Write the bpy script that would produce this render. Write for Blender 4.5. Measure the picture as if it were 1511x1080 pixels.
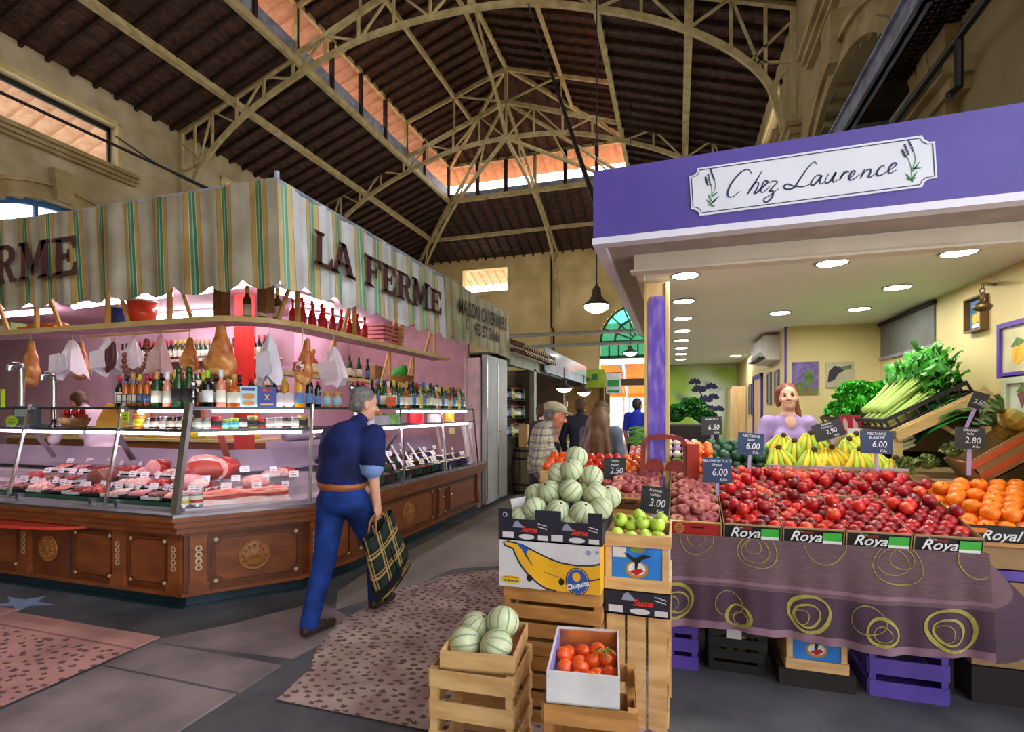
import bpy,bmesh,math,random
import numpy as np
from mathutils import Vector,Matrix,Euler
random.seed(7)
RND=random.Random(11)
for o in list(bpy.data.objects):
 bpy.data.objects.remove(o)
SC=bpy.context.scene
COL=SC.collection
pi=math.pi
# ---------------------------------------------------------------- camera, sky, sun, exposure
cam=bpy.data.cameras.new('camera');camo=bpy.data.objects.new('camera',cam);COL.objects.link(camo)
cam.sensor_width=36.0;cam.lens=775.0/1511.0*36.0
cam.shift_y=(607.0-540.0)/1511.0
cam.clip_start=0.05;cam.clip_end=300
camo.location=(0,0,1.55);camo.rotation_euler=(pi/2,0,math.atan2(244.5,775.0))
SC.camera=camo
W=bpy.data.worlds.new('sky');SC.world=W;W.use_nodes=True
wn=W.node_tree.nodes;wl=W.node_tree.links
sky=wn.new('ShaderNodeTexSky');sky.sky_type='NISHITA';sky.sun_disc=False
sky.sun_elevation=math.radians(52);sky.sun_rotation=math.radians(35);sky.air_density=1.0;sky.dust_density=2.5;sky.ozone_density=1.0
hs=wn.new('ShaderNodeHueSaturation');hs.inputs['Saturation'].default_value=0.35
wl.new(sky.outputs['Color'],hs.inputs['Color']);wl.new(hs.outputs['Color'],wn['Background'].inputs['Color'])
wn['Background'].inputs['Strength'].default_value=0.7
sun=bpy.data.lights.new('sun','SUN');suno=bpy.data.objects.new('sun',sun);COL.objects.link(suno)
sun.energy=5.0;sun.angle=math.radians(0.6);sun.color=(1.0,0.93,0.8)
suno.rotation_euler=Vector((-0.3,-0.42,-0.86)).to_track_quat('-Z','Y').to_euler()
suno.location=(10,10,30)
SC.view_settings.view_transform='Standard';SC.view_settings.look='None'
SC.view_settings.gamma=1.0;SC.view_settings.use_curve_mapping=False
SC.view_settings.exposure=0.75
SC.cycles.max_bounces=8;SC.cycles.diffuse_bounces=4;SC.cycles.glossy_bounces=3
SC.cycles.transmission_bounces=4;SC.cycles.transparent_max_bounces=16
SC.cycles.sample_clamp_indirect=4.0
SC.cycles.use_denoising=True
# ---------------------------------------------------------------- helpers
def lin(c):
 if isinstance(c,str):
  c=[int(c[i:i+2],16)/255.0 for i in (0,2,4)]
  c=[x/12.92 if x<=0.04045 else((x+0.055)/1.055)**2.4 for x in c]
 return(c[0],c[1],c[2],1.0)
MATS={}
def mat(name,col,rough=0.6,metal=0.0,col2=None,scale=6.0,detail=3.0,bump=0.0,rand=0.0,emit=0.0,ecol=None,stretch=None,spec=0.5,lo=0.35,hi=0.65):
 if name in MATS:return MATS[name]
 m=bpy.data.materials.new(name);m.use_nodes=True
 n=m.node_tree.nodes;l=m.node_tree.links;b=n['Principled BSDF']
 b.inputs['Roughness'].default_value=rough;b.inputs['Metallic'].default_value=metal
 b.inputs['Specular IOR Level'].default_value=spec
 c1=lin(col);c2=lin(col2)if col2 else tuple(x*0.78 for x in c1[:3])+(1,)
 tc=n.new('ShaderNodeTexCoord');mp=n.new('ShaderNodeMapping')
 l.new(tc.outputs['Object'],mp.inputs['Vector'])
 if stretch:mp.inputs['Scale'].default_value=stretch
 nz=n.new('ShaderNodeTexNoise');nz.inputs['Scale'].default_value=scale;nz.inputs['Detail'].default_value=detail
 l.new(mp.outputs['Vector'],nz.inputs['Vector'])
 if rand:
  oi=n.new('ShaderNodeObjectInfo');nz.noise_dimensions='4D'
  mu=n.new('ShaderNodeMath');mu.operation='MULTIPLY';mu.inputs[1].default_value=40.0
  l.new(oi.outputs['Random'],mu.inputs[0]);l.new(mu.outputs[0],nz.inputs['W'])
 rp=n.new('ShaderNodeValToRGB');rp.color_ramp.elements[0].position=lo;rp.color_ramp.elements[1].position=hi
 rp.color_ramp.elements[0].color=c1;rp.color_ramp.elements[1].color=c2
 l.new(nz.outputs['Fac'],rp.inputs['Fac'])
 out=rp.outputs['Color']
 if rand:
  hv=n.new('ShaderNodeHueSaturation');mr=n.new('ShaderNodeMapRange')
  mr.inputs['To Min'].default_value=1-rand;mr.inputs['To Max'].default_value=1+rand
  l.new(oi.outputs['Random'],mr.inputs['Value']);l.new(mr.outputs[0],hv.inputs['Value'])
  l.new(out,hv.inputs['Color']);out=hv.outputs['Color']
 l.new(out,b.inputs['Base Color'])
 if bump:
  bp=n.new('ShaderNodeBump');bp.inputs['Strength'].default_value=bump;bp.inputs['Distance'].default_value=0.01
  l.new(nz.outputs['Fac'],bp.inputs['Height']);l.new(bp.outputs['Normal'],b.inputs['Normal'])
 if emit:
  b.inputs['Emission Color'].default_value=lin(ecol or col);b.inputs['Emission Strength'].default_value=emit
 MATS[name]=m
 return m
def glassmat(name,tint=(0.93,0.97,0.96),ior=1.14,rough=0.02):
 if name in MATS:return MATS[name]
 m=bpy.data.materials.new(name);m.use_nodes=True;n=m.node_tree.nodes;l=m.node_tree.links
 n.remove(n['Principled BSDF'])
 t=n.new('ShaderNodeBsdfTransparent');t.inputs['Color'].default_value=tuple(tint)+(1,)
 g=n.new('ShaderNodeBsdfGlossy');g.inputs['Roughness'].default_value=rough
 f=n.new('ShaderNodeFresnel');f.inputs['IOR'].default_value=ior
 x=n.new('ShaderNodeMixShader');l.new(f.outputs[0],x.inputs['Fac']);l.new(t.outputs[0],x.inputs[1]);l.new(g.outputs[0],x.inputs[2])
 l.new(x.outputs[0],n['Material Output'].inputs['Surface'])
 MATS[name]=m
 return m
def ramp_mat(name,axis,period,stops,rough=0.8,dirt=0.25,mode='CONSTANT',off=0.0):
 """bands of colour along one object axis (woven stripes)"""
 m=bpy.data.materials.new(name);m.use_nodes=True;n=m.node_tree.nodes;l=m.node_tree.links;b=n['Principled BSDF']
 b.inputs['Roughness'].default_value=rough;b.inputs['Specular IOR Level'].default_value=0.2
 tc=n.new('ShaderNodeTexCoord');sp=n.new('ShaderNodeSeparateXYZ');l.new(tc.outputs['Object'],sp.inputs[0])
 a=n.new('ShaderNodeMath');a.operation='ADD';a.inputs[1].default_value=100*period+off;l.new(sp.outputs[axis],a.inputs[0])
 md=n.new('ShaderNodeMath');md.operation='MODULO';md.inputs[1].default_value=period;l.new(a.outputs[0],md.inputs[0])
 dv=n.new('ShaderNodeMath');dv.operation='DIVIDE';dv.inputs[1].default_value=period;l.new(md.outputs[0],dv.inputs[0])
 rp=n.new('ShaderNodeValToRGB');rp.color_ramp.interpolation=mode
 e=rp.color_ramp.elements
 while len(e)>1:e.remove(e[-1])
 e[0].position=stops[0][0];e[0].color=lin(stops[0][1])
 for p,c in stops[1:]:
  q=e.new(p);q.color=lin(c)
 l.new(dv.outputs[0],rp.inputs['Fac'])
 nz=n.new('ShaderNodeTexNoise');nz.inputs['Scale'].default_value=3.0;nz.inputs['Detail'].default_value=5;l.new(tc.outputs['Object'],nz.inputs['Vector'])
 r2=n.new('ShaderNodeValToRGB');r2.color_ramp.elements[0].position=0.35;r2.color_ramp.elements[1].position=0.7
 r2.color_ramp.elements[0].color=(1,1,1,1);r2.color_ramp.elements[1].color=(1-dirt,1-dirt*1.1,1-dirt*1.3,1)
 l.new(nz.outputs['Fac'],r2.inputs['Fac'])
 mx=n.new('ShaderNodeMix');mx.data_type='RGBA';mx.blend_type='MULTIPLY';mx.inputs['Factor'].default_value=1.0
 l.new(rp.outputs['Color'],mx.inputs['A']);l.new(r2.outputs['Color'],mx.inputs['B']);l.new(mx.outputs['Result'],b.inputs['Base Color'])
 MATS[name]=m
 return m
class G:
 """collects shapes; build() links them as one mesh object"""
 def __init__(s):s.v=[];s.f=[];s.m=[]
 def add(s,vs,fs,m=0,M=None):
  b=len(s.v)
  if M is not None:vs=[M@Vector(v)for v in vs]
  s.v.extend([tuple(v)for v in vs])
  for f in fs:s.f.append([i+b for i in f]);s.m.append(m)
  return s
 def box(s,c,d,m=0,M=None,rot=None):
  x,y,z=d[0]/2,d[1]/2,d[2]/2
  vs=[Vector((i,j,k))for i in (-x,x)for j in (-y,y)for k in (-z,z)]
  if rot is not None:R=Euler(rot).to_matrix();vs=[R@v for v in vs]
  c=Vector(c);vs=[v+c for v in vs]
  return s.add(vs,[(0,1,3,2),(4,6,7,5),(0,4,5,1),(2,3,7,6),(0,2,6,4),(1,5,7,3)],m,M)
 def bb(s,a,b,m=0,M=None):
  return s.box([(a[i]+b[i])/2 for i in range(3)],[abs(b[i]-a[i])for i in range(3)],m,M)
 def bar(s,p,q,w,h,m=0,M=None,up=(0,0,1)):
  p=Vector(p);q=Vector(q);d=(q-p)
  if d.length<1e-6:return s
  d.normalize();u=Vector(up)
  if abs(d.dot(u))>0.98:u=Vector((0,1,0))if abs(d.y)<0.9 else Vector((1,0,0))
  r=d.cross(u).normalized();u=r.cross(d).normalized()
  vs=[e+r*(i*w/2)+u*(j*h/2)for e in (p,q)for i,j in ((-1,-1),(1,-1),(1,1),(-1,1))]
  return s.add(vs,[(3,2,1,0),(4,5,6,7),(0,1,5,4),(1,2,6,5),(2,3,7,6),(3,0,4,7)],m,M)
 def tube(s,pts,r,n=8,m=0,M=None,caps=True):
  pts=[Vector(p)for p in pts];rs=r if isinstance(r,(list,tuple))else[r]*len(pts)
  vs=[];fs=[];prev=None
  for i,p in enumerate(pts):
   d=(pts[min(i+1,len(pts)-1)]-pts[max(i-1,0)]).normalized()
   if prev is None:
    u=Vector((0,0,1))if abs(d.z)<0.9 else Vector((1,0,0))
   else:u=prev
   a=(u-d*u.dot(d)).normalized();prev=a;b=d.cross(a)
   for k in range(n):
    t=2*pi*k/n;vs.append(p+(a*math.cos(t)+b*math.sin(t))*rs[i])
  for i in range(len(pts)-1):
   for k in range(n):
    k2=(k+1)%n;fs.append((i*n+k,i*n+k2,(i+1)*n+k2,(i+1)*n+k))
  if caps:fs.append(tuple(range(n-1,-1,-1)));fs.append(tuple((len(pts)-1)*n+k for k in range(n)))
  return s.add(vs,fs,m,M)
 def lathe(s,prof,n=12,m=0,M=None):
  vs=[];fs=[];ms=[]
  for r,z in prof:
   for k in range(n):
    t=2*pi*k/n;vs.append((r*math.cos(t),r*math.sin(t),z))
  for i in range(len(prof)-1):
   for k in range(n):
    k2=(k+1)%n;fs.append((i*n+k,i*n+k2,(i+1)*n+k2,(i+1)*n+k))
  if prof[0][0]>1e-5:fs.append(tuple(range(n-1,-1,-1)))
  if prof[-1][0]>1e-5:fs.append(tuple((len(prof)-1)*n+k for k in range(n)))
  return s.add(vs,fs,m,M)
 def ball(s,c,r,nu=12,nv=8,m=0,M=None,fn=None):
  r=r if isinstance(r,(list,tuple))else(r,r,r)
  vs=[];fs=[]
  for j in range(nv+1):
   ph=pi*j/nv
   for k in range(nu):
    t=2*pi*k/nu;v=[math.sin(ph)*math.cos(t),math.sin(ph)*math.sin(t),math.cos(ph)]
    q=fn(t,ph)if fn else 1.0
    vs.append((c[0]+v[0]*r[0]*q,c[1]+v[1]*r[1]*q,c[2]+v[2]*r[2]*q))
  for j in range(nv):
   for k in range(nu):
    k2=(k+1)%nu;fs.append((j*nu+k,(j+1)*nu+k,(j+1)*nu+k2,j*nu+k2))
  return s.add(vs,fs,m,M)
 def prism(s,poly,a,b,m=0,M=None):
  """2D polygon in xy extruded from z=a to z=b"""
  n=len(poly);vs=[(x,y,a)for x,y in poly]+[(x,y,b)for x,y in poly]
  fs=[tuple(range(n-1,-1,-1)),tuple(range(n,2*n))]+[(i,(i+1)%n,n+(i+1)%n,n+i)for i in range(n)]
  return s.add(vs,fs,m,M)
 def strip(s,L,R,th=0.0,m=0,M=None):
  """ribbon between two point rows"""
  n=len(L);vs=list(L)+list(R)
  return s.add(vs,[(i,i+1,n+i+1,n+i)for i in range(n-1)],m,M)
 def grid(s,fn,nu,nv,m=0,M=None,mf=None):
  vs=[fn(i/nu,j/nv)for i in range(nu+1)for j in range(nv+1)]
  b=len(s.v)
  for i in range(nu):
   for j in range(nv):
    pass
  fs=[(i*(nv+1)+j,(i+1)*(nv+1)+j,(i+1)*(nv+1)+j+1,i*(nv+1)+j+1)for i in range(nu)for j in range(nv)]
  s.add(vs,fs,m,M)
  if mf:
   k=len(s.m)-nu*nv
   for i in range(nu):
    for j in range(nv):s.m[k]=mf(i/nu,j/nv);k+=1
  return s
 def mesh(s,name,mats,smooth=False,off=None):
  me=bpy.data.meshes.new(name)
  vs=s.v if off is None else[(v[0]-off[0],v[1]-off[1],v[2]-off[2])for v in s.v]
  me.from_pydata(vs,[],s.f)
  for mm in (mats if isinstance(mats,(list,tuple))else[mats]):me.materials.append(mm)
  me.polygons.foreach_set('material_index',s.m)
  if smooth:me.polygons.foreach_set('use_smooth',[True]*len(s.f))
  me.update()
  return me
WLOC={}
def obj(name,me,parent=None,loc=None,rot=None):
 o=bpy.data.objects.new(name,me);COL.objects.link(o)
 if loc is not None:o.location=loc
 if rot is not None:o.rotation_euler=rot
 if parent is not None:o.parent=parent
 WLOC[o.name]=Vector(loc if loc is not None else(0,0,0))+(WLOC.get(parent.name,Vector())if parent is not None else Vector())
 return o
def part(name,g,mats,parent,smooth=False,label=None,stuff=False):
 """g holds world coordinates when the parent stands unrotated in the world"""
 o=obj(name,g.mesh(name,mats,smooth,WLOC[parent.name]),parent)
 if label:o['label']=label
 if stuff:o['kind']='stuff'
 return o
NW='first second third fourth fifth sixth seventh eighth ninth tenth eleventh twelfth thirteenth fourteenth fifteenth sixteenth seventeenth eighteenth nineteenth twentieth'.split()
def nth(k):
 return NW[k]if k<20 else('thirtieth','fortieth','fiftieth')[k//10-2]if k%10==9 else('twenty ','thirty ','forty ')[k//10-2]+NW[k%10]
def lpart(name,me,parent,loc=None,rot=None,label=None):
 o=obj(name,me,parent,loc,rot)
 if label:o['label']=label
 return o
def tag(o,label,cat,group=None):
 o['label']=label;o['category']=cat
 if group:o['group']=group
 return o
def thing(name,label,cat,loc=(0,0,0),rot=None,group=None):
 o=obj(name,None,None,loc,rot if rot is None or isinstance(rot,(tuple,Euler))else(0,0,rot))
 o.empty_display_size=0.1
 return tag(o,label,cat,group)
def single(name,g,mats,label,cat,base=None,smooth=False,group=None):
 if base is None:
  a=np.array(g.v);base=((a[:,0].min()+a[:,0].max())/2,(a[:,1].min()+a[:,1].max())/2,a[:,2].min())
 o=obj(name,g.mesh(name,mats,smooth,base),None,base)
 return tag(o,label,cat,group)
def struct(name,g,mats,smooth=False,parent=None):
 o=obj(name,g.mesh(name,mats,smooth,WLOC[parent.name]if parent is not None else None),parent)
 if parent is None:o['kind']='structure'
 return o
def dup(root,loc,rot=None,label=None,group=None,scale=None):
 r=root.copy();COL.objects.link(r);r.location=loc
 if rot is not None:r.rotation_euler=rot if isinstance(rot,(tuple,Euler))else(0,0,rot)
 if label:r['label']=label
 if group:r['group']=group
 if scale:r.scale=scale if isinstance(scale,(tuple,list))else(scale,)*3
 WLOC[r.name]=Vector(loc)
 for ch in list(root.children):
  c=ch.copy();COL.objects.link(c);c.parent=r
  for g in ch.children:
   d=g.copy();COL.objects.link(d);d.parent=c
 return r
def place(root,first,loc,rot=None,label=None,group=None,scale=None):
 if first:
  root.location=loc
  if rot is not None:root.rotation_euler=rot if isinstance(rot,(tuple,Euler))else(0,0,rot)
  if label:root['label']=label
  if group:root['group']=group
  if scale:root.scale=scale if isinstance(scale,(tuple,list))else(scale,)*3
  WLOC[root.name]=Vector(loc)
  return root
 return dup(root,loc,rot,label,group,scale)
def textmesh(txt,size,shear=0.0,bold=0.0,xs=1.0,depth=0.0,align='CENTER'):
 cu=bpy.data.curves.new('lettering','FONT');cu.body=txt;cu.size=size;cu.shear=shear;cu.offset=bold;cu.extrude=depth
 cu.align_x=align;cu.align_y='CENTER';cu.resolution_u=3
 ob=bpy.data.objects.new('lettering',cu);COL.objects.link(ob)
 dg=bpy.context.evaluated_depsgraph_get()
 me=bpy.data.meshes.new_from_object(ob.evaluated_get(dg))
 bpy.data.objects.remove(ob);bpy.data.curves.remove(cu)
 if xs!=1.0:me.transform(Matrix.Diagonal((xs,1,1,1)))
 return me
def frameM(o,x,up):
 """matrix: local x along x, local y along up, local z out of the surface"""
 x=Vector(x).normalized();up=Vector(up);up=(up-x*up.dot(x)).normalized();z=x.cross(up)
 M=Matrix.Identity(4)
 for i in range(3):M[i][0]=x[i];M[i][1]=up[i];M[i][2]=z[i];M[i][3]=o[i]
 return M
def text(name,txt,m,parent,o,x=(1,0,0),up=(0,0,1),size=0.1,**k):
 me=textmesh(txt,size,**k);M=frameM(Vector(o)-WLOC[parent.name],x,up)
 me.transform(M);me.materials.clear();me.materials.append(m)
 return obj(name,me,parent)
def stroke(g,pts,w,m=0,M=None,closed=False,z=0.0):
 """flat pen stroke along a 2D polyline with its own width"""
 P=[Vector((p[0],p[1]))for p in pts];n=len(P);L=[];R=[]
 for i in range(n):
  a=P[(i-1)%n]if closed or i>0 else P[i];b=P[(i+1)%n]if closed or i<n-1 else P[i]
  d=(b-a)
  d=d.normalized()if d.length>1e-9 else Vector((1,0));q=Vector((-d.y,d.x))
  ww=(w(i/max(1,n-1))if callable(w)else w)/2
  L.append((P[i].x+q.x*ww,P[i].y+q.y*ww,z));R.append((P[i].x-q.x*ww,P[i].y-q.y*ww,z))
 if closed:L.append(L[0]);R.append(R[0])
 return g.strip(R,L,m=m,M=M)
def spline(pts,k=6):
 """Catmull-Rom through the points"""
 P=[Vector(p)for p in pts];P=[P[0]*2-P[1]]+P+[P[-1]*2-P[-2]];out=[]
 for i in range(1,len(P)-2):
  for j in range(k):
   t=j/k;a,b,c,d=P[i-1],P[i],P[i+1],P[i+2]
   out.append(0.5*((2*b)+(c-a)*t+(2*a-5*b+4*c-d)*t*t+(3*b-a-3*c+d)*t**3))
 out.append(P[-2]);return out
 # --- smooth bodies: blended tapered limbs and ovals sampled on a grid, skinned with surface nets
def blob(prims,vox=0.01,k=0.02):
 """prims: ('c', p0, r0, p1, r1, mat) tapered limb | ('e', centre, (rx,ry,rz), euler, mat) oval; optional trailing dict"""
 lo=np.full(3,1e9);hi=-lo
 for p in prims:
  if p[0]=='c':
   for q,r in ((p[1],p[2]),(p[3],p[4])):lo=np.minimum(lo,np.array(q)-r);hi=np.maximum(hi,np.array(q)+r)
  else:
   r=max(p[2]);lo=np.minimum(lo,np.array(p[1])-r);hi=np.maximum(hi,np.array(p[1])+r)
 lo-=3*vox+k*0.5;hi+=3*vox+k*0.5
 n=np.ceil((hi-lo)/vox).astype(int)+1
 ax=[lo[i]+vox*np.arange(n[i])for i in range(3)]
 D=np.full(n,0.08,np.float32);B=np.full(n,0.08,np.float32);Lb=np.zeros(n,np.int8)
 for p in prims:
  if p[0]=='c':
   a=np.array(p[1]);b=np.array(p[3]);pl=np.minimum(a-p[2],b-p[4]);ph=np.maximum(a+p[2],b+p[4])
  else:
   r=max(p[2]);pl=np.array(p[1])-r;ph=np.array(p[1])+r
  pad=0.05;sl=[]
  for i in range(3):
   i0=max(0,int((pl[i]-pad-lo[i])/vox));i1=min(n[i],int((ph[i]+pad-lo[i])/vox)+2);sl.append(slice(i0,i1))
  sl=tuple(sl);X=ax[0][sl[0]][:,None,None];Y=ax[1][sl[1]][None,:,None];Z=ax[2][sl[2]][None,None,:]
  if p[0]=='c':
   ba=b-a;l2=max(1e-9,float(ba@ba));px,py,pz=X-a[0],Y-a[1],Z-a[2]
   t=np.clip((px*ba[0]+py*ba[1]+pz*ba[2])/l2,0,1)
   d=np.sqrt((px-t*ba[0])**2+(py-t*ba[1])**2+(pz-t*ba[2])**2)-(p[2]+(p[4]-p[2])*t)
   lab=p[5]
  else:
   c=p[1];R=np.array(Euler(p[3]).to_matrix()).T;px,py,pz=X-c[0],Y-c[1],Z-c[2];rr=p[2]
   q=[(R[i][0]*px+R[i][1]*py+R[i][2]*pz)for i in range(3)]
   k0=np.sqrt(sum((q[i]/rr[i])**2 for i in range(3)));k1=np.sqrt(sum((q[i]/rr[i]**2)**2 for i in range(3)))+1e-6
   d=k0*(k0-1.0)/k1;lab=p[4]
  d=d.astype(np.float32);D0=D[sl];kk=p[-1].get('k',k)if isinstance(p[-1],dict)else k
  h=np.clip(0.5+0.5*(D0-d)/kk,0,1);D[sl]=D0+(d-D0)*h-kk*h*(1-h)
  up=d<B[sl];B[sl]=np.where(up,d,B[sl]);Lb[sl]=np.where(up,lab,Lb[sl])
  # surface nets
 S=D<0;nx,ny,nz=n;acc=np.zeros((nx-1,ny-1,nz-1,3),np.float32);cnt=np.zeros((nx-1,ny-1,nz-1),np.float32)
 def cut(axis,o1,o2):
  s0=[slice(0,n[i]-1)for i in range(3)];s1=list(s0);oth=[i for i in range(3)if i!=axis]
  for q,of in zip(oth,(o1,o2)):
   s0[q]=slice(of,n[q]-1+of);s1[q]=slice(of,n[q]-1+of)
  s1[axis]=slice(1,n[axis]);a=D[tuple(s0)];b=D[tuple(s1)];c=(a<0)!=(b<0)
  t=np.where(c,a/np.where(np.abs(a-b)<1e-9,1,a-b),0)
  cnt[...]+=c;acc[...,axis]+=np.where(c,t,0)
  for q,of in zip(oth,(o1,o2)):acc[...,q]+=np.where(c,of,0)
 for axis in range(3):
  for o1 in (0,1):
   for o2 in (0,1):cut(axis,o1,o2)
 act=cnt>0;idx=-np.ones(act.shape,np.int64);idx[act]=np.arange(act.sum())
 ijk=np.argwhere(act);V=lo+vox*(ijk+acc[act]/cnt[act][:,None]);LV=Lb[:-1,:-1,:-1][act]
 F=[]
 for axis in range(3):
  u,w=[(1,2),(2,0),(0,1)][axis]
  a=np.moveaxis(S,(axis,u,w),(0,1,2));I=np.moveaxis(idx,(axis,u,w),(0,1,2))
  e=a[:-1,1:-1,1:-1]!=a[1:,1:-1,1:-1];q=np.argwhere(e);fl=a[:-1,1:-1,1:-1][e]
  i,j,kz=q[:,0],q[:,1]+1,q[:,2]+1
  f=np.stack([I[i,j-1,kz-1],I[i,j,kz-1],I[i,j,kz],I[i,j-1,kz]],1)
  f[~fl]=f[~fl][:,::-1];F.append(f)
 F=np.concatenate(F)
 return V,F,LV
def blobmesh(name,prims,mats,vox=0.01,k=0.02,M=None):
 V,F,LV=blob(prims,vox,k)
 me=bpy.data.meshes.new(name)
 me.vertices.add(len(V));me.vertices.foreach_set('co',V.astype(np.float32).ravel())
 me.loops.add(F.size);me.loops.foreach_set('vertex_index',F.ravel().astype(np.int32))
 me.polygons.add(len(F));me.polygons.foreach_set('loop_start',np.arange(0,F.size,4,dtype=np.int32));me.polygons.foreach_set('loop_total',np.full(len(F),4,np.int32))
 for mm in mats:me.materials.append(mm)
 me.polygons.foreach_set('material_index',LV[F[:,0]].astype(np.int32));me.polygons.foreach_set('use_smooth',np.ones(len(F),bool))
 me.update(calc_edges=True);me.validate()
 if M is not None:me.transform(M)
 return me
 # ---------------------------------------------------------------- materials of the hall
M_plaster=mat('old_plaster','c3b595',0.9,col2='a08f6c',scale=0.9,detail=8,bump=0.15,spec=0.2)
M_plasterB=mat('ochre_plaster','b3a078',0.9,col2='8f7d58',scale=0.6,detail=8,bump=0.15,spec=0.2)
M_backw=mat('lightened_back_plaster','ecd198',0.9,col2='c9ab6c',scale=0.6,detail=8,bump=0.15,spec=0.2)  # ochre plaster lightened in colour, standing in for light on the back wall
M_stone=mat('moulding_stone','b8a47a',0.85,col2='9a8458',scale=2,detail=6,spec=0.2)
M_cream=mat('cream_paint','d8c489',0.7,col2='c4ad70',scale=3)
M_roof=mat('dark_roof_boards','66493f',0.75,col2='44302a',scale=5,detail=5,stretch=(1,1,4),spec=0.25)
M_raft=mat('dark_rafter_wood','46342b',0.8,col2='30231d',scale=6,spec=0.2)
M_roofU=mat('upper_roof_boards','6b4a36',0.75,col2='4a3226',scale=5,detail=5,spec=0.25)
M_terra=mat('terracotta_tile','bb8a6c',0.85,col2='a67357',scale=4,spec=0.2)
M_eave=mat('eave_tile_underside','d6b096',0.8,col2='c49a7d',scale=4,spec=0.2)
M_steel=mat('olive_cream_steel','c9b886',0.6,col2='a8945f',scale=4,detail=6)
M_steelb=mat('bluegrey_steel','a2a9be',0.55,col2='757c90',scale=5,detail=6)
M_blue=mat('blue_window_frame','2c6fae',0.5)
M_asph=mat('worn_asphalt','5a5a5e',0.75,col2='3b3b40',scale=2.2,detail=9,bump=0.2)
M_conc=mat('mauve_concrete','8d7d7b',0.7,col2='6a5d5c',scale=2.5,detail=9,bump=0.2)
M_aisle=mat('aisle_concrete','8f867c',0.6,col2='655d55',scale=0.9,detail=9,bump=0.2)
M_pink=mat('pink_slab','c08a80',0.75,col2='9c6e68',scale=3,detail=8,bump=0.2)
M_cob=mat('pinkish_hammered_concrete','b09a90',0.7,col2='8a6f66',scale=4,detail=6,bump=0.2)
M_pit=mat('pit_dirt','6a4a44',0.9)
M_black=mat('black_rubber','101012',0.5)
M_darkgap=mat('dark_grout','3a302c',0.9)
M_green=mat('grey_green_panel','8d9476',0.8,col2='767d60',scale=1.5)
M_wood=mat('brown_door_wood','6b5436',0.6,col2='4a3822',scale=5,stretch=(6,6,1))
M_white=mat('white_paint','e6e4de',0.5,col2='d6d3ca',scale=3)
M_sky_frame=mat('teal_window_frame','2f6b52',0.5)
M_gglass=glassmat('pale_green_glass',(0.2,0.55,0.4))
M_glass=glassmat('clear_glass')
XL,XR,YB,YF=-14.96,2.43,28.3,-6.0
XC=(XL+XR)/2;ZE=10.35;BX=8.695-4.4;ZB=11.85;ZR=13.48;ZA=14.9;YH=23.9
# ---------------------------------------------------------------- floor
f=G();f.bb((XL-0.5,YF,-0.2),(XR+0.8,YB+0.3,0))
floor=struct('floor',f,M_asph)
g=G();g.bb((-45,YB+0.3,-0.25),(35,60,-0.02));g.bb((-45,-20,-0.25),(XL-0.5,YB+0.3,-0.02));g.bb((XR+0.8,-20,-0.25),(35,YB+0.3,-0.02));part('street_bounce_paving',g,mat('street_bounce_paving','c9c2b8',0.9),floor)  # pale ground; the side strips are unseen, added to bounce sunlight into the hall
g=G();g.prism([(-2.78,3.85),(-2.55,3.5),(-2.25,4.1),(-2.1,4.75),(-1.65,5.0),(-0.6,5.0),(-0.6,27.9),(-2.85,27.9),(-2.85,4.3)],0,0.004)
part('aisle_strip',g,M_aisle,floor)
g=G();g.prism([(-3.4,2.63),(-2.3,2.72),(-2.2,3.3),(-2.55,3.5),(-2.78,3.6),(-3.1,3.02)],0,0.005)
part('floor_slab',g,M_conc,floor)
def pitted(x0,y0,x1,y1,z,step,npit,rmin,rmax,seed,inside=None):
 rr=random.Random(seed);nx=int((x1-x0)/step);ny=int((y1-y0)/step)
 X=np.linspace(x0,x1,nx+1);Y=np.linspace(y0,y1,ny+1);H=np.zeros((nx+1,ny+1))
 cols=max(1,int(math.sqrt(npit*(x1-x0)/(y1-y0))));rows=max(1,npit//cols)
 for i in range(cols):
  for j in range(rows):
   cx=x0+(i+0.5+rr.uniform(-0.35,0.35))*(x1-x0)/cols;cy=y0+(j+0.5*(i%2)+rr.uniform(-0.3,0.3))*(y1-y0)/rows
   a=rr.uniform(rmin,rmax);b=a*rr.uniform(0.45,0.8);t=rr.uniform(-0.25,0.25);c,s=math.cos(t),math.sin(t)
   i0,i1=np.searchsorted(X,[cx-a*1.3,cx+a*1.3]);j0,j1=np.searchsorted(Y,[cy-a*1.3,cy+a*1.3])
   dx=X[i0:i1,None]-cx;dy=Y[None,j0:j1]-cy
   q=((dx*c+dy*s)/a)**2+((-dx*s+dy*c)/b)**2
   H[i0:i1,j0:j1]=np.maximum(H[i0:i1,j0:j1],np.clip(1.3-1.2*q,0,1))
 g=G();ok=np.ones((nx,ny),bool)
 vs=[(X[i],Y[j],z-0.0045*H[i,j])for i in range(nx+1)for j in range(ny+1)]
 fs=[];ms=[]
 for i in range(nx):
  for j in range(ny):
   if inside and not inside(X[i]+step/2,Y[j]+step/2):continue
   fs.append((i*(ny+1)+j,(i+1)*(ny+1)+j,(i+1)*(ny+1)+j+1,i*(ny+1)+j+1));ms.append(1 if H[i,j]+H[i+1,j+1]+H[i+1,j]+H[i,j+1]>1.3 else 0)
 g.v=vs;g.f=fs;g.m=ms
 return g
def in_cob(x,y):
 e=((x+1.25)/1.12)**2+((y-3.55)/1.4)**2
 return e<1 or(y<3.3 and x>-2.2+(3.3-y)*0.15)
o=part('pebbled_patch',pitted(-2.35,2.3,-0.1,5.0,0.009,0.0078,1500,0.017,0.027,3,in_cob),[M_cob,M_pit],floor);o['kind']='stuff'
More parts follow.
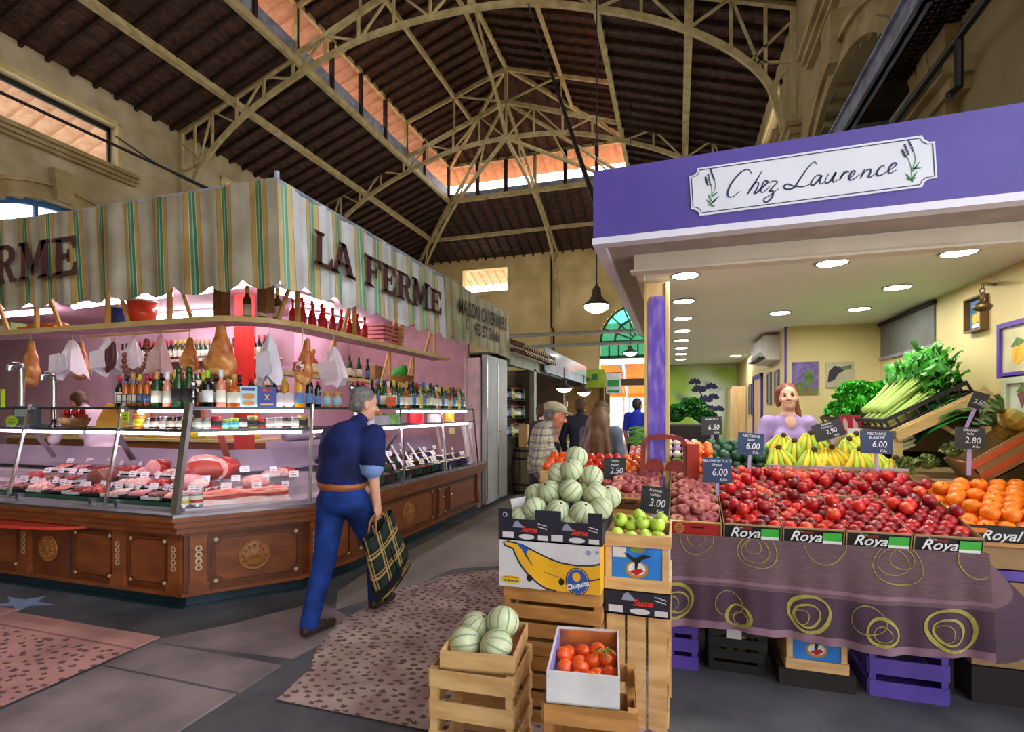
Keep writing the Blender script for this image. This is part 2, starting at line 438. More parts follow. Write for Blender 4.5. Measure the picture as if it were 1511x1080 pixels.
o=part('pitted_slab',pitted(-6.5,1.2,-3.36,2.5,0.012,0.0085,700,0.019,0.03,5),[M_pink,M_pit],floor);o['kind']='stuff'
for a in ((-6.5,2.52,-4.9,2.74),(-4.88,2.52,-3.38,2.7),(-3.33,2.3,-2.3,2.62),(-3.33,1.2,-2.3,2.28)):
 g=G();g.bb((a[0],a[1],0),(a[2],a[3],0.011));part('paving_slab',g,M_pink if a[0]<-4 else M_conc,floor)
g=G();pts=[]
for i in range(10):
 r=0.3 if i%2==0 else 0.12;t=2*pi*i/10+0.3;pts.append((-5.05+r*math.cos(t),2.86+0.55*r*math.sin(t)))
g.prism(pts,0.001,0.004);single('floor_star',g,mat('pale_blue_vinyl','8fa3c9',0.5),'pale blue star sticker on the dark floor before the deli counter','sticker')
# ---------------------------------------------------------------- walls with arched bays
RA,ZAc=2.9,3.9
def bay_wall(g,x0,x1,bays,y0,y1):
 """bays: (centre, arch open, window open)"""
 cur=y0
 for yc,ao,wo in bays:
  g.bb((x0,cur,0),(x1,yc-RA,ZE+0.05));cur=yc+RA
  n=24
  for i in range(n):
   ya=yc-RA*math.cos(pi*i/n);yb=yc-RA*math.cos(pi*(i+1)/n);ym=(ya+yb)/2
   zt=ZAc+math.sqrt(max(0,RA*RA-(ym-yc)**2))if ao else 0
   win=wo and abs(ym-yc)<1.43
   if win:
    g.bb((x0,ya,zt),(x1,yb,8.4));g.bb((x0,ya,9.5),(x1,yb,ZE+0.05))
   else:g.bb((x0,ya,zt),(x1,yb,ZE+0.05))
 g.bb((x0,cur,0),(x1,y1,ZE+0.05))
g=G();bay_wall(g,XL-0.45,XL,[(2.8,0,1),(9.25,1,1),(15.7,1,1),(22.15,1,1)],YF,YB+0.4)
wall_left=struct('wall_left',g,M_plaster)
g=G();bay_wall(g,XR,XR+0.45,[(2.8,1,1),(9.25,1,1),(15.7,1,1),(22.15,1,1)],-0.2,YB+0.4)
wall_right=struct('wall_right',g,M_plasterB)
g=G()
for a in ((XL,0,-11.93,ZE),(-11.93,0,-9.19,8.38),(-11.93,9.72,-9.19,ZE),(-9.19,0,-4.0,ZE),(0.0,0,XR,ZE)):
 g.bb((a[0],YB,a[1]),(a[2],YB+0.4,a[3]+0.05))
n=20
for i in range(n):
 xa=-2-2*math.cos(pi*i/n);xb=-2-2*math.cos(pi*(i+1)/n);xm=(xa+xb)/2
 zt=5.25+math.sqrt(max(0,4-(xm+2)**2))
 if abs(xm+2)<1.37:g.bb((xa,YB,zt),(xb,YB+0.4,8.38));g.bb((xa,YB,9.72),(xb,YB+0.4,ZE+0.05))
 else:g.bb((xa,YB,zt),(xb,YB+0.4,ZE+0.05))
wall_back=struct('wall_back',g,M_backw)
g=G();g.bb((XL-0.45,YF-0.4,0),(XR+0.45,YF,ZE+0.05));struct('wall_front_unseen',g,M_plaster)  # unseen wall behind the camera, added to cut frontal sky light
def arc_mould(g,x,s,yc,r0,r1,d,t0=0.0,t1=pi,n=26):
 """moulded arch ring on a side wall; s = outward sign"""
 for i in range(n):
  a=t0+(t1-t0)*i/n;b=t0+(t1-t0)*(i+1)/n
  q=[(yc+r*math.cos(t),ZAc+r*math.sin(t))for r,t in ((r0,a),(r1,a),(r1,b),(r0,b))]
  vs=[(x,y,z)for y,z in q]+[(x+s*d,y,z)for y,z in q]
  g.add(vs,[(4,5,6,7),(0,1,5,4),(2,3,7,6),(1,2,6,5),(3,0,4,7)])
wi=0
for nm,x,s,par,ys in (('left',XL,1,wall_left,(9.25,15.7)),('right',XR,-1,wall_right,(9.25,15.7,22.15))):
 for yc in ys:
  g=G();arc_mould(g,x,s,yc,RA,RA+0.16,0.10);arc_mould(g,x,s,yc,RA+0.16,RA+0.36,0.06);arc_mould(g,x,s,yc,RA+0.36,RA+0.46,0.13)
  part('arch_moulding',g,M_stone,par)
  g=G();k=[(-0.17,6.85),(0.17,6.85),(0.26,7.6),(-0.26,7.6)]
  g.prism([(a,b)for a,b in k],0,0.24,M=Matrix(((0,0,s,x),(1,0,0,yc),(0,1,0,0),(0,0,0,1))));part('keystone',g,M_stone,par)
  g=G()
  for a,b,c in ((0.12,8.0,8.08),(0.2,8.08,8.18),(0.28,8.18,8.28)):g.bb((x,yc-1.9,b),(x+s*a,yc+1.9,c))
  part('window_ledge',g,M_stone,par)
  g=G()
  for a in ((-1.55,8.28,-1.43,9.64),(1.43,8.28,1.55,9.64)):g.bb((x-s*0.02,yc+a[0],a[1]),(x+s*0.05,yc+a[2],a[3]))
  g.bb((x,yc-1.55,9.5),(x+s*0.05,yc+1.55,9.64));g.bb((x,yc-1.55,8.28),(x+s*0.05,yc+1.55,8.4))
  wi+=1;w=struct('window_%d'%wi,g,M_cream)
  g=G();g.bb((x-s*0.3,yc-1.43,9.36),(x-s*0.24,yc+1.43,9.5));g.bb((x-s*0.3,yc-1.43,8.4),(x-s*0.24,yc+1.43,8.46))
  for q in (-1.40,1.40):g.bb((x-s*0.3,yc+q-0.035,8.4),(x-s*0.24,yc+q+0.035,9.5))
  part('window_frame',g,M_black,w)
 for yc in ([6.025,12.475,18.925,25.375]if s>0 else[6.025,12.475,18.925,25.375]):
  g=G();g.bb((x,yc-0.3,0),(x+s*0.12,yc+0.3,7.45));g.bb((x,yc-0.42,7.45),(x+s*0.3,yc+0.42,7.55));g.bb((x,yc-0.36,7.3),(x+s*0.22,yc+0.36,7.45))
  g.bb((x,yc-0.5,4.35),(x+s*0.16,yc+0.5,4.47));g.bb((x,yc-0.56,4.47),(x+s*0.24,yc+0.56,4.6))
  part('pilaster',g,M_stone,par)
g=G();g.bb((XR-.005,3.0,0),(XR+0.3,5.75,7.0));part('arch_infill',g,M_plasterB,wall_right)
for yc in (9.25,):
 g=G();g.bb((XR+0.32,yc-RA,0),(XR+0.4,yc+RA,6.9));part('arch_infill',g,M_green,wall_right)
 # blue glazed arches
def arch_window(xf,yw):
 global wi
 wi+=1;g=G()
 for yq in (-2.0,-1.2,-0.4,0.4,1.2,2.0):
  h=math.sqrt(RA*RA-yq*yq);g.bb((xf-0.04,yw+yq-0.045,0),(xf+0.04,yw+yq+0.045,ZAc+h))
 for z in (2.6,3.9,5.2):g.bb((xf-0.04,yw-RA,z-0.04),(xf+0.04,yw+RA,z+0.04))
 for i in range(26):
  a,b=pi*i/26,pi*(i+1)/26
  g.bar((xf,yw+(RA-0.06)*math.cos(a),ZAc+(RA-0.06)*math.sin(a)),(xf,yw+(RA-0.06)*math.cos(b),ZAc+(RA-0.06)*math.sin(b)),0.1,0.14)
 w=struct('window_%d'%wi,g,M_blue)
 g=G();g.prism([(yw+(RA-0.05)*math.cos(pi*i/24),ZAc+(RA-0.05)*math.sin(pi*i/24))for i in range(25)],0,0.006,M=Matrix(((0,0,1,xf-0.005),(1,0,0,0),(0,1,0,0),(0,0,0,1))))
 part('pane',g,M_glass,w)
for yw in (9.25,15.7,22.15):arch_window(XL-0.21,yw)  # the two farther bays are glazed to let more daylight in
for yw in (15.7,22.15):arch_window(XR+0.21,yw)  # unseen glazed arches, added to brighten the depth of the hall
# back wall: two small windows, pilaster, fanlight above the door
for xa,xb in ((-11.93,-9.19),(-3.37,-0.63)):
 wi+=1;g=G()
 for a in ((xa-0.14,8.24,xa,9.86),(xb,8.24,xb+0.14,9.86),(xa,9.72,xb,9.86),(xa,8.24,xb,8.38)):g.bb((a[0],YB-0.06,a[1]),(a[2],YB+0.02,a[3]))
 struct('window_%d'%wi,g,M_cream)
g=G();g.bb((-7.3,YB-0.07,0),(-6.7,YB,ZE));g.bb((-12.6,YB-0.05,8.0),(-8.5,YB,8.12));part('pilaster',g,M_backw,wall_back)
g=G();g.tube([(-6.62,YB-0.1,10.2),(-6.62,YB-0.1,6.2),(-6.5,YB-0.1,6.0),(-6.5,YB-0.1,2.5)],0.05,8);part('drain_pipe',g,M_raft,wall_back)
g=G()
for z,r in ((5.55,0.09),(4.95,0.09)):g.tube([(-9.6,26.6,z),(2.2,26.6,z)],r,8)
single('pipe_run',g,mat('grey_pipe','9a9d94',0.5),'pair of long grey pipes crossing high before the back wall','pipe')
wi+=1;g=G()
for i in range(18):
 a,b=pi*i/18,pi*(i+1)/18
 for r in (1.94,1.2):g.bar((-2+r*math.cos(a),YB+0.1,5.25+r*math.sin(a)),(-2+r*math.cos(b),YB+0.1,5.25+r*math.sin(b)),0.1,0.12)
for i in range(1,8):
 a=pi*i/8;g.bar((-2+0.3*math.cos(a),YB+0.1,5.25+0.3*math.sin(a)),(-2+1.94*math.cos(a),YB+0.1,5.25+1.94*math.sin(a)),0.06,0.08)
for z in (4.45,5.25):g.bb((-4.0,YB+0.04,z-0.08),(0,YB+0.16,z+0.08))
for i in range(9):g.bb((-4.0+0.5*i-0.04,YB+0.04,4.4),(-4.0+0.5*i+0.04,YB+0.14,5.25))
w=struct('window_%d'%wi,g,M_sky_frame)
g=G();g.prism([(-2+1.93*math.cos(pi*i/20),5.25+1.93*math.sin(pi*i/20))for i in range(21)],0,0.01,M=Matrix(((1,0,0,0),(0,0,-1,YB+0.12),(0,1,0,0),(0,0,0,1))))
g.bb((-3.95,YB+0.1,4.5),(-0.05,YB+0.11,5.2));part('pane',g,M_gglass,w)
# wooden entrance porch and what stands outside
g=G();g.bb((-3.55,26.9,0),(-3.3,27.15,3.15));g.bb((-3.3,26.92,2.85),(0,27.12,3.2));g.bb((-3.3,26.92,2.55),(-3.2,27.1,2.85))
g.bb((-0.3,26.92,0),(-0.1,27.12,2.9));door_1=struct('door_1',g,M_wood)
g=G();g.ball((-3.42,27.02,3.3),0.2,14,10);part('finial',g,M_wood,door_1,True)
g=G();g.bb((-4.35,26.95,0),(-3.55,27.08,2.4));g.prism([(-3.55,2.4),(-4.35,2.4),(-4.1,2.62),(-3.8,2.75),(-3.62,3.1),(-3.55,3.1)],0,0.13,M=Matrix(((1,0,0,0),(0,0,-1,27.08),(0,1,0,0),(0,0,0,1))));part('side_panel',g,M_wood,door_1)
M_oran=mat('orange_canvas','f59432',0.7,col2='ea8222',scale=2,emit=0.0)
for i,(x0,x1,y,z0,z1,lb) in enumerate(((-5.2,-2.9,31.3,2.4,4.1,'orange canvas awning outside the hall door, left of the two'),(-2.8,2.2,31.6,2.35,4.15,'orange canvas awning outside the hall door, right of the two'))):
 a=thing('street_awning',lb,'awning',((x0+x1)/2,y,z0))
 g=G();g.grid(lambda u,v:(x0+(x1-x0)*u,y-2.2*v,z0+0.25+(z1-z0-0.25)*v),8,2);part('canopy',g,M_oran,a)
 g=G();g.grid(lambda u,v:(x0+(x1-x0)*u,y+0.01*math.sin(u*60),z0+0.25*v+0.03*abs(math.sin(u*40))*(1-v)),60,1);part('valance',g,M_oran,a)
 g=G()
 for x in (x0+0.1,x1-0.1):g=G();g.tube([(x,y,z0+0.2),(x,y-2.2,z1)],0.03,6);part('arm',g,M_steelb,a);g=G();g.tube([(x,y+0.05,0),(x,y+0.05,z0+0.25)],0.03,6);part('pole',g,M_steelb,a)
b=thing('far_building','pale pink building across the street beyond the hall door','building',(-2,45,0))
g=G();g.bb((-14,45,0),(10,49,9));part('facade',g,mat('pale_pink_render','e8cfc4',0.9),b)
for i in range(8):
 g=G();g.bb((-12.4+i*2.8,44.93,1.2),(-11.2+i*2.8,45.05,3.2));g.bb((-12.5+i*2.8,44.88,1.1),(-11.1+i*2.8,45.0,1.2));part('window',g,mat('shutter_blue','9db4bd',0.6),b)
 # ---------------------------------------------------------------- roof
def slab(pts,th,mu,mt,name,par=None):
 """pts counter-clockwise seen from above; th = thickness upward"""
 n=len(pts);g=G();g.add([tuple(p)for p in pts]+[(p[0],p[1],p[2]+th)for p in pts],[tuple(range(n-1,-1,-1))],0)
 g.f+=[tuple(range(n,2*n))]+[(i,(i+1)%n,n+(i+1)%n,n+i)for i in range(n)];g.m+=[1]*(n+1)
 return struct(name,g,[mu,mt],parent=par)
def sx(d,s):return XC+s*d
HW=XR-XC
c_l=slab([(XL,YF,ZE),(XC-BX,YF,ZB),(XC-BX,YH,ZB),(XL,YB,ZE)],0.07,M_roof,M_terra,'ceiling')
c_r=slab([(XC+BX,YF,ZB),(XR,YF,ZE),(XR,YB,ZE),(XC+BX,YH,ZB)],0.07,M_roof,M_terra,'ceiling')
c_b=slab([(XL,YB,ZE),(XC-BX,YH,ZB),(XC+BX,YH,ZB),(XR,YB,ZE)],0.07,M_roof,M_terra,'ceiling')
OV=1.3;zo=ZR-0.33*OV;YA=19.1;YU=23.4
u_l=slab([(XC-BX,YF,ZR),(XC,YF,ZA),(XC,YA,ZA),(XC-BX,YU,ZR)],0.07,M_roofU,M_terra,'ceiling')
u_r=slab([(XC,YF,ZA),(XC+BX,YF,ZR),(XC+BX,YU,ZR),(XC,YA,ZA)],0.07,M_roofU,M_terra,'ceiling')
u_b=slab([(XC-BX,YU,ZR),(XC,YA,ZA),(XC+BX,YU,ZR)],0.07,M_roofU,M_terra,'ceiling')
e1=slab([(XC-BX-OV,YF,zo),(XC-BX,YF,ZR),(XC-BX,YU,ZR),(XC-BX-OV,YU+OV,zo)],0.06,M_eave,M_terra,'ceiling')
e2=slab([(XC+BX,YF,ZR),(XC+BX+OV,YF,zo),(XC+BX+OV,YU+OV,zo),(XC+BX,YU,ZR)],0.06,M_eave,M_terra,'ceiling')
e3=slab([(XC-BX-OV,YU+OV,zo),(XC-BX,YU,ZR),(XC+BX,YU,ZR),(XC+BX+OV,YU+OV,zo)],0.06,M_eave,M_terra,'ceiling')
ow=slab([(XL-2.6,YF,ZE-0.88),(XL,YF,ZE),(XL,YB,ZE),(XL-2.6,YB+2.6,ZE-0.88)],0.06,M_eave,M_terra,'ceiling')
oe=slab([(XR,YF,ZE),(XR+2.6,YF,ZE-0.88),(XR+2.6,YB+2.6,ZE-0.88),(XR,YB,ZE)],0.06,M_eave,M_terra,'ceiling')
ob=slab([(XL-2.6,YB+2.6,ZE-0.88),(XL,YB,ZE),(XR,YB,ZE),(XR+2.6,YB+2.6,ZE-0.88)],0.06,M_eave,M_terra,'ceiling')
def rafters(par,m,p_of,n0,n1,step,w=0.075,h=0.13):
 """p_of(t) -> the two ends under the boards"""
 cache={}
 for i in range(n0,n1):
  q=p_of(i*step)
  if q is None:continue
  a,b=Vector(q[0]),Vector(q[1]);k=tuple(round(x,3)for x in (b-a))
  if k not in cache:
   g=G();g.bar((0,0,-h/2-0.004),b-a+Vector((0,0,-h/2-0.004)),w,h);cache[k]=g.mesh('rafter',m)
  obj('rafter',cache[k],par,a-WLOC[par.name])
def lower(s):
 def fn(y):
  if y>YB-0.3:return None
  d=min(4.4,YB-y);return((sx(HW,s),y,ZE),(sx(HW-d,s),y,ZE+d*(ZB-ZE)/4.4))
 return fn
rafters(c_l,M_raft,lower(-1),3,60,0.56);rafters(c_r,M_raft,lower(1),3,60,0.56)
def lower_b(x):
 x=XL+x
 d=min(4.4,x-XL,XR-x)
 if d<0.3:return None
 return((x,YB,ZE),(x,YB-d,ZE+d*(ZB-ZE)/4.4))
rafters(c_b,M_raft,lower_b,1,40,0.56)
def upper(s):
 def fn(y):
  if y>YU-0.2:return None
  t=1.0 if y<YA else(YU-y)/(YU-YA)
  return((sx(BX,s),y,ZR),(sx(BX*(1-t),s),y,ZR+t*(ZA-ZR)))
 return fn
rafters(u_l,M_raft,upper(-1),10,48,0.5);rafters(u_r,M_raft,upper(1),10,48,0.5)
def upper_b(x):
 x=XC-BX+x;t=1-abs(x-XC)/BX
 if t<0.06:return None
 return((x,YU,ZR),(x,YU-t*(YU-YA),ZR+t*(ZA-ZR)))
rafters(u_b,M_raft,upper_b,1,18,0.5)
def eave_b(x):
 x=XC-BX+x
 return((x,YU,ZR),(x,YU+OV,zo))if x<XC+BX else None
rafters(e3,M_eave,eave_b,0,18,0.5,0.06,0.07)
rafters(e1,M_eave,lambda y:((XC-BX,y,ZR),(XC-BX-OV,y,zo)),12,46,0.5,0.06,0.07)
rafters(ow,M_eave,lambda y:((XL-0.45,y,ZE-0.15),(XL-2.6,y,ZE-0.88)),12,38,0.5,0.07,0.08)
rafters(ob,M_eave,lambda x:((XL+x,YB+0.4,ZE-0.14),(XL+x,YB+2.6,ZE-0.88)),2,32,0.5,0.07,0.08)
# battens of the boards, joined
g=G()
for s in (-1,1):
 for k in range(1,11):
  d=4.4*k/11;ye=YB-d;g.bar((sx(HW-d,s),0,ZE+d*0.341-0.02),(sx(HW-d,s),ye,ZE+d*0.341-0.006),0.03,0.012)
 for k in range(1,11):
  d=BX*k/11;ye=YU-(YU-YA)*k/11;g.bar((sx(BX-d,s),4,ZR+d*0.331-0.02),(sx(BX-d,s),ye,ZR+d*0.331-0.006),0.03,0.012)
for k in range(1,11):
 d=4.4*k/11;g.bar((XL+d,YB-d,ZE+d*0.341-0.02),(XR-d,YB-d,ZE+d*0.341-0.006),0.03,0.012)
part('batten',g,M_roof,c_l,stuff=True)
# ---------------------------------------------------------------- steelwork
def steel(name,label,g,m=M_steel,cat='beam',group=None):return part(name,g,m,c_l)if cat=='beam' else single(name,g,m,label,cat,group=group)
for s,nm in ((-1,'left'),(1,'right')):
 g=G();g.bar((sx(HW-2.18,s),0,10.9),(sx(HW-2.18,s),YB-2.2,10.9),0.12,0.18);g.bar((sx(HW-2.18,s),0,10.8),(sx(HW-2.18,s),YB-2.2,10.8),0.2,0.02)
 steel('purlin','long cream steel purlin halfway up the lower %s roof slope'%nm,g)
 t=thing('clerestory','grey blue clerestory beam and posts below the upper roof, %s side'%nm,'clerestory',(sx(BX,s),12,ZB))
 g=G();g.bar((sx(BX,s),0,ZB-0.12),(sx(BX,s),YU,ZB-0.12),0.14,0.2);part('beam',g,M_steel,t)
 g=G();g.bar((sx(BX+0.05,s),0,ZB+0.2),(sx(BX+0.05,s),YU,ZB+0.2),0.05,0.48);part('sill_board',g,M_steelb,t)
 g=G();g.bar((sx(BX,s),0,ZR-0.08),(sx(BX,s),YU,ZR-0.08),0.12,0.14);part('head_rail',g,M_steel,t)
 for k in range(11):
  y=6.25+k*1.61 if k<10 else YU-0.1
  g=G();g.bar((sx(BX,s),y,ZB),(sx(BX,s),y,ZR-0.1),0.12,0.12);part('post',g,M_raft if k%4 else M_steel,t)
 g=G();g.bar((sx(BX/2,s),0,(ZR+ZA)/2-0.22),(sx(BX/2,s),YA+2.1,(ZR+ZA)/2-0.22),0.1,0.16)
 steel('purlin','cream steel purlin under the upper %s roof slope'%nm,g)
 g=G();g.bar((XC,YA,ZA-0.2),(sx(BX,s),YU,ZR-0.18),0.1,0.16);steel('hip_rafter','cream steel hip rafter of the upper roof, %s of the apex'%nm,g)
 g=G();g.bar((sx(BX,s),YU,ZB-0.15),(sx(HW,s),YB,ZE-0.15),0.12,0.18);steel('hip_rafter','cream steel hip rafter of the lower roof, back %s corner'%nm,g)
t=thing('clerestory','clerestory beam with dark posts closing the far end of the upper roof','clerestory',(XC,YU,ZB))
g=G();g.bar((XC-BX,YU,ZB-0.12),(XC+BX,YU,ZB-0.12),0.14,0.2);part('beam',g,M_steel,t)
g=G();g.bar((XC-BX,YU+0.05,ZB+0.1),(XC+BX,YU+0.05,ZB+0.1),0.05,0.26);part('sill_board',g,M_steelb,t)
g=G();g.bar((XC-BX,YU,ZR-0.08),(XC+BX,YU,ZR-0.08),0.12,0.14);part('head_rail',g,M_steel,t)
for k in range(5):
 g=G();x=XC-BX*0.66+k*BX*0.33*1.0*1.0;g.bar((x,YU,ZB),(x,YU,ZR-0.1),0.16,0.12);part('post',g,M_raft if k!=2 else M_steel,t)
g=G();g.bar((XC,0,ZA-0.2),(XC,YA,ZA-0.2),0.1,0.18);steel('ridge_beam','cream steel ridge beam under the roof apex',g)
g=G();g.bar((XL+2.18,YB-2.18,10.9),(XR-2.18,YB-2.18,10.9),0.12,0.18);steel('purlin','cream steel purlin across the far end roof slope',g)
PROF=[(0,12.02),(1.1,11.98),(2.2,11.86),(3.3,11.6),(4.4,11.22),(5.45,10.8),(6.46,10.27),(7.4,9.6),(8.1,8.82),(8.4,7.95),(8.46,7.6)]
def up(d):return 13.4-0.3535*d
def truss(y,label):
 t=thing('roof_truss',label,'truss',(XC,y,ZE))
 for s in (-1,1):
  g=G();P=spline([(sx(d,s),y,z)for d,z in PROF],4)
  for a,b in zip(P[:-1],P[1:]):g.bar(a,b,0.14,0.1,up=(0,1,0));g.bar(a,b,0.03,0.24,up=(0,0,1))if 0 else None
  part('arch_chord',g,M_steel,t)
  g=G();g.bar((XC,y,up(0)),(sx(HW,s),y,up(HW)-0.02),0.12,0.14);part('upper_chord',g,M_steel,t)
  g=G();g.bar((sx(HW-0.04,s),y,up(HW)),(sx(HW-0.04,s),y,7.6),0.14,0.08);part('wall_post',g,M_steel,t)
  for i in range(0 if s>0 else 1,9):
   d,z=PROF[i];g=G();g.bar((sx(d,s),y,z),(sx(d,s),y,up(d)),0.07,0.06);part('strut',g,M_steel,t)
  for i in range(8):
   d,z=PROF[i];d2,z2=PROF[i+1]
   g=G()
   if i%2:g.bar((sx(d,s),y,up(d)),(sx(d2,s),y,z2),0.06,0.05)
   else:g.bar((sx(d,s),y,z),(sx(d2,s),y,up(d2)),0.06,0.05)
   part('diagonal',g,M_steel,t)
  for(d,z),z2 in (((7.75,9.25),10.0),((7.75,9.25),9.1),((8.2,8.6),9.1)):
   g=G();g.bar((sx(d,s),y,z),(sx(HW-0.05,s),y,z2),0.06,0.05);part('bracket',g,M_steel,t)
  g=G();g.bar((sx(BX,s),y,up(BX)),(sx(BX,s),y,ZR),0.12,0.1);g.bar((sx(BX,s),y,ZR-0.2),(XC,y,ZA-0.25),0.08,0.14);g.bar((sx(BX*0.5,s),y,up(BX*0.5)),(sx(BX*0.5,s),y,14.0),0.06,0.06);g.bar((sx(BX*0.5,s),y,14.0),(XC,y,up(0)),0.06,0.06)
  part('upper_frame',g,M_steel,t)
 g=G();g.bar((XC,y,up(0)),(XC,y,ZA-0.2),0.12,0.12);part('king_post',g,M_steel,t)
 return t
truss(12.65,'nearest cream steel lattice arch truss spanning the hall')
truss(19.1,'far cream steel lattice arch truss below the roof apex')
t=thing('ridge_bracing','curved cream steel bracing between the two roof trusses at midspan','bracing',(XC,15.9,12))
g=G();P=spline([(XC,12.65,13.1),(XC,14.6,13.9),(XC,16.6,13.6),(XC,18.2,12.9),(XC,19.1,12.05)],6)
for a,b in zip(P[:-1],P[1:]):g.bar(a,b,0.12,0.08)
part('curved_rib',g,M_steel,t)
g=G();g.bar((XC,12.65,12.05),(XC,15.87,14.6),0.07,0.07);g.bar((XC,15.87,14.6),(XC,19.1,12.05),0.07,0.07);part('brace',g,M_steel,t)
t=c_b
for k,(ex,ey,ez,mx) in enumerate(((XL+0.3,YB-0.3,9.0,-1),(XC,YB-0.1,8.3,0),(XR-0.3,YB-0.3,9.0,1))):
 P=spline([(XC,YA,12.02),(XC+(ex-XC)*0.45,YA+(ey-YA)*0.45,11.5),(XC+(ex-XC)*0.78,YA+(ey-YA)*0.78,10.3),(ex,ey,ez)],6)
 U=spline([(XC,YA,13.4),(XC+(ex-XC)*0.5,YA+(ey-YA)*0.5,ZB-0.05),(ex,ey,ZE-0.15)],9)
 g=G();[g.bar(a,b,0.12,0.1)for a,b in zip(P[:-1],P[1:])];part('arch_rib',g,M_steel,t)
 g=G();[g.bar(a,b,0.1,0.1)for a,b in zip(U[:-1],U[1:])];part('upper_rib',g,M_steel,t)
 for i in range(1,6):
  g=G();a=P[i*3];b=U[min(len(U)-1,i*3)];g.bar(a,b,0.06,0.05);b2=U[min(len(U)-1,i*3+3)];g.bar(a,b2,0.05,0.05);part('strut',g,M_steel,t)
g=G();g.bar((XC,YB-0.1,8.3),(XC,YB-0.1,7.2),0.16,0.1);part('wall_post',g,M_steel,t)
# cables
g=G();g.tube(spline([(-12.2,4.5,7.55),(-12,8.5,7.5),(-11.8,13.0,7.45)],6),0.035,6);steel('cable','thick black cable strung along the left wall above the striped awning',g,M_black,'cable')
g=G();g.tube(spline([(-14.9,10.6,9.2),(-13.6,11.1,8.3),(-12.0,12.8,7.45)],6),0.022,6);steel('cable','thin black cable dropping from the left window frame',g,M_black,'cable')
g=G();g.tube([(-3.57,12.65,11.75),(-0.5,3.6,2.85)],0.02,6);steel('cable','black cable falling from the near truss to the purple stall sign',g,M_black,'cable')
# gallery under the right wall
t=thing('wall_gallery','blue edged iron gallery with perforated plate along the right wall','gallery',(2.2,7,5))
g=G();g.bb((1.93,3.2,5.0),(2.05,12,5.03));g.bb((1.97,3.2,5.0),(2.01,12,5.28));g.bb((1.93,3.2,5.26),(2.05,12,5.29));part('edge_beam',g,M_steelb,t)
g=G()
yy=3.2
g.bb((2.05,3.2,5.06),(2.43,4.9,5.08));g.bb((2.05,6.6,5.06),(2.43,12,5.08))
for i in range(24):
 y=4.9+i*0.0708;g.bb((2.05,y,5.06),(2.43,y+0.034,5.08))
for i in range(9):g.bb((2.05+i*0.0475,4.9,5.06),(2.05+i*0.0475+(0.022 if i%3 else 0.04),6.6,5.08))
part('perforated_plate',g,M_raft,t)
for y in (5.2,7.4,9.6):g=G();g.bb((2.0,y,5.0),(2.43,y+0.08,5.06));part('cross_beam',g,M_steelb,t)
g=G();g.tube([(2.14,3.2,4.54),(2.14,8.0,4.54)],0.032,8);g.tube([(2.14,5.07,4.52),(2.14,5.07,4.14),(2.07,5.07,4.08)],0.032,8);steel('pipe','black pipe with grey elbow along the right wall under the gallery',g,M_black,'pipe')
# ================================================================ DELI STALL (left)
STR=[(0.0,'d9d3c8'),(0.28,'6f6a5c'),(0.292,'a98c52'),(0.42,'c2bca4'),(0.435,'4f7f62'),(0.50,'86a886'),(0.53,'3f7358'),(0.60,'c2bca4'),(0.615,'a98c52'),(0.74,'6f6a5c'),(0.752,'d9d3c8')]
M_strX=ramp_mat('striped_canvas_shaded',0,0.335,[(p,{'d9d3c8':'a8a08e'}.get(c,c))for p,c in STR],dirt=0.4,off=0.02)  # shade of this face put into a darker base stripe, dirt noise over it
M_strY=ramp_mat('striped_canvas_daylit',1,0.335,[(p,{'d9d3c8':'d2d6dc','a98c52':'cdb780','4f7f62':'7fb096','3f7358':'6fa58a','86a886':'b4d4c0'}.get(c,c))for p,c in STR],dirt=0.3,off=0.1)  # same canvas with daylight put into paler, cooler stripes
M_canv=mat('plain_beige_canvas','bdb59c',0.85,col2='9d947c',scale=2,detail=6,spec=0.2)
M_let=mat('brown_letter_paint','4a2420',0.8)
M_let2=mat('black_letter_paint','2a2420',0.8)
M_dark=mat('matte_dark_brown','241c1a',0.9)  # near-black matte brown shared by labels, legs and boards
aw=thing('striped_awning','green and yellow striped canvas awning lettered LA FERME around the deli stall','awning',(-2.9,3.3,2.5))
def fold(t):return 0.02*math.sin(t*9.3)+0.012*math.sin(t*23+1)+0.008*math.sin(t*41)
def scal(t,amp=0.085,per=0.36):return .03+amp*(1-abs(math.sin(pi*t/per))**0.6)
def two(g,fn,nu,nv,th,m=0):
 """cloth with a little thickness"""
 n=(nu+1)*(nv+1);g.grid(fn[0],nu,nv,m);g.grid(lambda u,v:fn[1](u,v),nu,nv,m)
Xl=-12.0
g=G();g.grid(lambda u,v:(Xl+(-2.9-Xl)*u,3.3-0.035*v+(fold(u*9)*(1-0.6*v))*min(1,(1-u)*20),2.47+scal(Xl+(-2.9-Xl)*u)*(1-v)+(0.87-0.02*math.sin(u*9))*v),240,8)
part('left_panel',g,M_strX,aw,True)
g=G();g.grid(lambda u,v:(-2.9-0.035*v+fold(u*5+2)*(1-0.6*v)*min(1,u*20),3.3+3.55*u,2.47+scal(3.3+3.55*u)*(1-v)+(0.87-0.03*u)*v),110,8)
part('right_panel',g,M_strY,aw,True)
g=G();g.grid(lambda u,v:(-2.885-0.035*v+0.5*fold(u*4)*(1-0.6*v),6.3+2.75*u,2.5-0.03*u+scal(6.3+2.75*u,0.05*(1-u))*(1-v)+(0.84-0.03*u)*v),70,6)
part('sign_panel',g,M_canv if 0 else ramp_mat('faded_striped_canvas',1,0.335,[(0,'b9b199'),(0.4,'b39a62'),(0.48,'b9b199'),(0.5,'7f9870'),(0.6,'b9b199'),(0.63,'b39a62'),(0.7,'b9b199')],dirt=0.4),aw,True)
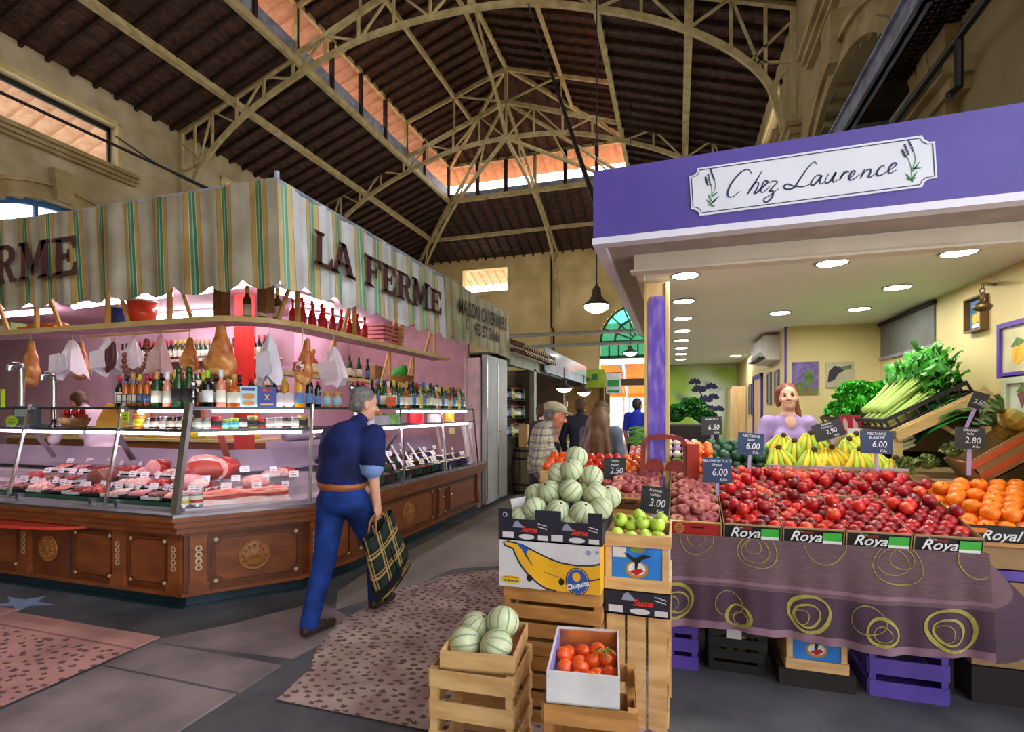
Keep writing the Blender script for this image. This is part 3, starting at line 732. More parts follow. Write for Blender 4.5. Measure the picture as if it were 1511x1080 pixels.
g=G();g.tube([(Xl,3.3,3.33),(-2.94,3.3,3.33),(-2.94,9.05,3.3)],0.02,6);g.tube([(-2.95,3.32,2.5),(-2.95,3.32,3.4)],0.02,6);part('frame',g,M_steelb,aw)
g=G();g.bb((Xl,3.4,3.3),(-3.0,9.0,3.32));part('top_sheet',g,M_canv,aw)
# letters in a heavy slab serif, drawn in a unit box
def R(x0,y0,x1,y1):return[(x0,y0),(x1,y0),(x1,y1),(x0,y1)]
SER=lambda x0,x1,y,up:[(x0,y),(x1,y),(x1-0.06,y+0.1*up),(x0+0.06,y+0.1*up)]
GL={
'L':[R(.18,.05,.42,.95),SER(.04,.56,1,-1),[(.04,0),(1,0),(.98,.36),(.88,.36),(.8,.13),(.42,.13),(.04,.1)]],
'A':[[(.06,.03),(.22,.03),(.56,.98),(.42,.98)],[(.42,1.0),(.6,1.0),(.96,.03),(.68,.03)],R(.26,.28,.72,.4),SER(-.04,.34,0,1),SER(.58,1.08,0,1),R(.3,.9,.6,1.0)],
'F':[R(.18,.05,.42,.95),SER(.04,.58,0,1),[(.04,1),(1,1),(.98,.66),(.88,.66),(.8,.87),(.42,.87),(.04,.9)],R(.42,.46,.7,.58),R(.66,.36,.74,.68)],
'E':[R(.18,.05,.42,.95),[(.04,0),(1,0),(1,.34),(.9,.34),(.8,.13),(.42,.13),(.04,.1)],[(.04,1),(.98,1),(.96,.68),(.86,.68),(.78,.87),(.42,.87),(.04,.9)],R(.42,.45,.68,.57),R(.64,.36,.72,.67)],
'R':[R(.16,.05,.4,.95),SER(.02,.54,0,1),SER(.02,.5,1,-1),[(.4,1),(.7,1),(.9,.88),(.94,.74),(.9,.58),(.7,.46),(.4,.46),(.4,.57),(.6,.57),(.7,.66),(.7,.8),(.6,.89),(.4,.89)],[(.48,.48),(.7,.48),(.9,.1),(1.02,.1),(1.02,0),(.76,0)]],
'M':[R(.1,.05,.24,.95),R(.76,.05,.96,.95),[(.06,1),(.3,1),(.54,.38),(.46,.1)],[(.94,1),(.72,1),(.44,.3),(.5,.1)],SER(-.02,.36,0,1),SER(.64,1.08,0,1),R(-.02,.92,.24,1),R(.76,.92,1.06,1)],
}
def letters(word,boxes,o,x,up,par,m):
 for ch,(a,b,z0,z1) in zip(word,boxes):
  g=G();M=frameM(Vector(o)+Vector(x)*a+Vector(up)*z0,x,up)
  for q in GL[ch]:
   P=[(p[0]*(b-a),p[1]*(z1-z0))for p in q]
   if sum(P[i][0]*P[(i+1)%len(P)][1]-P[(i+1)%len(P)][0]*P[i][1]for i in range(len(P)))<0:P=P[::-1]
   g.prism(P,0,0.004,M=M)
  part('letter',g,m,par)
letters('LAFERME',[(3.64,3.9,2.77,3.06),(3.88,4.22,2.77,3.06),(4.37,4.68,2.77,3.07),(4.68,4.97,2.77,3.07),(4.98,5.32,2.77,3.07),(5.33,5.75,2.76,3.08),(5.78,6.1,2.77,3.06)],(-2.868,0,0),(0,1,0),(0,0,1),aw,M_let)
letters('LAFERME',[(-8.3,-8.02,2.75,3.1),(-8.0,-7.6,2.75,3.1),(-7.25,-6.9,2.75,3.1),(-6.55,-6.2,2.75,3.1),(-6.17,-5.83,2.75,3.1),(-5.8,-5.4,2.75,3.1),(-5.36,-5.04,2.75,3.1)],(0,3.252,0),(1,0,0),(0,0,1),aw,M_let)
text('lettering','MAISON CAVERIVIERE',M_let2,aw,(-2.868,7.72,3.03),(0,1,0.03),(0,0,1),size=0.3,xs=0.72,bold=0.006)
text('lettering','93 57 76 66',M_let2,aw,(-2.868,7.85,2.78),(0,1,0.02),(0,0,1),size=0.26,xs=0.9,bold=0.006)
g=G();stroke(g,[(0.06,0.16),(0.0,0.14),(-0.02,0.08),(0.0,0.02),(0.06,0.0)],0.03,M=frameM((-2.868,6.95,2.72),(0,1,0),(0,0,1)));part('phone_symbol',g,M_let2,aw)
# ---------------------------------------------------------------- stall cabin
M_pinkw=mat('mauve_wall_panel','caa6b4',0.6,col2='b78fa2',scale=1.2,spec=0.3)
M_pinkc=mat('mauve_ceiling_panel','c295a8',0.6,col2='a97c92',scale=1.2)
M_red=mat('red_column_paint','d8281c',0.5,col2='c02418',scale=3)
M_shelfw=mat('pale_shelf_wood','d9c48a',0.55,col2='c6ab6c',scale=4,stretch=(1,1,6))
M_shelfu=mat('mauve_shelf_underside','c99fb0',0.6)
M_stick=mat('hanger_wood','d2a95e',0.6,col2='b98c44',scale=6)
M_tube=mat('pinkish_fluorescent_tube','ffffff',0.5,emit=20.0,ecol=(1.0,0.76,0.88))
M_tubew=mat('white_fluorescent_tube','ffffff',0.5,emit=26.0,ecol=(1.0,0.84,0.9))
M_lgrey=mat('pale_grey_panel','aeb4b4',0.45,col2='9ca3a4',scale=2)
M_chrome=mat('chrome','c8ccd2',0.18,metal=1.0,col2='b8bcc4')
M_brush=mat('brushed_steel','a9a9b0',0.32,metal=1.0,col2='8f9098',scale=4)
cab=thing('deli_cabin','mauve lined cabin of the deli stall behind the glass counter','stall',(-5.5,6.5,0))
g=G();g.bb((-14.5,3.5,3.0),(-3.0,9.0,3.04));part('ceiling_panel',g,M_pinkc,cab)
g=G();g.bb((-14.5,6.6,0),(-5.6,6.68,3.0));g.bb((-5.62,6.6,0),(-5.54,8.95,3.0));part('back_wall',g,M_pinkw,cab)
g=G();g.bb((-5.6,8.0,0),(-3.28,8.06,3.0));part('end_wall',g,mat('rose_end_wall','b0868e',0.6),cab)
g=G();g.bb((-3.28,7.92,0),(-3.05,8.0,2.42));g.bb((-3.3,7.9,0),(-3.27,7.98,2.45));part('corner_post',g,mat('pale_pink_board','d8b9bb',0.6),cab)
g=G();g.bb((-5.27,5.2,0),(-5.05,5.3,3.0));part('column',g,M_red,cab,label='red square column inside the deli stall')
g=G();g.bb((-9.2,3.36,2.9),(-3.0,3.5,3.0));g.bb((-3.1,3.5,2.9),(-2.96,9.0,3.0));part('fascia_beam',g,mat('brown_beam','7a4f2a',0.6),cab)
for x,y in ((-4.1,3.9),(-3.45,3.75)):
 g=G();g.bb((x-0.05,y-0.05,2.42),(x+0.05,y+0.05,3.0));part('roof_post',g,mat('brown_beam','7a4f2a',0.6),cab)
for i,(a,b) in enumerate((((-7.6,4.87),(-5.7,4.7)),((-5.3,4.7),(-4.3,4.55)),((-4.4,4.5),(-4.35,5.9)),((-7.5,5.8),(-6.2,5.8)),((-5.0,6.0),(-4.9,7.4)),((-9.6,5.0),(-8.2,5.0)))):  # last tube is unseen, added to brighten the cabin's left back wall
 t=thing('ceiling_tube','fluorescent tube on the deli cabin ceiling, '+('far left','above the big ham','behind the curved shelf bend','back left','back right','farthest left, added to light the back wall')[i],'light',((a[0]+b[0])/2,(a[1]+b[1])/2,2.93),None,'fluorescent tubes of the deli cabin')
 g=G();g.tube([(a[0],a[1],2.93),(b[0],b[1],2.93)],0.03,8);part('tube',g,M_tubew,t)
 g=G();g.bar((a[0],a[1],2.98),(b[0],b[1],2.98),0.08,0.03);part('fitting',g,M_white,t)
 # side cupboards
for i,(y0,y1) in enumerate(((7.98,8.5),(8.52,9.05))):
 t=thing('grey_cupboard_door','tall pale grey panel door beside the deli counter, %s of the two'%('nearer' if i==0 else 'farther'),'door',(-2.98,(y0+y1)/2,0))
 g=G();g.bb((-3.03,y0,0.04),(-2.95,y1,2.47));part('leaf',g,M_lgrey,t)
 g=G();g.bb((-2.952,y0+0.03,0.1),(-2.944,y0+0.05,2.4));g.ball((-2.93,y0+0.09,1.2),0.015,8,6);part('trim',g,M_chrome,t)
 # upper shelf with a rounded corner
def shelf_path(off,n=10):
 """front edge of the hanging shelf, moved back by off"""
 P=[(-9.0,3.62+off)];cx,cy,r=-4.0,4.22,0.6-off
 for i in range(n+1):
  t=-pi/2+(pi/2)*i/n;P.append((cx+r*math.cos(t),cy+r*math.sin(t)))
 P.append((-3.4-off,7.55));return P
us=thing('hanging_shelf','long curved wooden shelf hung over the deli counter','shelf',(-4.5,4.5,2.38))
g=G();A=shelf_path(0);B=shelf_path(0.32)
for z,m in ((2.355,1),(2.39,0)):g.add([(x,y,z)for x,y in A]+[(x,y,z)for x,y in B],[((i,i+1,len(A)+i+1,len(A)+i)if z>2.36 else(len(A)+i,len(A)+i+1,i+1,i))for i in range(len(A)-1)],m)
part('board',g,[M_shelfw,M_shelfu],us)
g=G();g.add([(x,y,2.345)for x,y in A]+[(x,y,2.395)for x,y in A],[(i,i+1,len(A)+i+1,len(A)+i)for i in range(len(A)-1)]);part('edge_strip',g,M_shelfw,us)
for(x,y,dx,dy) in ((-7.0,3.63,0.2,0.1),(-6.2,3.63,0.2,0.1),(-5.2,3.63,0.15,0.1),(-4.42,3.63,0.15,0.1),(-3.42,4.12,-0.05,-0.2),(-3.4,5.0,-0.05,-0.15),(-3.4,6.0,-0.05,-0.2),(-3.4,7.0,-0.05,-0.2)):
 g=G();g.bar((x,y,2.39),(x,y,3.0),0.035,0.035);part('hanger',g,M_stick,us)
 g=G();g.bar((x+dx,y+dy,2.39),(x,y+0.02,2.98),0.03,0.03);part('hanger',g,M_stick,us)
ls=thing('hanging_shelf','lower wooden shelf of bottles hung below the curved one','shelf',(-4.0,5.9,1.96))
g=G();g.bb((-4.22,4.5,1.945),(-3.92,7.5,1.965));g.bb((-3.92,4.5,1.93),(-3.9,7.5,1.975));part('board',g,M_shelfw,ls)
for y in (5.35,6.6,7.3):
 g=G();g.bar((-3.91,y,1.96),(-3.91,y,2.4),0.03,0.03);g2=G();g2.bar((-3.91,y-0.22,1.96),(-3.91,y-0.02,2.4),0.025,0.025);part('hanger',g,M_stick,ls);part('hanger',g2,M_stick,ls)
 # ---------------------------------------------------------------- glass counter
M_cw=mat('carved_counter_wood','8a4a22',0.38,col2='6f3817',scale=4,detail=5,stretch=(1,1,3))
M_cwd=mat('darker_counter_wood','6e3717',0.4,col2='5a2b11',scale=4,detail=5)
M_orn=mat('pale_carved_ornament','cdb48c',0.6)
M_med=mat('carved_medallion_wood','a3672f',0.45,col2='85501f',scale=30,bump=0.4)
M_plin=mat('dark_teal_plinth','16303a',0.4,col2='0d2029',scale=3)
M_dfloor=mat('display_floor_steel','b9a6b0',0.35,metal=0.3)
M_mauve=mat('mauve_case_steel','a894a8',0.4,metal=0.2,col2='917f95',scale=2)
ct=thing('deli_counter','carved wooden deli counter with a slanted glass display case','counter',(-4,4.5,0))
BASE=[(-8.6,3.15),(-3.69,3.15),(-3.12,3.81),(-3.02,4.4),(-3.02,7.8)]
def inset(P,d):
 """polyline moved inward (to the left of travel)"""
 out=[]
 for i,p in enumerate(P):
  ns=[]
  for a,b in ((i-1,i),(i,i+1)):
   if a>=0 and b<len(P):
    v=Vector((P[b][0]-P[a][0],P[b][1]-P[a][1])).normalized();ns.append(Vector((-v.y,v.x)))
  n=sum(ns,Vector((0,0))).normalized();k=d/max(0.3,n.dot(ns[0]));out.append((p[0]+n.x*k,p[1]+n.y*k))
 return out
BACK=[(-4.0,7.8),(-4.0,4.75),(-4.35,4.2),(-8.6,4.2)]
def loop(d,zz0,zz1,g,m=0,back=BACK):g.prism(inset(BASE,d)+back,zz0,zz1,m)
g=G();loop(0.03,0,0.1,g);loop(-0.01,0.0,0.02,g);part('plinth',g,M_plin,ct)
g=G();loop(0.0,0.1,0.6,g);part('carcass',g,M_cwd,ct)
g=G();loop(-0.03,0.1,0.13,g);loop(-0.04,0.58,0.61,g);loop(-0.1,0.61,0.66,g);loop(-0.13,0.66,0.71,g);loop(-0.16,0.71,0.745,g);part('ledge',g,M_cw,ct)
g=G();loop(-0.15,0.745,0.765,g);part('steel_rim',g,M_brush,ct)
g=G();loop(0.02,0.765,0.78,g);part('display_floor',g,M_dfloor,ct)
def face(i):a,b=BASE[i],BASE[i+1];return frameM((a[0],a[1],0),(b[0]-a[0],b[1]-a[1],0),(0,0,1)),math.dist(a,b)
def panel(M,x0,x1,z0=0.17,z1=0.54,clip=0.05):
 g=G();g.prism([(x0+0.02,z0+0.02),(x1-0.02,z0+0.02),(x1-0.02,z1-0.02),(x0+0.02,z1-0.02)],0.0,0.006,M=M);part('panel',g,M_cw,ct)
 P=[(x0+clip,z0),(x1-clip,z0),(x1-clip,z0+clip*0.6),(x1,z0+clip),(x1,z1-clip),(x1-clip,z1-clip*0.6),(x1-clip,z1),(x0+clip,z1),(x0+clip,z1-clip*0.6),(x0,z1-clip),(x0,z0+clip),(x0+clip,z0+clip*0.6)]
 g=G();n=len(P)
 for k in range(n):
  a,b=P[k],P[(k+1)%n];p=M@Vector((a[0],a[1],0.008));q=M@Vector((b[0],b[1],0.008));g.bar(p,q,0.018,0.016,up=M.to_3x3()@Vector((0,0,1)))
 part('moulding',g,M_cwd,ct)
 for cx,cz in ((x0+0.02,z0+0.02),(x1-0.02,z0+0.02),(x0+0.02,z1-0.02),(x1-0.02,z1-0.02)):
  g=G();g.ball((cx,cz,0.008),(0.018,0.018,0.012),8,5,M=M);part('corner_boss',g,M_orn,ct)
def pilaster(M,x,w=0.12):
 g=G();g.prism(R(x-w/2,0.12,x+w/2,0.6),0,0.03,M=M);g.prism(R(x-w/2-0.012,0.12,x+w/2+0.012,0.2),0,0.042,M=M);part('pilaster',g,M_cw,ct)
 g=G()
 for k in range(4):
  z=0.3+k*0.05
  for s in (-1,1):stroke(g,[(x+s*0.004,z),(x+s*0.02,z+0.012),(x+s*0.016,z+0.03),(x+s*0.004,z+0.042)],0.012,M=M,z=0.032)
 part('carved_scroll',g,M_orn,ct)
def medallion(M,x,z=0.36,r=0.13):
 prof=[(r,0),(r,0.012),(r*0.93,0.02),(r*0.86,0.012),(r*0.8,0.014),(r*0.5,0.026),(r*0.25,0.02),(r*0.18,0.03),(0.0001,0.032)]
 g=G();g.lathe(prof,28,M=M@Matrix.Translation((x,z,0)))
 for k in range(12):
  t=2*pi*k/12;g.ball((x+r*0.62*math.cos(t),z+r*0.62*math.sin(t),0.018),(r*0.12,r*0.12,0.014),6,4,M=M)
 part('medallion',g,M_med,ct,True)
M0,L0=face(0);M1,L1=face(1);M2,L2=face(2);M3,L3=face(3)
x_of=lambda X:X+8.6
for X in (-3.76,-4.36,-5.5,-6.7,-7.9):pilaster(M0,x_of(X))
panel(M0,x_of(-4.26),x_of(-3.86));panel(M0,x_of(-4.9),x_of(-4.46));panel(M0,x_of(-6.6),x_of(-5.62));panel(M0,x_of(-7.8),x_of(-6.8))
medallion(M0,x_of(-5.22),r=0.115);g=G();g.prism(R(x_of(-4.955),0.13,x_of(-4.945),0.58),0,0.004,M=M0);part('seam',g,M_darkgap,ct)
pilaster(M1,0.1);panel(M1,0.2,L1-0.03,clip=0.06);medallion(M1,0.5,r=0.125)
pilaster(M2,0.12);panel(M2,0.22,L2-0.04,clip=0.04)
panel(M3,0.12,1.75);medallion(M3,1.12,r=0.14);g=G();g.prism(R(2.2,0.13,2.215,0.58),0,0.004,M=M3);g.prism(R(1.88,0.13,1.89,0.58),0,0.004,M=M3);part('seam',g,M_darkgap,ct)
panel(M3,2.28,3.2,clip=0.03);panel(M3,1.93,2.16,clip=0.03);pilaster(M3,3.33,0.1)
g=G()
for x in (2.05,2.3):g.ball((x,0.4,0.02),0.015,8,6,M=M3)
part('knob',g,M_chrome,ct)
bag=thing('bag_ledge','rounded red ledge for bags sticking out of the deli counter','shelf',(-5.9,3.0,0.62))
g=G();g.prism([(-8,3.13),(-8,2.9)]+[(-5.6+0.9*math.sin(t*pi/16),2.62+0.5-0.22*math.cos(t*pi/16))for t in range(9)]+[(-4.7,3.13)],0.575,0.6);part('board',g,mat('red_laminate','d84a38',0.35,col2='c83c2c',scale=3),bag)
# glass front: bottom line on the rim, top line leaning in
GB=[(-8.6,3.1),(-3.72,3.1),(-3.06,3.84),(-2.93,4.4),(-2.93,7.55)];GT=[(-8.6,3.29),(-3.8,3.29),(-3.16,3.99),(-3.01,4.45),(-3.01,7.55)]
Z0,Z1=0.77,1.585
def gp(i,t,v):
 a=Vector(GB[i]).lerp(Vector(GB[i+1]),t);b=Vector(GT[i]).lerp(Vector(GT[i+1]),t);p=a.lerp(b,v);return Vector((p.x,p.y,Z0+(Z1-Z0)*v))
def pane(i,t0,t1,v0=0.0,v1=1.0):
 g=G();q=[gp(i,t0,v0),gp(i,t1,v0),gp(i,t1,v1),gp(i,t0,v1)]
 g.add(q,[(0,1,2,3)]);part('glass_pane',g,M_glass,ct)
SP={0:[0.0,0.36,0.6,0.845,1.0],1:[0,1.0],2:[0,1.0],3:[0,0.28,0.63,1.0]}
for i in range(4):
 for a,b in zip(SP[i][:-1],SP[i][1:]):pane(i,a+0.004,b-0.004,0.0,0.98 if i<2 else 0.76)
 for k,t in enumerate(SP[i][:-1]):
  main=(i in (1,)and k==0)
  g=G();g.bar(gp(i,t,-0.01),gp(i,t,1.04 if i<3 else 0.98),0.06 if main else 0.022,0.035 if main else 0.02,up=(0,-1,0));part('post',g,M_brush if main else M_chrome,ct)
  for s in (-1,1):
   if i in (0,3):
    g=G();p=gp(i,min(1,max(0,t+s*0.03)),0.0);g.bb((p.x-0.018,p.y-0.018,0.765),(p.x+0.018,p.y+0.018,0.83));part('clamp',g,M_chrome,ct)
g=G();g.add([gp(3,1,0),(-3.9,7.55,Z0),(-3.6,7.55,Z1),gp(3,1,1)],[(0,1,2,3)]);part('glass_pane',g,M_glass,ct)
g=G();g.bar(gp(3,1,0),gp(3,1,1),0.02,0.02);g.bar(gp(3,1,1),(-3.5,7.55,Z1),0.02,0.02);part('post',g,M_black,ct)
M_shglass=glassmat('shelf_glass',(0.8,0.92,0.9),1.35)
def shelf_poly(front,d):return front+inset(front,d)[::-1]
for z,dep,nm in ((1.40,0.36,'lower'),(1.585,0.34,'upper')):
 Fv=[tuple(Vector(GB[i]).lerp(Vector(GT[i]),(z-Z0)/(Z1-Z0)))for i in range(5)];Fv=inset(Fv,0.025)
 g=G();I=inset(Fv,dep)
 for i in range(4):g.prism([Fv[i],Fv[i+1],I[i+1],I[i]],z-0.008,z)
 part('glass_shelf',g,M_shglass,ct)
 g=G()
 for i in range(4):g.bar((Fv[i][0],Fv[i][1],z-0.006),(Fv[i+1][0],Fv[i+1][1],z-0.006),0.025,0.022);g.bar((I[i][0],I[i][1],z-0.006),(I[i+1][0],I[i+1][1],z-0.006),0.02,0.02)
 part('shelf_rail',g,mat('dark_steel_rail','4a4f58',0.3,metal=0.8),ct)
 Tt=inset(Fv,0.05)
 segs=[(0,0.3,0.49),(0,0.5,0.735),(0,0.75,0.99),(1,0.06,0.94),(2,0.1,0.95),(3,0.02,0.3),(3,0.32,0.62),(3,0.64,0.97)]
 if z>1.5:segs=[(0,0.87,0.98),(1,0.15,0.95),(3,0.3,0.62),(3,0.64,0.97)]
 for i,a,b in segs:
  g=G();p=Vector(Tt[i]).lerp(Vector(Tt[i+1]),a);q=Vector(Tt[i]).lerp(Vector(Tt[i+1]),b);g.tube([(p.x,p.y,z-0.035),(q.x,q.y,z-0.035)],0.012,6);part('light_tube',g,M_tube,ct)
 if z<1.5:
  for i,t in ((0,0.2),(0,0.5),(0,0.75),(1,0.1),(3,0.05),(3,0.5)):
   g=G();p=Vector(I[i]).lerp(Vector(I[i+1]),t);n=Vector(inset(I,0.3)[i]).lerp(Vector(inset(I,0.3)[i+1]),t);g.bar((p.x,p.y,z-0.02),(n.x,n.y,0.98),0.05,0.02);part('stay',g,M_brush if(i,t)!=(1,0.1)else mat('rust_red_stay','8a3a30',0.5),ct)
   # mauve rear of the case, with sloping service ledge
g=G();P0=inset(GB,0.86);P1=inset(GB,0.72)
for i in range(4):
 a,b,c,d=P0[i],P0[i+1],P1[i+1],P1[i]
 g.add([(a[0],a[1],0.78),(b[0],b[1],0.78),(b[0],b[1],1.18),(a[0],a[1],1.18)],[(0,1,2,3)],0)
 g.add([(a[0],a[1],1.18),(b[0],b[1],1.18),(c[0],c[1],1.02),(d[0],d[1],1.02)],[(0,1,2,3)],0);g.add([(d[0],d[1],1.02),(c[0],c[1],1.02),(c[0],c[1],0.98),(d[0],d[1],0.98)],[(0,1,2,3)],0)
part('rear_panel',g,M_mauve,ct)
def spot(i,t,d,z=0.0):
 """point on the counter: segment, place along it, distance behind the glass foot"""
 a,b=Vector(GB[i]),Vector(GB[i+1]);v=(b-a).normalized();p=a.lerp(b,t);n=Vector((-v.y,v.x));q=p+n*d
 return Vector((q.x,q.y,z)),math.atan2(v.y,v.x)
 # ================================================================ bottles and jars
class Proto:
 """first use moves the original, later uses copy it with its parts"""
 def __init__(s,make):s.make=make;s.root=None;s.used=False
 def put(s,loc,rot=0.0,label=None,group=None,scale=None):
  if s.root is None:s.root=s.make()
  r=place(s.root,not s.used,loc,rot,label,group,scale);s.used=True
  return r
def gl(name,c,rough=0.12):return mat(name,c,rough,spec=0.6)
M_lab=mat('cream_paper_label','e9e3d0',0.7,rand=0.12);M_labb=mat('blue_paper_label','5f84b8',0.7);M_laby=mat('yellow_paper_label','d8c832',0.7);M_labr=mat('red_paper_label','b3242a',0.6)
def bottle(name,glass,label,cap,h=0.3,r=0.037,style='wine'):
 def make():
  t=thing(name,name,'bottle')
  if style=='wine':pr=[(r*.9,0),(r,0.006),(r,h*.58),(r*.8,h*.66),(r*.42,h*.74),(r*.36,h*.97),(r*.4,h)]
  elif style=='champ':pr=[(r*.95,0),(r,0.01),(r,h*.48),(r*.85,h*.6),(r*.5,h*.75),(r*.38,h*.84),(r*.42,h)]
  elif style=='squat':pr=[(r*.9,0),(r,0.01),(r,h*.5),(r*.7,h*.62),(r*.3,h*.68),(r*.28,h*.9),(r*.34,h)]
  else:pr=[(r*.9,0),(r,0.008),(r,h*.7),(r*.75,h*.82),(r*.45,h*.88),(r*.45,h)]
  g=G();g.lathe(pr,12);lpart('glass_body',g.mesh('glass_body',glass,True),t)
  g=G();g.lathe([(r*1.02,h*.14),(r*1.02,h*.46)],12);lpart('label',g.mesh('label',label,True),t)
  z0=h*(.8 if style in ('wine','champ')else .86);rr=r*.46
  g=G();g.lathe([(rr,z0),(rr,h+0.004),(0.0001,h+0.005)],10);lpart('capsule',g.mesh('capsule',cap,True),t)
  return t
 return Proto(make)
G_green=gl('green_bottle_glass','1f4a22');G_dark=gl('dark_bottle_glass','10120f');G_olive=gl('olive_bottle_glass','4b4a16');G_rose=gl('rose_wine_glass','e08a70');G_redl=gl('red_liqueur_glass','d41f1c');G_amber=gl('amber_liqueur_glass','c2601c');G_pale=gl('pale_wine_glass','b9b878');G_oil=gl('yellow_oil_plastic','d79a1e',0.25)
C_black=gl('black_cap','16161a',0.3);C_red=gl('red_cap','c21f24',0.3);C_gold=gl('gold_foil','c09a4a',0.35);C_blue=gl('blue_cap','2f74c0',0.3);C_white=gl('white_cap','e8e8ea',0.4);C_green=gl('lime_cap','9ad21e',0.4);C_yel=gl('yellow_cap','d8c92a',0.4)
B={'green':bottle('wine_bottle',G_green,M_lab,C_black),'dark':bottle('wine_bottle',G_dark,M_lab,C_red),'darkb':bottle('wine_bottle',G_dark,M_labb,C_black),'olive':bottle('wine_bottle',G_olive,M_lab,C_yel),'rose':bottle('wine_bottle',G_rose,M_lab,C_white),'pale':bottle('wine_bottle',G_pale,M_laby,C_gold),
'champ':bottle('sparkling_wine_bottle',G_green,M_lab,C_gold,0.31,0.043,'champ'),'champd':bottle('sparkling_wine_bottle',G_green,M_dark,G_green,0.31,0.045,'champ'),'red':bottle('liqueur_bottle',G_redl,M_labr,G_redl,0.27,0.036,'squat'),'amber':bottle('liqueur_bottle',G_amber,M_lab,C_gold,0.26,0.05,'squat'),'oil':bottle('oil_bottle',G_oil,M_labb,C_yel,0.29,0.042,'oil'),
'syr':bottle('syrup_bottle',G_dark,M_labb,C_red,0.27,0.033,'oil'),'blue':bottle('wine_bottle',G_green,M_labb,C_blue,0.3),'mini':bottle('syrup_bottle',G_amber,M_lab,C_blue,0.22,0.028,'oil'),'minir':bottle('syrup_bottle',G_amber,M_labb,C_red,0.22,0.028,'oil')}
BN={'green':'dark green wine bottle','dark':'black wine bottle, red capsule','darkb':'black wine bottle, blue label','olive':'olive wine bottle, yellow capsule','rose':'rose wine bottle with white capsule','pale':'pale wine bottle with yellow label','champ':'gold foiled sparkling wine bottle','blue':'green wine bottle with blue capsule','amber':'amber liqueur bottle','red':'bright red liqueur bottle','syr':'dark syrup bottle with red cap'}
rr=random.Random(4)
# crowd on the far end of the glass case
kinds=['green','dark','darkb','olive','green','rose','pale','champ','green','darkb','olive','blue','amber']
n=0
for row,X in enumerate((-3.1,-3.2,-3.3)):
 y=5.12+row*0.04
 while y<7.46:
  k=kinds[(n*5+row*3)%len(kinds)];n+=1
  B[k].put((X+rr.uniform(-.008,.008),y,1.586),rr.uniform(0,6),BN[k]+' on the case, %s in %s row'%(nth(int((y-5.1)/.094)),('front','middle','back')[row]),BN[k]+' on the case',rr.uniform(.93,1.12));y+=0.094
for i,(x,y) in enumerate(((-3.1,4.62),(-3.12,4.72),(-3.16,4.82),(-3.2,4.68),(-3.22,4.8))):
 B['syr'].put((x,y,1.586),i,'dark red capped syrup bottle on the case behind the walking man','syrup bottles behind the walking man')
 # hanging shelves
for i,(x,y) in enumerate(((-3.82,3.92),(-3.7,3.98),(-3.62,4.08))):B['olive'].put((x,y,2.392),i,BN['olive']+' standing on the bend of the curved hanging shelf','olive bottles on the curved shelf')
for i in range(16):
 y=4.3+(i//2)*0.15+(0.03 if i>5 else 0);B['red'].put((-3.52-0.11*(i%2),y,2.392),i,BN['red']+' on the curved shelf, %s in the %s row'%(nth(i//2),('front','back')[i%2]),'red liqueur bottles on the curved shelf')
B['amber'].put((-4.06,5.15,1.968),0,'round amber liqueur bottle at the near end of the lower hanging shelf',None,1.15)
for i,k in enumerate(('green','champ','champ','pale','green','amber','green','rose','darkb')):
 B[k].put((-4.04-0.05*(i%2),5.42+i*0.103,1.968),i,BN[k]+' on the lower hanging shelf',BN[k]+' of the lower shelf')
 # back shelves of the cabin
for z,x0,x1 in ((2.38,-9.0,-5.75),(1.9,-9.0,-5.75)):
 t=thing('wall_shelf','wooden wall shelf of bottles at the back of the deli cabin, %s one'%('upper' if z>2 else 'lower'),'shelf',((x0+x1)/2,6.5,z))
 g=G();g.bb((x0,6.34,z-0.03),(x1,6.595,z));part('board',g,M_shelfw,t)
 g=G();g.bb((x0,6.335,z-0.04),(x1,6.345,z+0.005));part('edge_strip',g,M_shelfu,t)
 x=x0+0.1;i=0
 while x<x1-0.05:
  k=('green','dark','dark','olive','champ','dark')[(i//4)%6];B[k].put((x,6.45,z+0.002),i,BN[k]+' on the %s back wall shelf, %s from the left'%('upper' if z>2 else 'lower',nth(i)),BN[k]+' on the %s back shelf'%('upper' if z>2 else 'lower'));x+=0.098;i+=1
  # ---------------------------------------------------------------- top of the case, left and bend
for i,(X,k,lb) in enumerate(((-4.72,'mini','small syrup bottle with white and blue cap, leftmost in the wire rack'),(-4.63,'mini','small orange syrup bottle with blue cap in the wire rack'),(-4.54,'minir','small orange syrup bottle with red cap in the wire rack'),(-4.46,'minir','small syrup bottle with red cap at the right of the wire rack'))):
 B[k].put((X,3.45,1.6),i,lb)
for i,(x,y,k,sc,lb) in enumerate(((-4.36,3.46,'champ',1.0,'gold foiled bottle left of the pair of dark sparkling wine bottles'),(-4.26,3.5,'champ',.95,'gold foiled bottle beside the white capped one on the case'),(-4.2,3.43,'rose',1.0,'white capped bottle on the case between gold and dark green ones'),(-4.1,3.45,'champd',1.12,'tall dark green sparkling wine bottle, left one of the pair'),(-4.0,3.47,'champd',1.12,'tall dark green sparkling wine bottle, right one of the pair'))):
 B[k].put((x,y,1.586),i,lb,None,sc)
t=thing('wire_rack','low dark wire rack of small syrup bottles on the deli case','rack',(-4.59,3.45,1.586))
g=G()
for z in (1.592,1.64,1.7):
 for y in (3.405,3.495):g.tube([(-4.77,y,z),(-4.41,y,z)],0.004,5)
 for x in (-4.77,-4.41):g.tube([(x,3.405,z),(x,3.495,z)],0.004,5)
for k in range(7):g.tube([(-4.77+k*0.06,3.405,1.588),(-4.77+k*0.06,3.405,1.7)],0.004,5);g.tube([(-4.77+k*0.06,3.495,1.588),(-4.77+k*0.06,3.405,1.592)],0.004,5)
part('wires',g,M_black,t,stuff=True)
B['wl']=bottle('wine_bottle',G_dark,C_white,C_green,0.31,0.044)
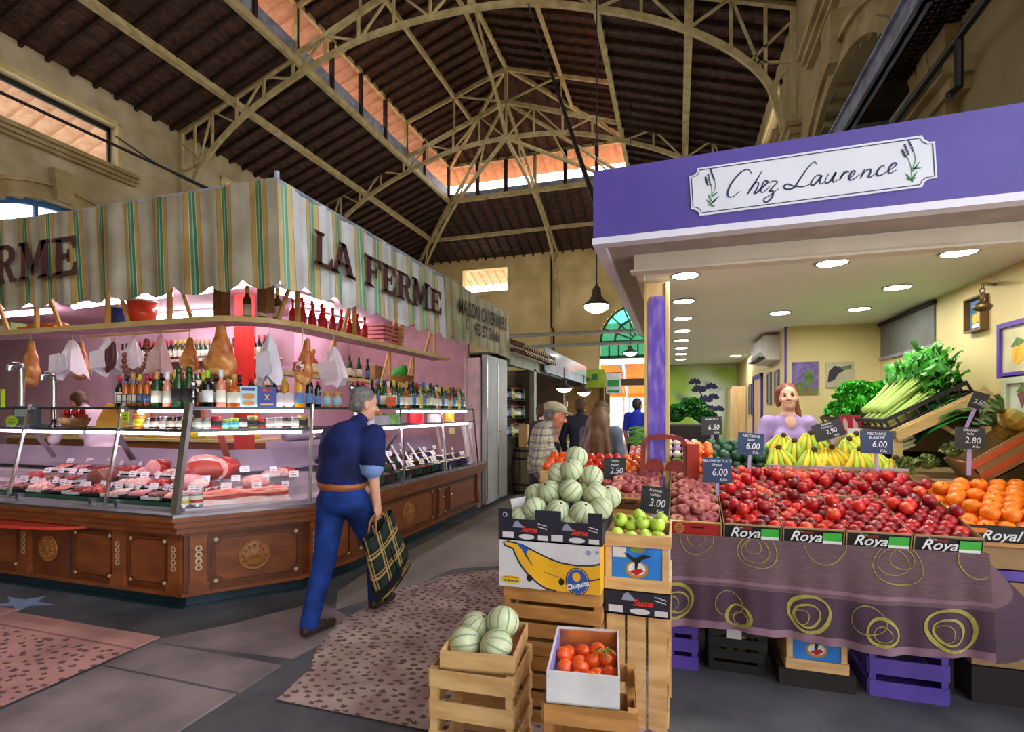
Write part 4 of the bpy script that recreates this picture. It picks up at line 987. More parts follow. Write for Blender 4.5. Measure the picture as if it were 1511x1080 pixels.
B['wl'].put((-3.80,3.47,1.586),2,'black wine bottle with white label and lime capsule at the case corner')
B['rose'].put((-3.73,3.54,1.586),2,'rose wine bottle next to the lime capped black bottle',None,1.05)
B['amber'].put((-3.66,3.61,1.586),2,'amber bottle with lime label left of the pasta boxes')
def carton(name,label,x,y,z,w,d,h,rz,m,prints):
 t=thing(name,label,'box',(x,y,z),rz)
 g=G();g.bb((-w/2,-d/2,0),(w/2,d/2,h));lpart('carton',g.mesh('carton',m),t)
 for q,mm in prints:
  g=G();g.prism([(a*w/2,b*h)for a,b in q],0,0.0015,M=Matrix(((1,0,0,0),(0,0,-1,-d/2),(0,1,0,0),(0,0,0,1))));lpart('print',g.mesh('print',mm),t)
 return t
M_pale_b=mat('light_blue_carton','a9d3e0',0.5);M_dkb=mat('dark_blue_carton','17318c',0.45);M_toast=mat('biscuit_print','c98a4c',0.6)
A1=math.atan2(0.76,0.66)
OV8=lambda cx,cy,rx,ry,n=14:[(cx+rx*math.cos(2*pi*i/n),cy+ry*math.sin(2*pi*i/n))for i in range(n)]
carton('biscuit_box','pale blue biscuit box standing on the case beside a dark blue box',-3.585,3.69,1.586,0.135,0.05,0.185,A1,M_pale_b,[(R(-.8,.78,.8,.93),M_dkb),(OV8(0,.52,.75,.15),M_toast),(OV8(0,.2,.75,.13),M_toast)])
carton('pasta_box','dark blue pasta box with red and gold print on the case',-3.49,3.80,1.586,0.15,0.06,0.18,A1,M_dkb,[(OV8(0,.84,.6,.09),M_labr),(OV8(0,.84,.42,.05),C_white),([(-.3,.35),(-.05,.5),(-.3,.65),(0,.58),(.3,.65),(.1,.5),(.3,.35),(0,.42)],C_gold),(R(-.7,.1,.7,.2),C_gold)])
M_bag=mat('clear_snack_bag','d9b6a8',0.25,col2='b4c4dc',scale=25)
for i,(x,y) in enumerate(((-3.42,3.88),(-3.37,3.94))):
 me=blobmesh('snack_bag',[('e',(0,0,0.05),(0.055,0.035,0.055),(0,0,0),0),('e',(0,0,0.1),(0.045,0.012,0.03),(0,0,0),0)],[M_bag],0.008,0.02)
 o=obj('snack_bag',me,None,(x,y,1.592),(0,0,A1));tag(o,'clear bag of snacks on the case right of the blue boxes, %s one'%('left' if i==0 else 'right'),'bag')
B['oil'].put((-3.30,4.0,1.586),0,'yellow oil bottle on the case at the bend');B['syr'].put((-3.25,4.07,1.586),0,'dark bottle with red cap right of the yellow oil',None,1.05);B['syr'].put((-3.21,4.14,1.586),0,'shorter dark bottle with red cap left of the tall jars',None,.9)
def jar(name,fill,lid,label,r=0.042,h=0.1):
 def make():
  t=thing(name,name,'jar');g=G();g.lathe([(r*.9,0),(r,.006),(r,h*.78),(r*.85,h*.86)],12);lpart('glass_body',g.mesh('glass_body',fill,True),t)
  g=G();g.lathe([(r*.9,h*.84),(r*.9,h),(0.0001,h+.001)],12);lpart('lid',g.mesh('lid',lid,True),t)
  g=G();g.lathe([(r*1.02,h*.2),(r*1.02,h*.65)],12);lpart('label',g.mesh('label',label,True),t)
  return t
 return Proto(make)
J={'tall':jar('preserve_jar',gl('tan_preserve','b58a5a',.2),C_gold,mat('pale_blue_label','9fc0d8',.6),.04,.15),'dk':jar('preserve_jar',gl('dark_preserve','4a2418',.2),C_black,M_lab),'redj':jar('preserve_jar',gl('red_preserve','9c1f1c',.2),C_red,M_dark),'grn':jar('preserve_jar',gl('green_preserve','6e9a34',.2),C_green,mat('sky_label','6fb0d8',.6),.036,.085),'ol':jar('preserve_jar',gl('olive_preserve','6e6424',.2),C_gold,M_dark),'clr':jar('preserve_jar',gl('grey_preserve','a79a90',.15),mat('grey_lid','9fa4ac',.3,metal=.8),M_lab),'or':jar('preserve_jar',gl('orange_preserve','c9741e',.2),C_gold,M_laby,.045,.12)}
for i,(x,y) in enumerate(((-3.17,4.22),(-3.13,4.32))):J['tall'].put((x,y,1.586),i,'tall jar with pale blue label on the case, %s one'%('left' if i==0 else 'right'))
JN={'dk':'dark preserve jar','redj':'red preserve jar','grn':'green tinned preserve','ol':'olive preserve jar','clr':'grey preserve jar','or':'orange preserve jar'}
def shelfspot(i,t,d,z):a,b=Vector(GB[i]).lerp(Vector(GT[i]),.77),Vector(GB[i+1]).lerp(Vector(GT[i+1]),.77);v=(b-a).normalized();p=a.lerp(b,t);return(p.x-v.y*d,p.y+v.x*d,z)
for k,j in enumerate(('clr','clr','redj','grn','grn','dk','ol','redj','clr','clr','dk','clr','ol')):
 J[j].put(shelfspot(1,.08+k*.072,.13,1.402),k,JN[j]+' on the lower glass shelf at the bend, %s from the post'%('first second third fourth fifth sixth seventh eighth ninth tenth eleventh twelfth thirteenth'.split()[k]),None,rr.uniform(.85,1.1))
for k,j in enumerate(('or','clr','dk','clr','dk','dk','or')):
 J[j].put(shelfspot(0,.862+k*.019,.12+.02*(k%2),1.402),k,JN[j]+' on the lower glass shelf before the corner post, %s from left'%('first second third fourth fifth sixth seventh'.split()[k]),None,rr.uniform(.9,1.15))
for i,(y,m,lb) in enumerate(((5.42,mat('green_tub','6d8f4a',.5,col2='4f7a34',scale=40),'green tub inside the upper tier of the glass case'),(6.0,mat('red_tin','c8202c',.4),'red tin box inside the upper tier of the glass case'),(6.55,mat('white_red_box','e8e0e0',.5),'white box inside the upper tier of the glass case'),(7.0,mat('yellow_tub','d8a83c',.5),'yellow round tub at the far end of the upper tier'))):
 t=thing('tub',lb,'tub',(-3.18,y,1.402));g=G();g.prism(OV8(0,0,.09,.14 if i<3 else .08,16),0,.11);lpart('body',g.mesh('body',m),t);g=G();g.prism(OV8(0,0,.094,.145 if i<3 else .085,16),.11,.122);lpart('lid',g.mesh('lid',m if i!=2 else M_labr),t)
t=thing('pastry_basket','white box with a clear bag of pastries on the case behind the man','basket',(-3.17,5.0,1.402));g=G();g.bb((-.12,-.16,0),(.12,.16,.1));lpart('box',g.mesh('box',mat('pale_lilac_card','c9c2d6',.6)),t)
for k in range(7):
 me=blobmesh('pastry',[('c',(0,-.04,0),.018,(0,.0,.018),.026,0),('c',(0,0,.018),.026,(0,.04,0),.018,0)],[mat('golden_pastry','d89a3c',.5,col2='b8742a',scale=30)],.008,.015);lpart('pastry',me,t,(-.06+.06*(k%3),-.1+.05*k*.8%.2,.12+.03*(k//3)),(0,0,k))
 # orange price card and yellow-green cards
M_lime=mat('lime_card','c3e01c',0.6);M_orc=mat('orange_card','f2682a',.6);M_tagc=mat('pinkish_white_card','eadfe6',0.6);M_ink=mat('card_ink','4a4a58',.8)
def sign(name,label,pts,M,m,lines=0,w=.08):
 t=thing(name,label,'sign',tuple(M.translation));L=M.copy();L.translation=(0,0,0)
 g=G();g.prism(pts,0,.004,M=L);lpart('card',g.mesh('card',m),t)
 if lines:
  g=G()
  for k in range(lines):stroke(g,[(-w*.7+w*1.4*i/12,(lines/2-k-.5)*.028+.006*math.sin(i*2.3+k))for i in range(13)],.006,M=L,z=.005)
  lpart('writing',g.mesh('writing',M_ink),t)
 return t
star=lambda r,n=14,k=.8:[((r if i%2==0 else r*k)*1.25*math.cos(2*pi*i/(2*n)),(r if i%2==0 else r*k)*.7*math.sin(2*pi*i/(2*n)))for i in range(2*n)]
sign('price_card','orange price card on the case before the wine bottles',R(-.07,-.05,.07,.05),frameM((-3.0,5.1,1.66),(.25,1,0),(0,0,1)),M_orc,1)
sign('price_card','lime card clipped on the glass post left of the jars',R(-.045,-.045,.045,.045),frameM((-4.44,3.24,1.5),(1,0,0),(0,0,1)),M_lime,2,.03)
sign('price_star','lime starburst card on the scale at the left',star(.075),frameM((-5.98,3.3,1.46),(1,0,0),(0,0,1)),M_lime,2,.06)
sign('price_card','tall lime card beside the left chrome pipe',R(-.03,-.09,.03,.09),frameM((-6.38,3.45,1.68),(1,0,0),(0,0,1)),M_lime)
t=thing('shop_scale','dark framed shop scale on the counter behind the lime starburst','scale',(-5.98,3.42,1.402));g=G();g.bb((-.16,-.08,0),(.16,.08,.03));g.bb((-.15,-.03,.03),(.15,.03,.2));lpart('housing',g.mesh('housing',mat('grey_scale_plastic','5b5f68',.4)),t);g=G();g.bb((-.12,-.034,.1),(.1,-.03,.18));lpart('display',g.mesh('display',mat('pale_display','b9c3cc',.3)),t)
for i,(x,z,r) in enumerate(((-6.2,2.0,.03),(-5.74,1.9,.024))):
 t=thing('chrome_pipe','chrome standpipe with a curled top at the left of the deli counter, %s one'%('taller' if i==0 else 'shorter'),'pipe',(x,3.5,1.4));g=G();g.tube(spline([(0,0,0),(0,0,z-1.46),(.01,-.03,z-1.4),(.0,-.09,z-1.41),(0,-.1,z-1.46)],5),r,10);lpart('pipe',g.mesh('pipe',M_chrome,True),t);g=G();g.lathe([(r*1.6,0),(r*1.6,.02),(r,.03)],12);lpart('collar',g.mesh('collar',M_chrome),t)
for x,y in ((-3.9,3.42),(-3.04,4.42)):
 t=thing('case_finial','chrome finial post on top of the glass case, %s'%('near the corner' if x<-3.5 else 'behind the walking man'),'post',(x,y,1.585));g=G();g.lathe([(.02,0),(.02,.01),(.012,.02),(.012,.08),(.02,.09),(.012,.1),(.012,.15),(.026,.17),(.03,.2),(.02,.225),(0.0001,.23)],12);lpart('post',g.mesh('post',M_chrome,True),t)
t=thing('red_basket','basket of red and orange packets on the counter before the deli man','basket',(-5.45,3.5,1.402));g=G();g.lathe([(.09,0),(.13,.09),(.12,.09),(.08,.01)],14);lpart('basket',g.mesh('basket',mat('wicker','9a6a3a',.7,col2='6f4824',scale=40)),t)
for k in range(9):me_k=G();me_k.ball((0,0,0),(.04,.03,.025),8,6);lpart('packet',me_k.mesh('packet',(C_red,M_orc,G_redl)[k%3],True),t,(.07*math.cos(k*2.4),.07*math.sin(k*2.4),.1+.02*(k%3)),(k,k,0))
t=thing('orange_cover','orange pyramid shaped cover on the counter of the deli','cover',(-5.05,3.55,1.402));g=G();g.lathe([(.13,0),(.13,.06),(.05,.2),(.03,.22),(0.0001,.225)],4);lpart('cover',g.mesh('cover',mat('orange_plastic','e89a22',.4)),t);g=G();g.lathe([(.15,0),(.15,.015)],16);lpart('plate',g.mesh('plate',C_yel),t)
# top shelf odds
def bucket(label,x,y,r,h,m):
 t=thing('bucket',label,'bucket',(x,y,2.393));g=G();g.lathe([(r*.75,0),(r,h),(r*.97,h),(r*.73,.01)],18);lpart('shell',g.mesh('shell',m,True),t);g=G();g.lathe([(r*1.03,h-.01),(r*1.03,h+.01),(r*.98,h+.01)],18);lpart('rim',g.mesh('rim',C_white),t);return t
bucket('blue gift bucket on the curved hanging shelf',-5.36,3.85,.085,.2,mat('shiny_blue','1e3f9c',.25));bucket('bigger red and orange bucket on the curved hanging shelf',-5.04,3.85,.135,.24,mat('shiny_red','e04a30',.25))
t=thing('food_tray','orange food tray on the left of the curved hanging shelf','tray',(-6.4,3.85,2.393));g=G();g.bb((-.28,-.12,0),(.28,.12,.05));lpart('tray',g.mesh('tray',M_orc),t)
for k in range(5):g=G();g.ball((0,0,0),(.06,.08,.03),8,6);lpart('loaf',g.mesh('loaf',mat('golden_pastry','d89a3c'),True),t,(-.2+.1*k,0,.07))
carton('green_box','pale green box at the left end of the curved hanging shelf',-7.0,3.85,2.393,.3,.16,.12,0,mat('pale_green_card','8fb46a',.6),[(R(-.6,.3,.6,.7),C_white)])
t=thing('pink_crate','pink slatted crate on the far part of the curved hanging shelf','crate',(-3.55,5.9,2.393));M_pk=mat('pink_crate_paint','e08a96',.6)
for k in range(5):g=G();g.bb((-.12,-.25,.01+k*.05),(.12,.25,.045+k*.05));lpart('slat',g.mesh('slat',M_pk),t)
carton('brown_box','brown carton on the far end of the lower hanging shelf',-4.06,6.48,1.968,.12,.2,.22,0,mat('brown_card','9a7a52',.8),[])
t=thing('fruit_basket','wicker basket with a green cloth on the case far end shelf','basket',(-4.05,7.15,1.968));g=G();g.lathe([(.14,0),(.2,.12),(.19,.12),(.13,.01)],16);lpart('basket',g.mesh('basket',mat('wicker','9a6a3a')),t);lpart('cloth',blobmesh('cloth',[('e',(0,0,.16),(.13,.12,.1),(0,0,0),0),('e',(.03,.05,.24),(.06,.05,.06),(0,0,0),0)],[mat('green_cloth','2f9a34',.8)],.012,.03),t)
# ---------------------------------------------------------------- hanging hams, papers and sausages
M_ham=mat('cured_ham_rind','d8924a',0.35,col2='a04a22',scale=9,detail=8,bump=.6);M_hamf=mat('pale_ham_fat','e3b878',.4,col2='c98c48',scale=8);M_haml=mat('ham_cut_flesh','a83428',.4)
M_paper=mat('white_wrapping_paper','f0e6ec',0.75,col2='dccbd6',scale=3);M_bone=mat('bone_end','b98a4a',.6);M_rope=mat('twine','c8b48a',.8)
def ham(label,x,y,top,L,w,tilt=0.0,wrap=None):
 t=thing('cured_ham',label,'ham',(x,y,top-L));p=[('e',(-w*.04,0,L*.24),(w*.47,w*.3,L*.23),(0,.15,0),0),('e',(w*.14,-.01,L*.3),(w*.36,w*.27,L*.25),(0,-.3,0),0),('c',(w*.03,0,L*.36),w*.37,(w*.05,0,L*.6),w*.28,0),('c',(w*.05,0,L*.6),w*.28,(.01,0,L*.86),w*.14,0),('c',(.01,0,L*.86),w*.12,(.015,0,L*.95),w*.12,1),('e',(-w*.18,-w*.2,L*.3),(w*.3,w*.1,L*.06),(0,.5,0),2),('e',(w*.08,-w*.22,L*.42),(w*.3,w*.08,L*.045),(0,.4,0),2),('e',(w*.1,-w*.22,L*.16),(w*.28,w*.1,L*.05),(0,.3,0),2)]
 lpart('meat',blobmesh('meat',p,[M_ham,M_bone,M_hamf],.009,.045,Matrix.Diagonal((1,.72,1,1))),t,None,(0,tilt,0))
 g=G();g.tube([(0,0,L*.9),(0.005,0,2.37-top+L)],.004,5);lpart('twine',g.mesh('twine',M_rope),t)
 for z in ():
  g=G();rx=w*(.53 if z<.5 else .36 if z<.65 else .24);g.tube([(rx*math.cos(2*pi*i/14),rx*.72*math.sin(2*pi*i/14),L*z)for i in range(15)],.005,5);lpart('string',g.mesh('string',M_rope),t)
 if wrap:g=G();g.lathe([(w*.55,L*.3),(w*.47,L*.5)],16,M=Matrix.Diagonal((1,.75,1,1)));lpart('sleeve',g.mesh('sleeve',wrap,True),t)
 return t
ham('large golden cured ham hanging beside the red column',-3.93,3.72,2.32,.5,.34)
ham('smaller cured ham hanging behind the large one',-4.22,3.95,2.28,.46,.22)
ham('slim cured ham with a printed sleeve hanging over the oil bottle',-3.27,4.0,2.22,.44,.19,.1,mat('printed_sleeve','a83a34',.5,col2='e6dcd0',scale=22,lo=.5,hi=.52))
ham('cured ham in orange netting hanging at the far left',-6.5,3.75,2.3,.5,.24)
def wrapped(label,x,y,top,L,w,seed,cloth=M_paper):
 r2=random.Random(seed);t=thing('wrapped_ham',label,'ham',(x,y,top-L));n=14
 off=[r2.uniform(.75,1.2)for _ in range(n)];drop=[r2.uniform(-.06,.06)for _ in range(n)]
 def fn(u,v):
  k=int(u*n)%n;f=off[k];a=2*pi*u;rad=w*.5*(.16+.84*(1-v)**.75)*(f if v<.8 else 1)
  return(rad*math.cos(a),rad*.6*math.sin(a),L*v+drop[k]*(1-v))
 g=G();g.grid(fn,n,6);lpart('paper',g.mesh('paper',cloth),t)
 for k in range(2):
  g=G();a=r2.uniform(-.5,.5);q=[(-w*.3+k*w*.25,-w*.33-.01*k,L*.55),(w*.1+k*w*.25,-w*.36-.01*k,L*.6),(w*.2+k*w*.28,-w*.4,L*(.12+.1*a)),(-w*.25+k*w*.2,-w*.38,L*(.05-.08*a))]
  g.add(q+[(a_,b_+.004,c_)for a_,b_,c_ in q],[(0,1,2,3),(7,6,5,4),(0,4,5,1),(1,5,6,2),(2,6,7,3),(3,7,4,0)]);lpart('paper_flap',g.mesh('paper_flap',cloth),t)
 g=G();g.tube([(0,0,L*.97),(0,0,2.36-top+L)],.004,5);lpart('twine',g.mesh('twine',M_rope),t)
wrapped('ham in white paper hanging over the shorter chrome pipe',-5.86,3.74,2.27,.36,.4,3);wrapped('ham in pinkish paper hanging behind the dark sausages',-5.36,3.74,2.28,.34,.32,5);wrapped('ham in paper at the right of the dark sausages',-5.1,3.8,2.27,.3,.26,8);wrapped('ham in white cloth hanging right of the red column',-3.5,3.85,2.25,.42,.25,12,mat('white_cloth_wrap','e6e0ea',.8,col2='cfc6d6',scale=4));wrapped('pale bag hanging behind the string of brown sausages',-4.72,3.78,2.28,.4,.26,15,mat('pale_plastic_bag','d9b9b6',.35,col2='c79a9a',scale=6));wrapped('white cloth bag hanging behind the slim ham',-3.3,4.5,2.2,.36,.3,18)
g=G();g.bb((-5.62,3.72,2.29),(-4.3,3.745,2.305));single('hanging_rod',g,M_stick,'thin wooden rod under the curved shelf that carries hams','rod')
g=G();g.bb((-5.6,3.95,1.62),(-5.1,3.955,1.95));single('mauve_sheet',g,mat('mauve_paper','c0a2ba',.7),'plain mauve paper sheet hanging under the dark sausages','paper')
M_saus=mat('dark_dry_sausage','5a2420',.5,col2='3f1614',scale=20);M_saub=mat('brown_sausage','8f4a34',.45,col2='6a2e20',scale=20)
for i,dx in enumerate((-.03,.02,.05)):
 t=thing('dry_sausage','long dark dry sausage hanging from the rod, %s of three'%('left','middle','right')[i],'sausage',(-5.22+dx,3.66,1.92+.03*i));g=G();g.tube([(0,0,0),(0,0,.015),(0.004,0,.12),(0,0,.22),(0,0,.24)],[.006,.02,.024,.02,.006],10);lpart('meat',g.mesh('meat',M_saus,True),t);g=G();g.tube([(0,0,.235),(-dx,.05,.36-.03*i)],.003,5);lpart('twine',g.mesh('twine',M_rope),t)
t=thing('sausage_string','string of short brown sausages looped under the curved shelf','sausage',(-4.95,3.7,1.9));P=spline([(-.12,0,.22),(-.1,-.02,.06),(0,-.03,-.02),(.1,-.02,.03),(.15,0,.12),(.17,0,.24),(.14,.01,.34)],3)
for k in range(0,len(P)-1,1):
 a,b=P[k],P[k+1];g=G();d=(b-a);g.tube([a,a+d*.2,a+d*.5,a+d*.8,b],[.006,.022,.026,.022,.006],8);lpart('link',g.mesh('link',M_saub,True),t)
 # ---------------------------------------------------------------- meat and cheese inside the case
M_pinkm=mat('pink_cooked_ham','e8a0a0',.35,col2='d27c80',scale=9,detail=5);M_pinkcut=mat('marbled_pink_cut','f0b8b0',.35,col2='d88a88',scale=26);M_redm=mat('red_raw_meat','b8322e',.3,col2='8f201f',scale=14);M_fat=mat('white_fat','f0d8d0',.4,col2='e6b8ae',scale=10);M_salm=mat('orange_red_salmon','ec6a50',.3,col2='f2b4a4',scale=9,stretch=(1,4,1));M_brownm=mat('dark_salami','6a3430',.4,col2='8f5248',scale=50);M_tray=mat('white_meat_tray','ece6ea',.4);M_btray=mat('black_tray','15171a',.4);M_gtray=mat('dark_green_tray','0f4a34',.4)
g=G()
for i in range(3):
 A=inset(GB,.34);Bq=inset(GB,.8);g.prism([A[i],A[i+1],Bq[i+1],Bq[i]],.78,.86);A2=inset(GB,.56);g.prism([A2[i],A2[i+1],Bq[i+1],Bq[i]],.86,.94)
part('display_step',g,M_dfloor,ct)
def lump(name,label,cat,p,rz,prims,mats,vox=.01,k=.02,sc=None):
 o=obj(name,blobmesh(name,prims,mats,vox,k),None,tuple(p),(0,0,rz));tag(o,label,cat);return o
def round_ham(label,i,t,d,z,r,L,m1,m2):
 p,a=spot(i,t,d,z);th=thing('round_ham',label,'ham',tuple(p),a);n=20
 Mx=Matrix.Translation((0,0,r))@Matrix.Rotation(pi/2,4,'X')@Matrix.Rotation(.2,4,'Y')
 g=G();g.lathe([(r*.96,0),(r,.012),(r*1.02,-L*.5),(r*.8,-L),(0.0001,-L*1.05)][1:],n,M=Mx);lpart('rind',g.mesh('rind',m1,True),th)
 g=G();g.lathe([(r*1.0,.012),(r*.93,.016),(0.0001,.017)],n,M=Mx);lpart('cut_face',g.mesh('cut_face',m2,True),th)
round_ham('large pink cooked ham in the glass case left of the other one',0,.915,.58,.945,.105,.2,M_pinkm,M_pinkcut)
round_ham('large pink cooked ham in the glass case beside the corner post',0,.968,.55,.945,.1,.2,M_redm,M_pinkcut)
round_ham('dark salami log with a cut face in the left of the case',0,.715,.36,.865,.075,.2,M_brownm,M_brownm)
round_ham('pink sausage end behind the dark salami',0,.80,.6,.945,.075,.2,M_redm,M_pinkm)
p,a=spot(1,.22,.5,.945);lump('ham_joint','big ham joint with red flesh and white fat in the case bend','ham',p,a,[('e',(0,0,.09),(.17,.1,.09),(0,.1,0),0),('e',(-.12,-.04,.07),(.1,.08,.07),(0,0,0),1),('e',(0,.02,.14),(.15,.08,.05),(0,0,0),2),('c',(.14,0,.1),.04,(.24,-.02,.12),.025,1)],[M_haml,M_redm,M_fat])
p,a=spot(1,.1,.42,.865);lump('ham_joint','marbled pink joint beside the corner post in the case bend','ham',p,a,[('e',(0,0,.08),(.12,.09,.08),(0,.1,.3),0),('e',(.05,-.05,.06),(.09,.05,.05),(0,0,0),1)],[M_pinkm,M_fat])
p,a=spot(1,.6,.42,.865);t=thing('meat_terrine','pink meat terrine on a tray in the case bend','terrine',tuple(p),a);lpart('loaf',blobmesh('loaf',[('e',(0,0,.055),(.12,.07,.06),(0,0,0),0),('e',(.02,0,.05),(.11,.075,.05),(0,0,.5),0)],[M_pinkcut],.01),t);g=G();g.bb((-.16,-.1,0),(.16,.1,.012));lpart('tray',g.mesh('tray',M_tray),t)
p,a=spot(1,.46,.17,.785);t=thing('bacon_slab','long streaky slab of red and white bacon along the front of the case','bacon',tuple(p),a)
for k,(y,z,h,m) in enumerate(((-.05,.0,.04,M_fat),(-.03,.04,.025,M_redm),(-.01,.06,.022,M_salm),(.02,.08,.018,M_salm))):
 g=G();g.grid(lambda u,v,y=y,z=z,h=h:(-.38+.76*u,y+.12*v+.004*math.sin(u*31),z+h*(1 if .08<v<.92 else .3)+.008*math.sin(u*13+k)+.05*u*0),40,5);g.grid(lambda u,v,y=y,z=z,h=h:(-.38+.76*u,y+.004*math.sin(u*31),z+h*v*.9+.008*math.sin(u*13+k)*v),40,2);lpart('layer',g.mesh('layer',m,True),t)
g=G();g.bb((-.4,-.06,-.004),(.4,.14,0));lpart('tray',g.mesh('tray',M_tray),t)
for k,(t_,lb,m) in enumerate(((.02,'tin with yellow and green label at the front corner of the case',M_laby),(.115,'tin with white and red label at the front corner of the case',M_labr))):
 p,a=spot(1,t_+.03,.12,.782);t=thing('food_tin',lb,'tin',tuple(p));g=G();g.lathe([(.045,0),(.048,.004),(.045,.008),(.045,.1),(.048,.105),(.0001,.104)],16);lpart('can',g.mesh('can',M_brush,True),t);g=G();g.lathe([(.0458,.02),(.0458,.09)],16);lpart('label',g.mesh('label',M_lab),t);g=G();g.lathe([(.0463,.035),(.0463,.06)],16);lpart('label_band',g.mesh('label_band',m),t)
 # trays of slices
def slice_tray(i,t_,d,z,m,label,kind,rz=0.0,n=7,w=.2,dp=.14,trm=None):
 p,a=spot(i,t_,d,z);t=thing('meat_tray',label,'tray',tuple(p),a+rz);g=G();g.bb((-w/2,-dp/2,0),(w/2,dp/2,.008));
 for s in ((-w/2,-dp/2,-w/2+.006,dp/2),(w/2-.006,-dp/2,w/2,dp/2),(-w/2,-dp/2,w/2,-dp/2+.006),(-w/2,dp/2-.006,w/2,dp/2)):g.bb((s[0],s[1],0),(s[2],s[3],.03))
 lpart('tray',g.mesh('tray',trm or M_tray),t)
 for k in range(n):
  g=G()
  if kind=='slice':g.lathe([(.055,0),(.058,.006),(.0001,.008)],12);loc=(-w*.36+w*.72*k/max(1,n-1),.01*(k%2),.03+.002*k);ro=(.35,-.3,0)
  elif kind=='chunk':g.ball((0,0,0),(.04,.05,.03),9,6,fn=lambda a,b:1+.15*math.sin(3*a+2*b));loc=(-w*.33+w*.33*(k%3),-dp*.2+dp*.2*(k//3),.03+.015*(k//3));ro=(k,k*2,k)
  else:g.tube([(-.07,0,0),(-.06,.0,.004),(0,.012,.008),(.06,0,.004),(.07,0,0)],[.006,.016,.018,.016,.006],8);loc=(0,-dp*.35+dp*.7*k/n,.03+.006*(k%2));ro=(0,0,.25*(k%3-1))
  lpart('slice' if kind=='slice' else 'piece',g.mesh('piece',m,True),t,loc,ro)
cyc=[(M_pinkm,'pink ham slices','slice'),(M_redm,'red raw meat pieces','chunk'),(M_salm,'orange red salmon pieces','slice'),(M_saub,'brown sausages','saus'),(M_fat,'pale fatty slices','slice'),(M_redm,'dark red slices','slice'),(M_pinkcut,'marbled pink pieces','chunk')]
k=0
ords='first second third fourth fifth sixth seventh eighth ninth tenth eleventh twelfth'.split()
for j in range(10):
 m,nm,kd=cyc[(j*3)%7];slice_tray(0,.535+j*.048,.19,.82,m,'front row tray of %s in the glass case, %s from the left'%(nm,ords[j]),kd,0,7,.22,.17,M_btray if j%2 else M_tray)
 if j not in (3,4):m,nm,kd=cyc[(j*2+1)%7];slice_tray(0,.53+j*.048,.42,.87,m,'middle row tray of %s in the glass case, %s from the left'%(nm,ords[j]),kd,0,6,.21,.16)
 if j<7:m,nm,kd=cyc[(j*5+2)%7];slice_tray(0,.525+j*.05,.66,.945,m,'back row tray of %s in the glass case, %s from the left'%(nm,ords[j]),kd,0,6,.22,.16)
g=G();A=inset(GB,.09);Bq=inset(GB,.3);g.prism([(-6.3,A[0][1]),(A[1][0],A[1][1]),(Bq[1][0],Bq[1][1]),(-6.3,Bq[0][1])],.782,.818)
part('front_riser',g,M_gtray,ct)
for j in range(3):
 m,nm,kd=cyc[(j*2+1)%7];slice_tray(1,.32+j*.2,.33,.82 if j!=9 else .8,m,'tray of %s in the case bend, %s from the corner post'%(nm,ords[j]),kd,0,6,.2,.1)
 m,nm,kd=cyc[(j*2+4)%7];slice_tray(1,.75+j*.07,.5+.03*j,.945,m,'tray of %s behind the case bend, %s from left'%(nm,ords[j]),kd,0,5,.12,.12)
t=thing('meat_slicer','mauve lit steel slicer body behind the case bend','slicer',(-3.95,4.75,1.0));g=G();g.bar((.0,-.3,.12),(.0,.5,.12),.3,.24);lpart('body',g.mesh('body',M_mauve),t);g=G();g.tube([(.02,-.2,.3),(.02,.35,.3)],.06,14);lpart('motor',g.mesh('motor',M_mauve,True),t)
# price tags
cardp=None
def price_tag(i,t_,d,z,label,group):
 global cardp
 p,a=spot(i,t_,d,z);first=cardp is None
 if first:
  cardp=thing('price_tag',label,'price tag');g=G();g.add([(-.036,0,.02),(.036,0,.02),(.036,.02,.068),(-.036,.02,.068),(-.036,.003,.02),(.036,.003,.02),(.036,.023,.068),(-.036,.023,.068)],[(0,1,2,3),(7,6,5,4),(0,4,5,1),(3,2,6,7),(0,3,7,4),(1,5,6,2)]);lpart('card',g.mesh('card',M_tagc),cardp)
  g=G()
  for k in range(2):g.bb((-.024,.0035+.008*k+.002,.034+.016*k),(.02-.01*k,.0045+.008*k+.002,.039+.016*k))
  lpart('writing',g.mesh('writing',M_ink),cardp.children[0]);g=G();g.tube([(0,.006,0),(0,.006,.03)],.002,5);lpart('peg',g.mesh('peg',C_black),cardp)
 place(cardp,first,tuple(p),a+rr.uniform(-.35,.35),label,group,rr.uniform(.85,1.2))
for j in range(19):price_tag(0,.52+j*.0255,.27+rr.uniform(-.03,.03),.855,'small white price tag stuck in the front trays of the meat case','price tags in the front meat trays')
for j in range(14):price_tag(0,.53+j*.034,.5+rr.uniform(-.03,.03),.92,'small white price tag stuck in the middle trays of the meat case','price tags in the middle meat trays')
for j in range(9):price_tag(0,.53+j*.05,.72+rr.uniform(-.02,.02),1.0,'small white price tag standing along the back of the meat case','price tags along the back of the meat case')
for j in range(11):price_tag(1,.12+j*.08,.27+.2*((j*7)%3)/2,.86+.06*((j*7)%3),'small white price tag among the hams at the case bend','price tags in the case bend')
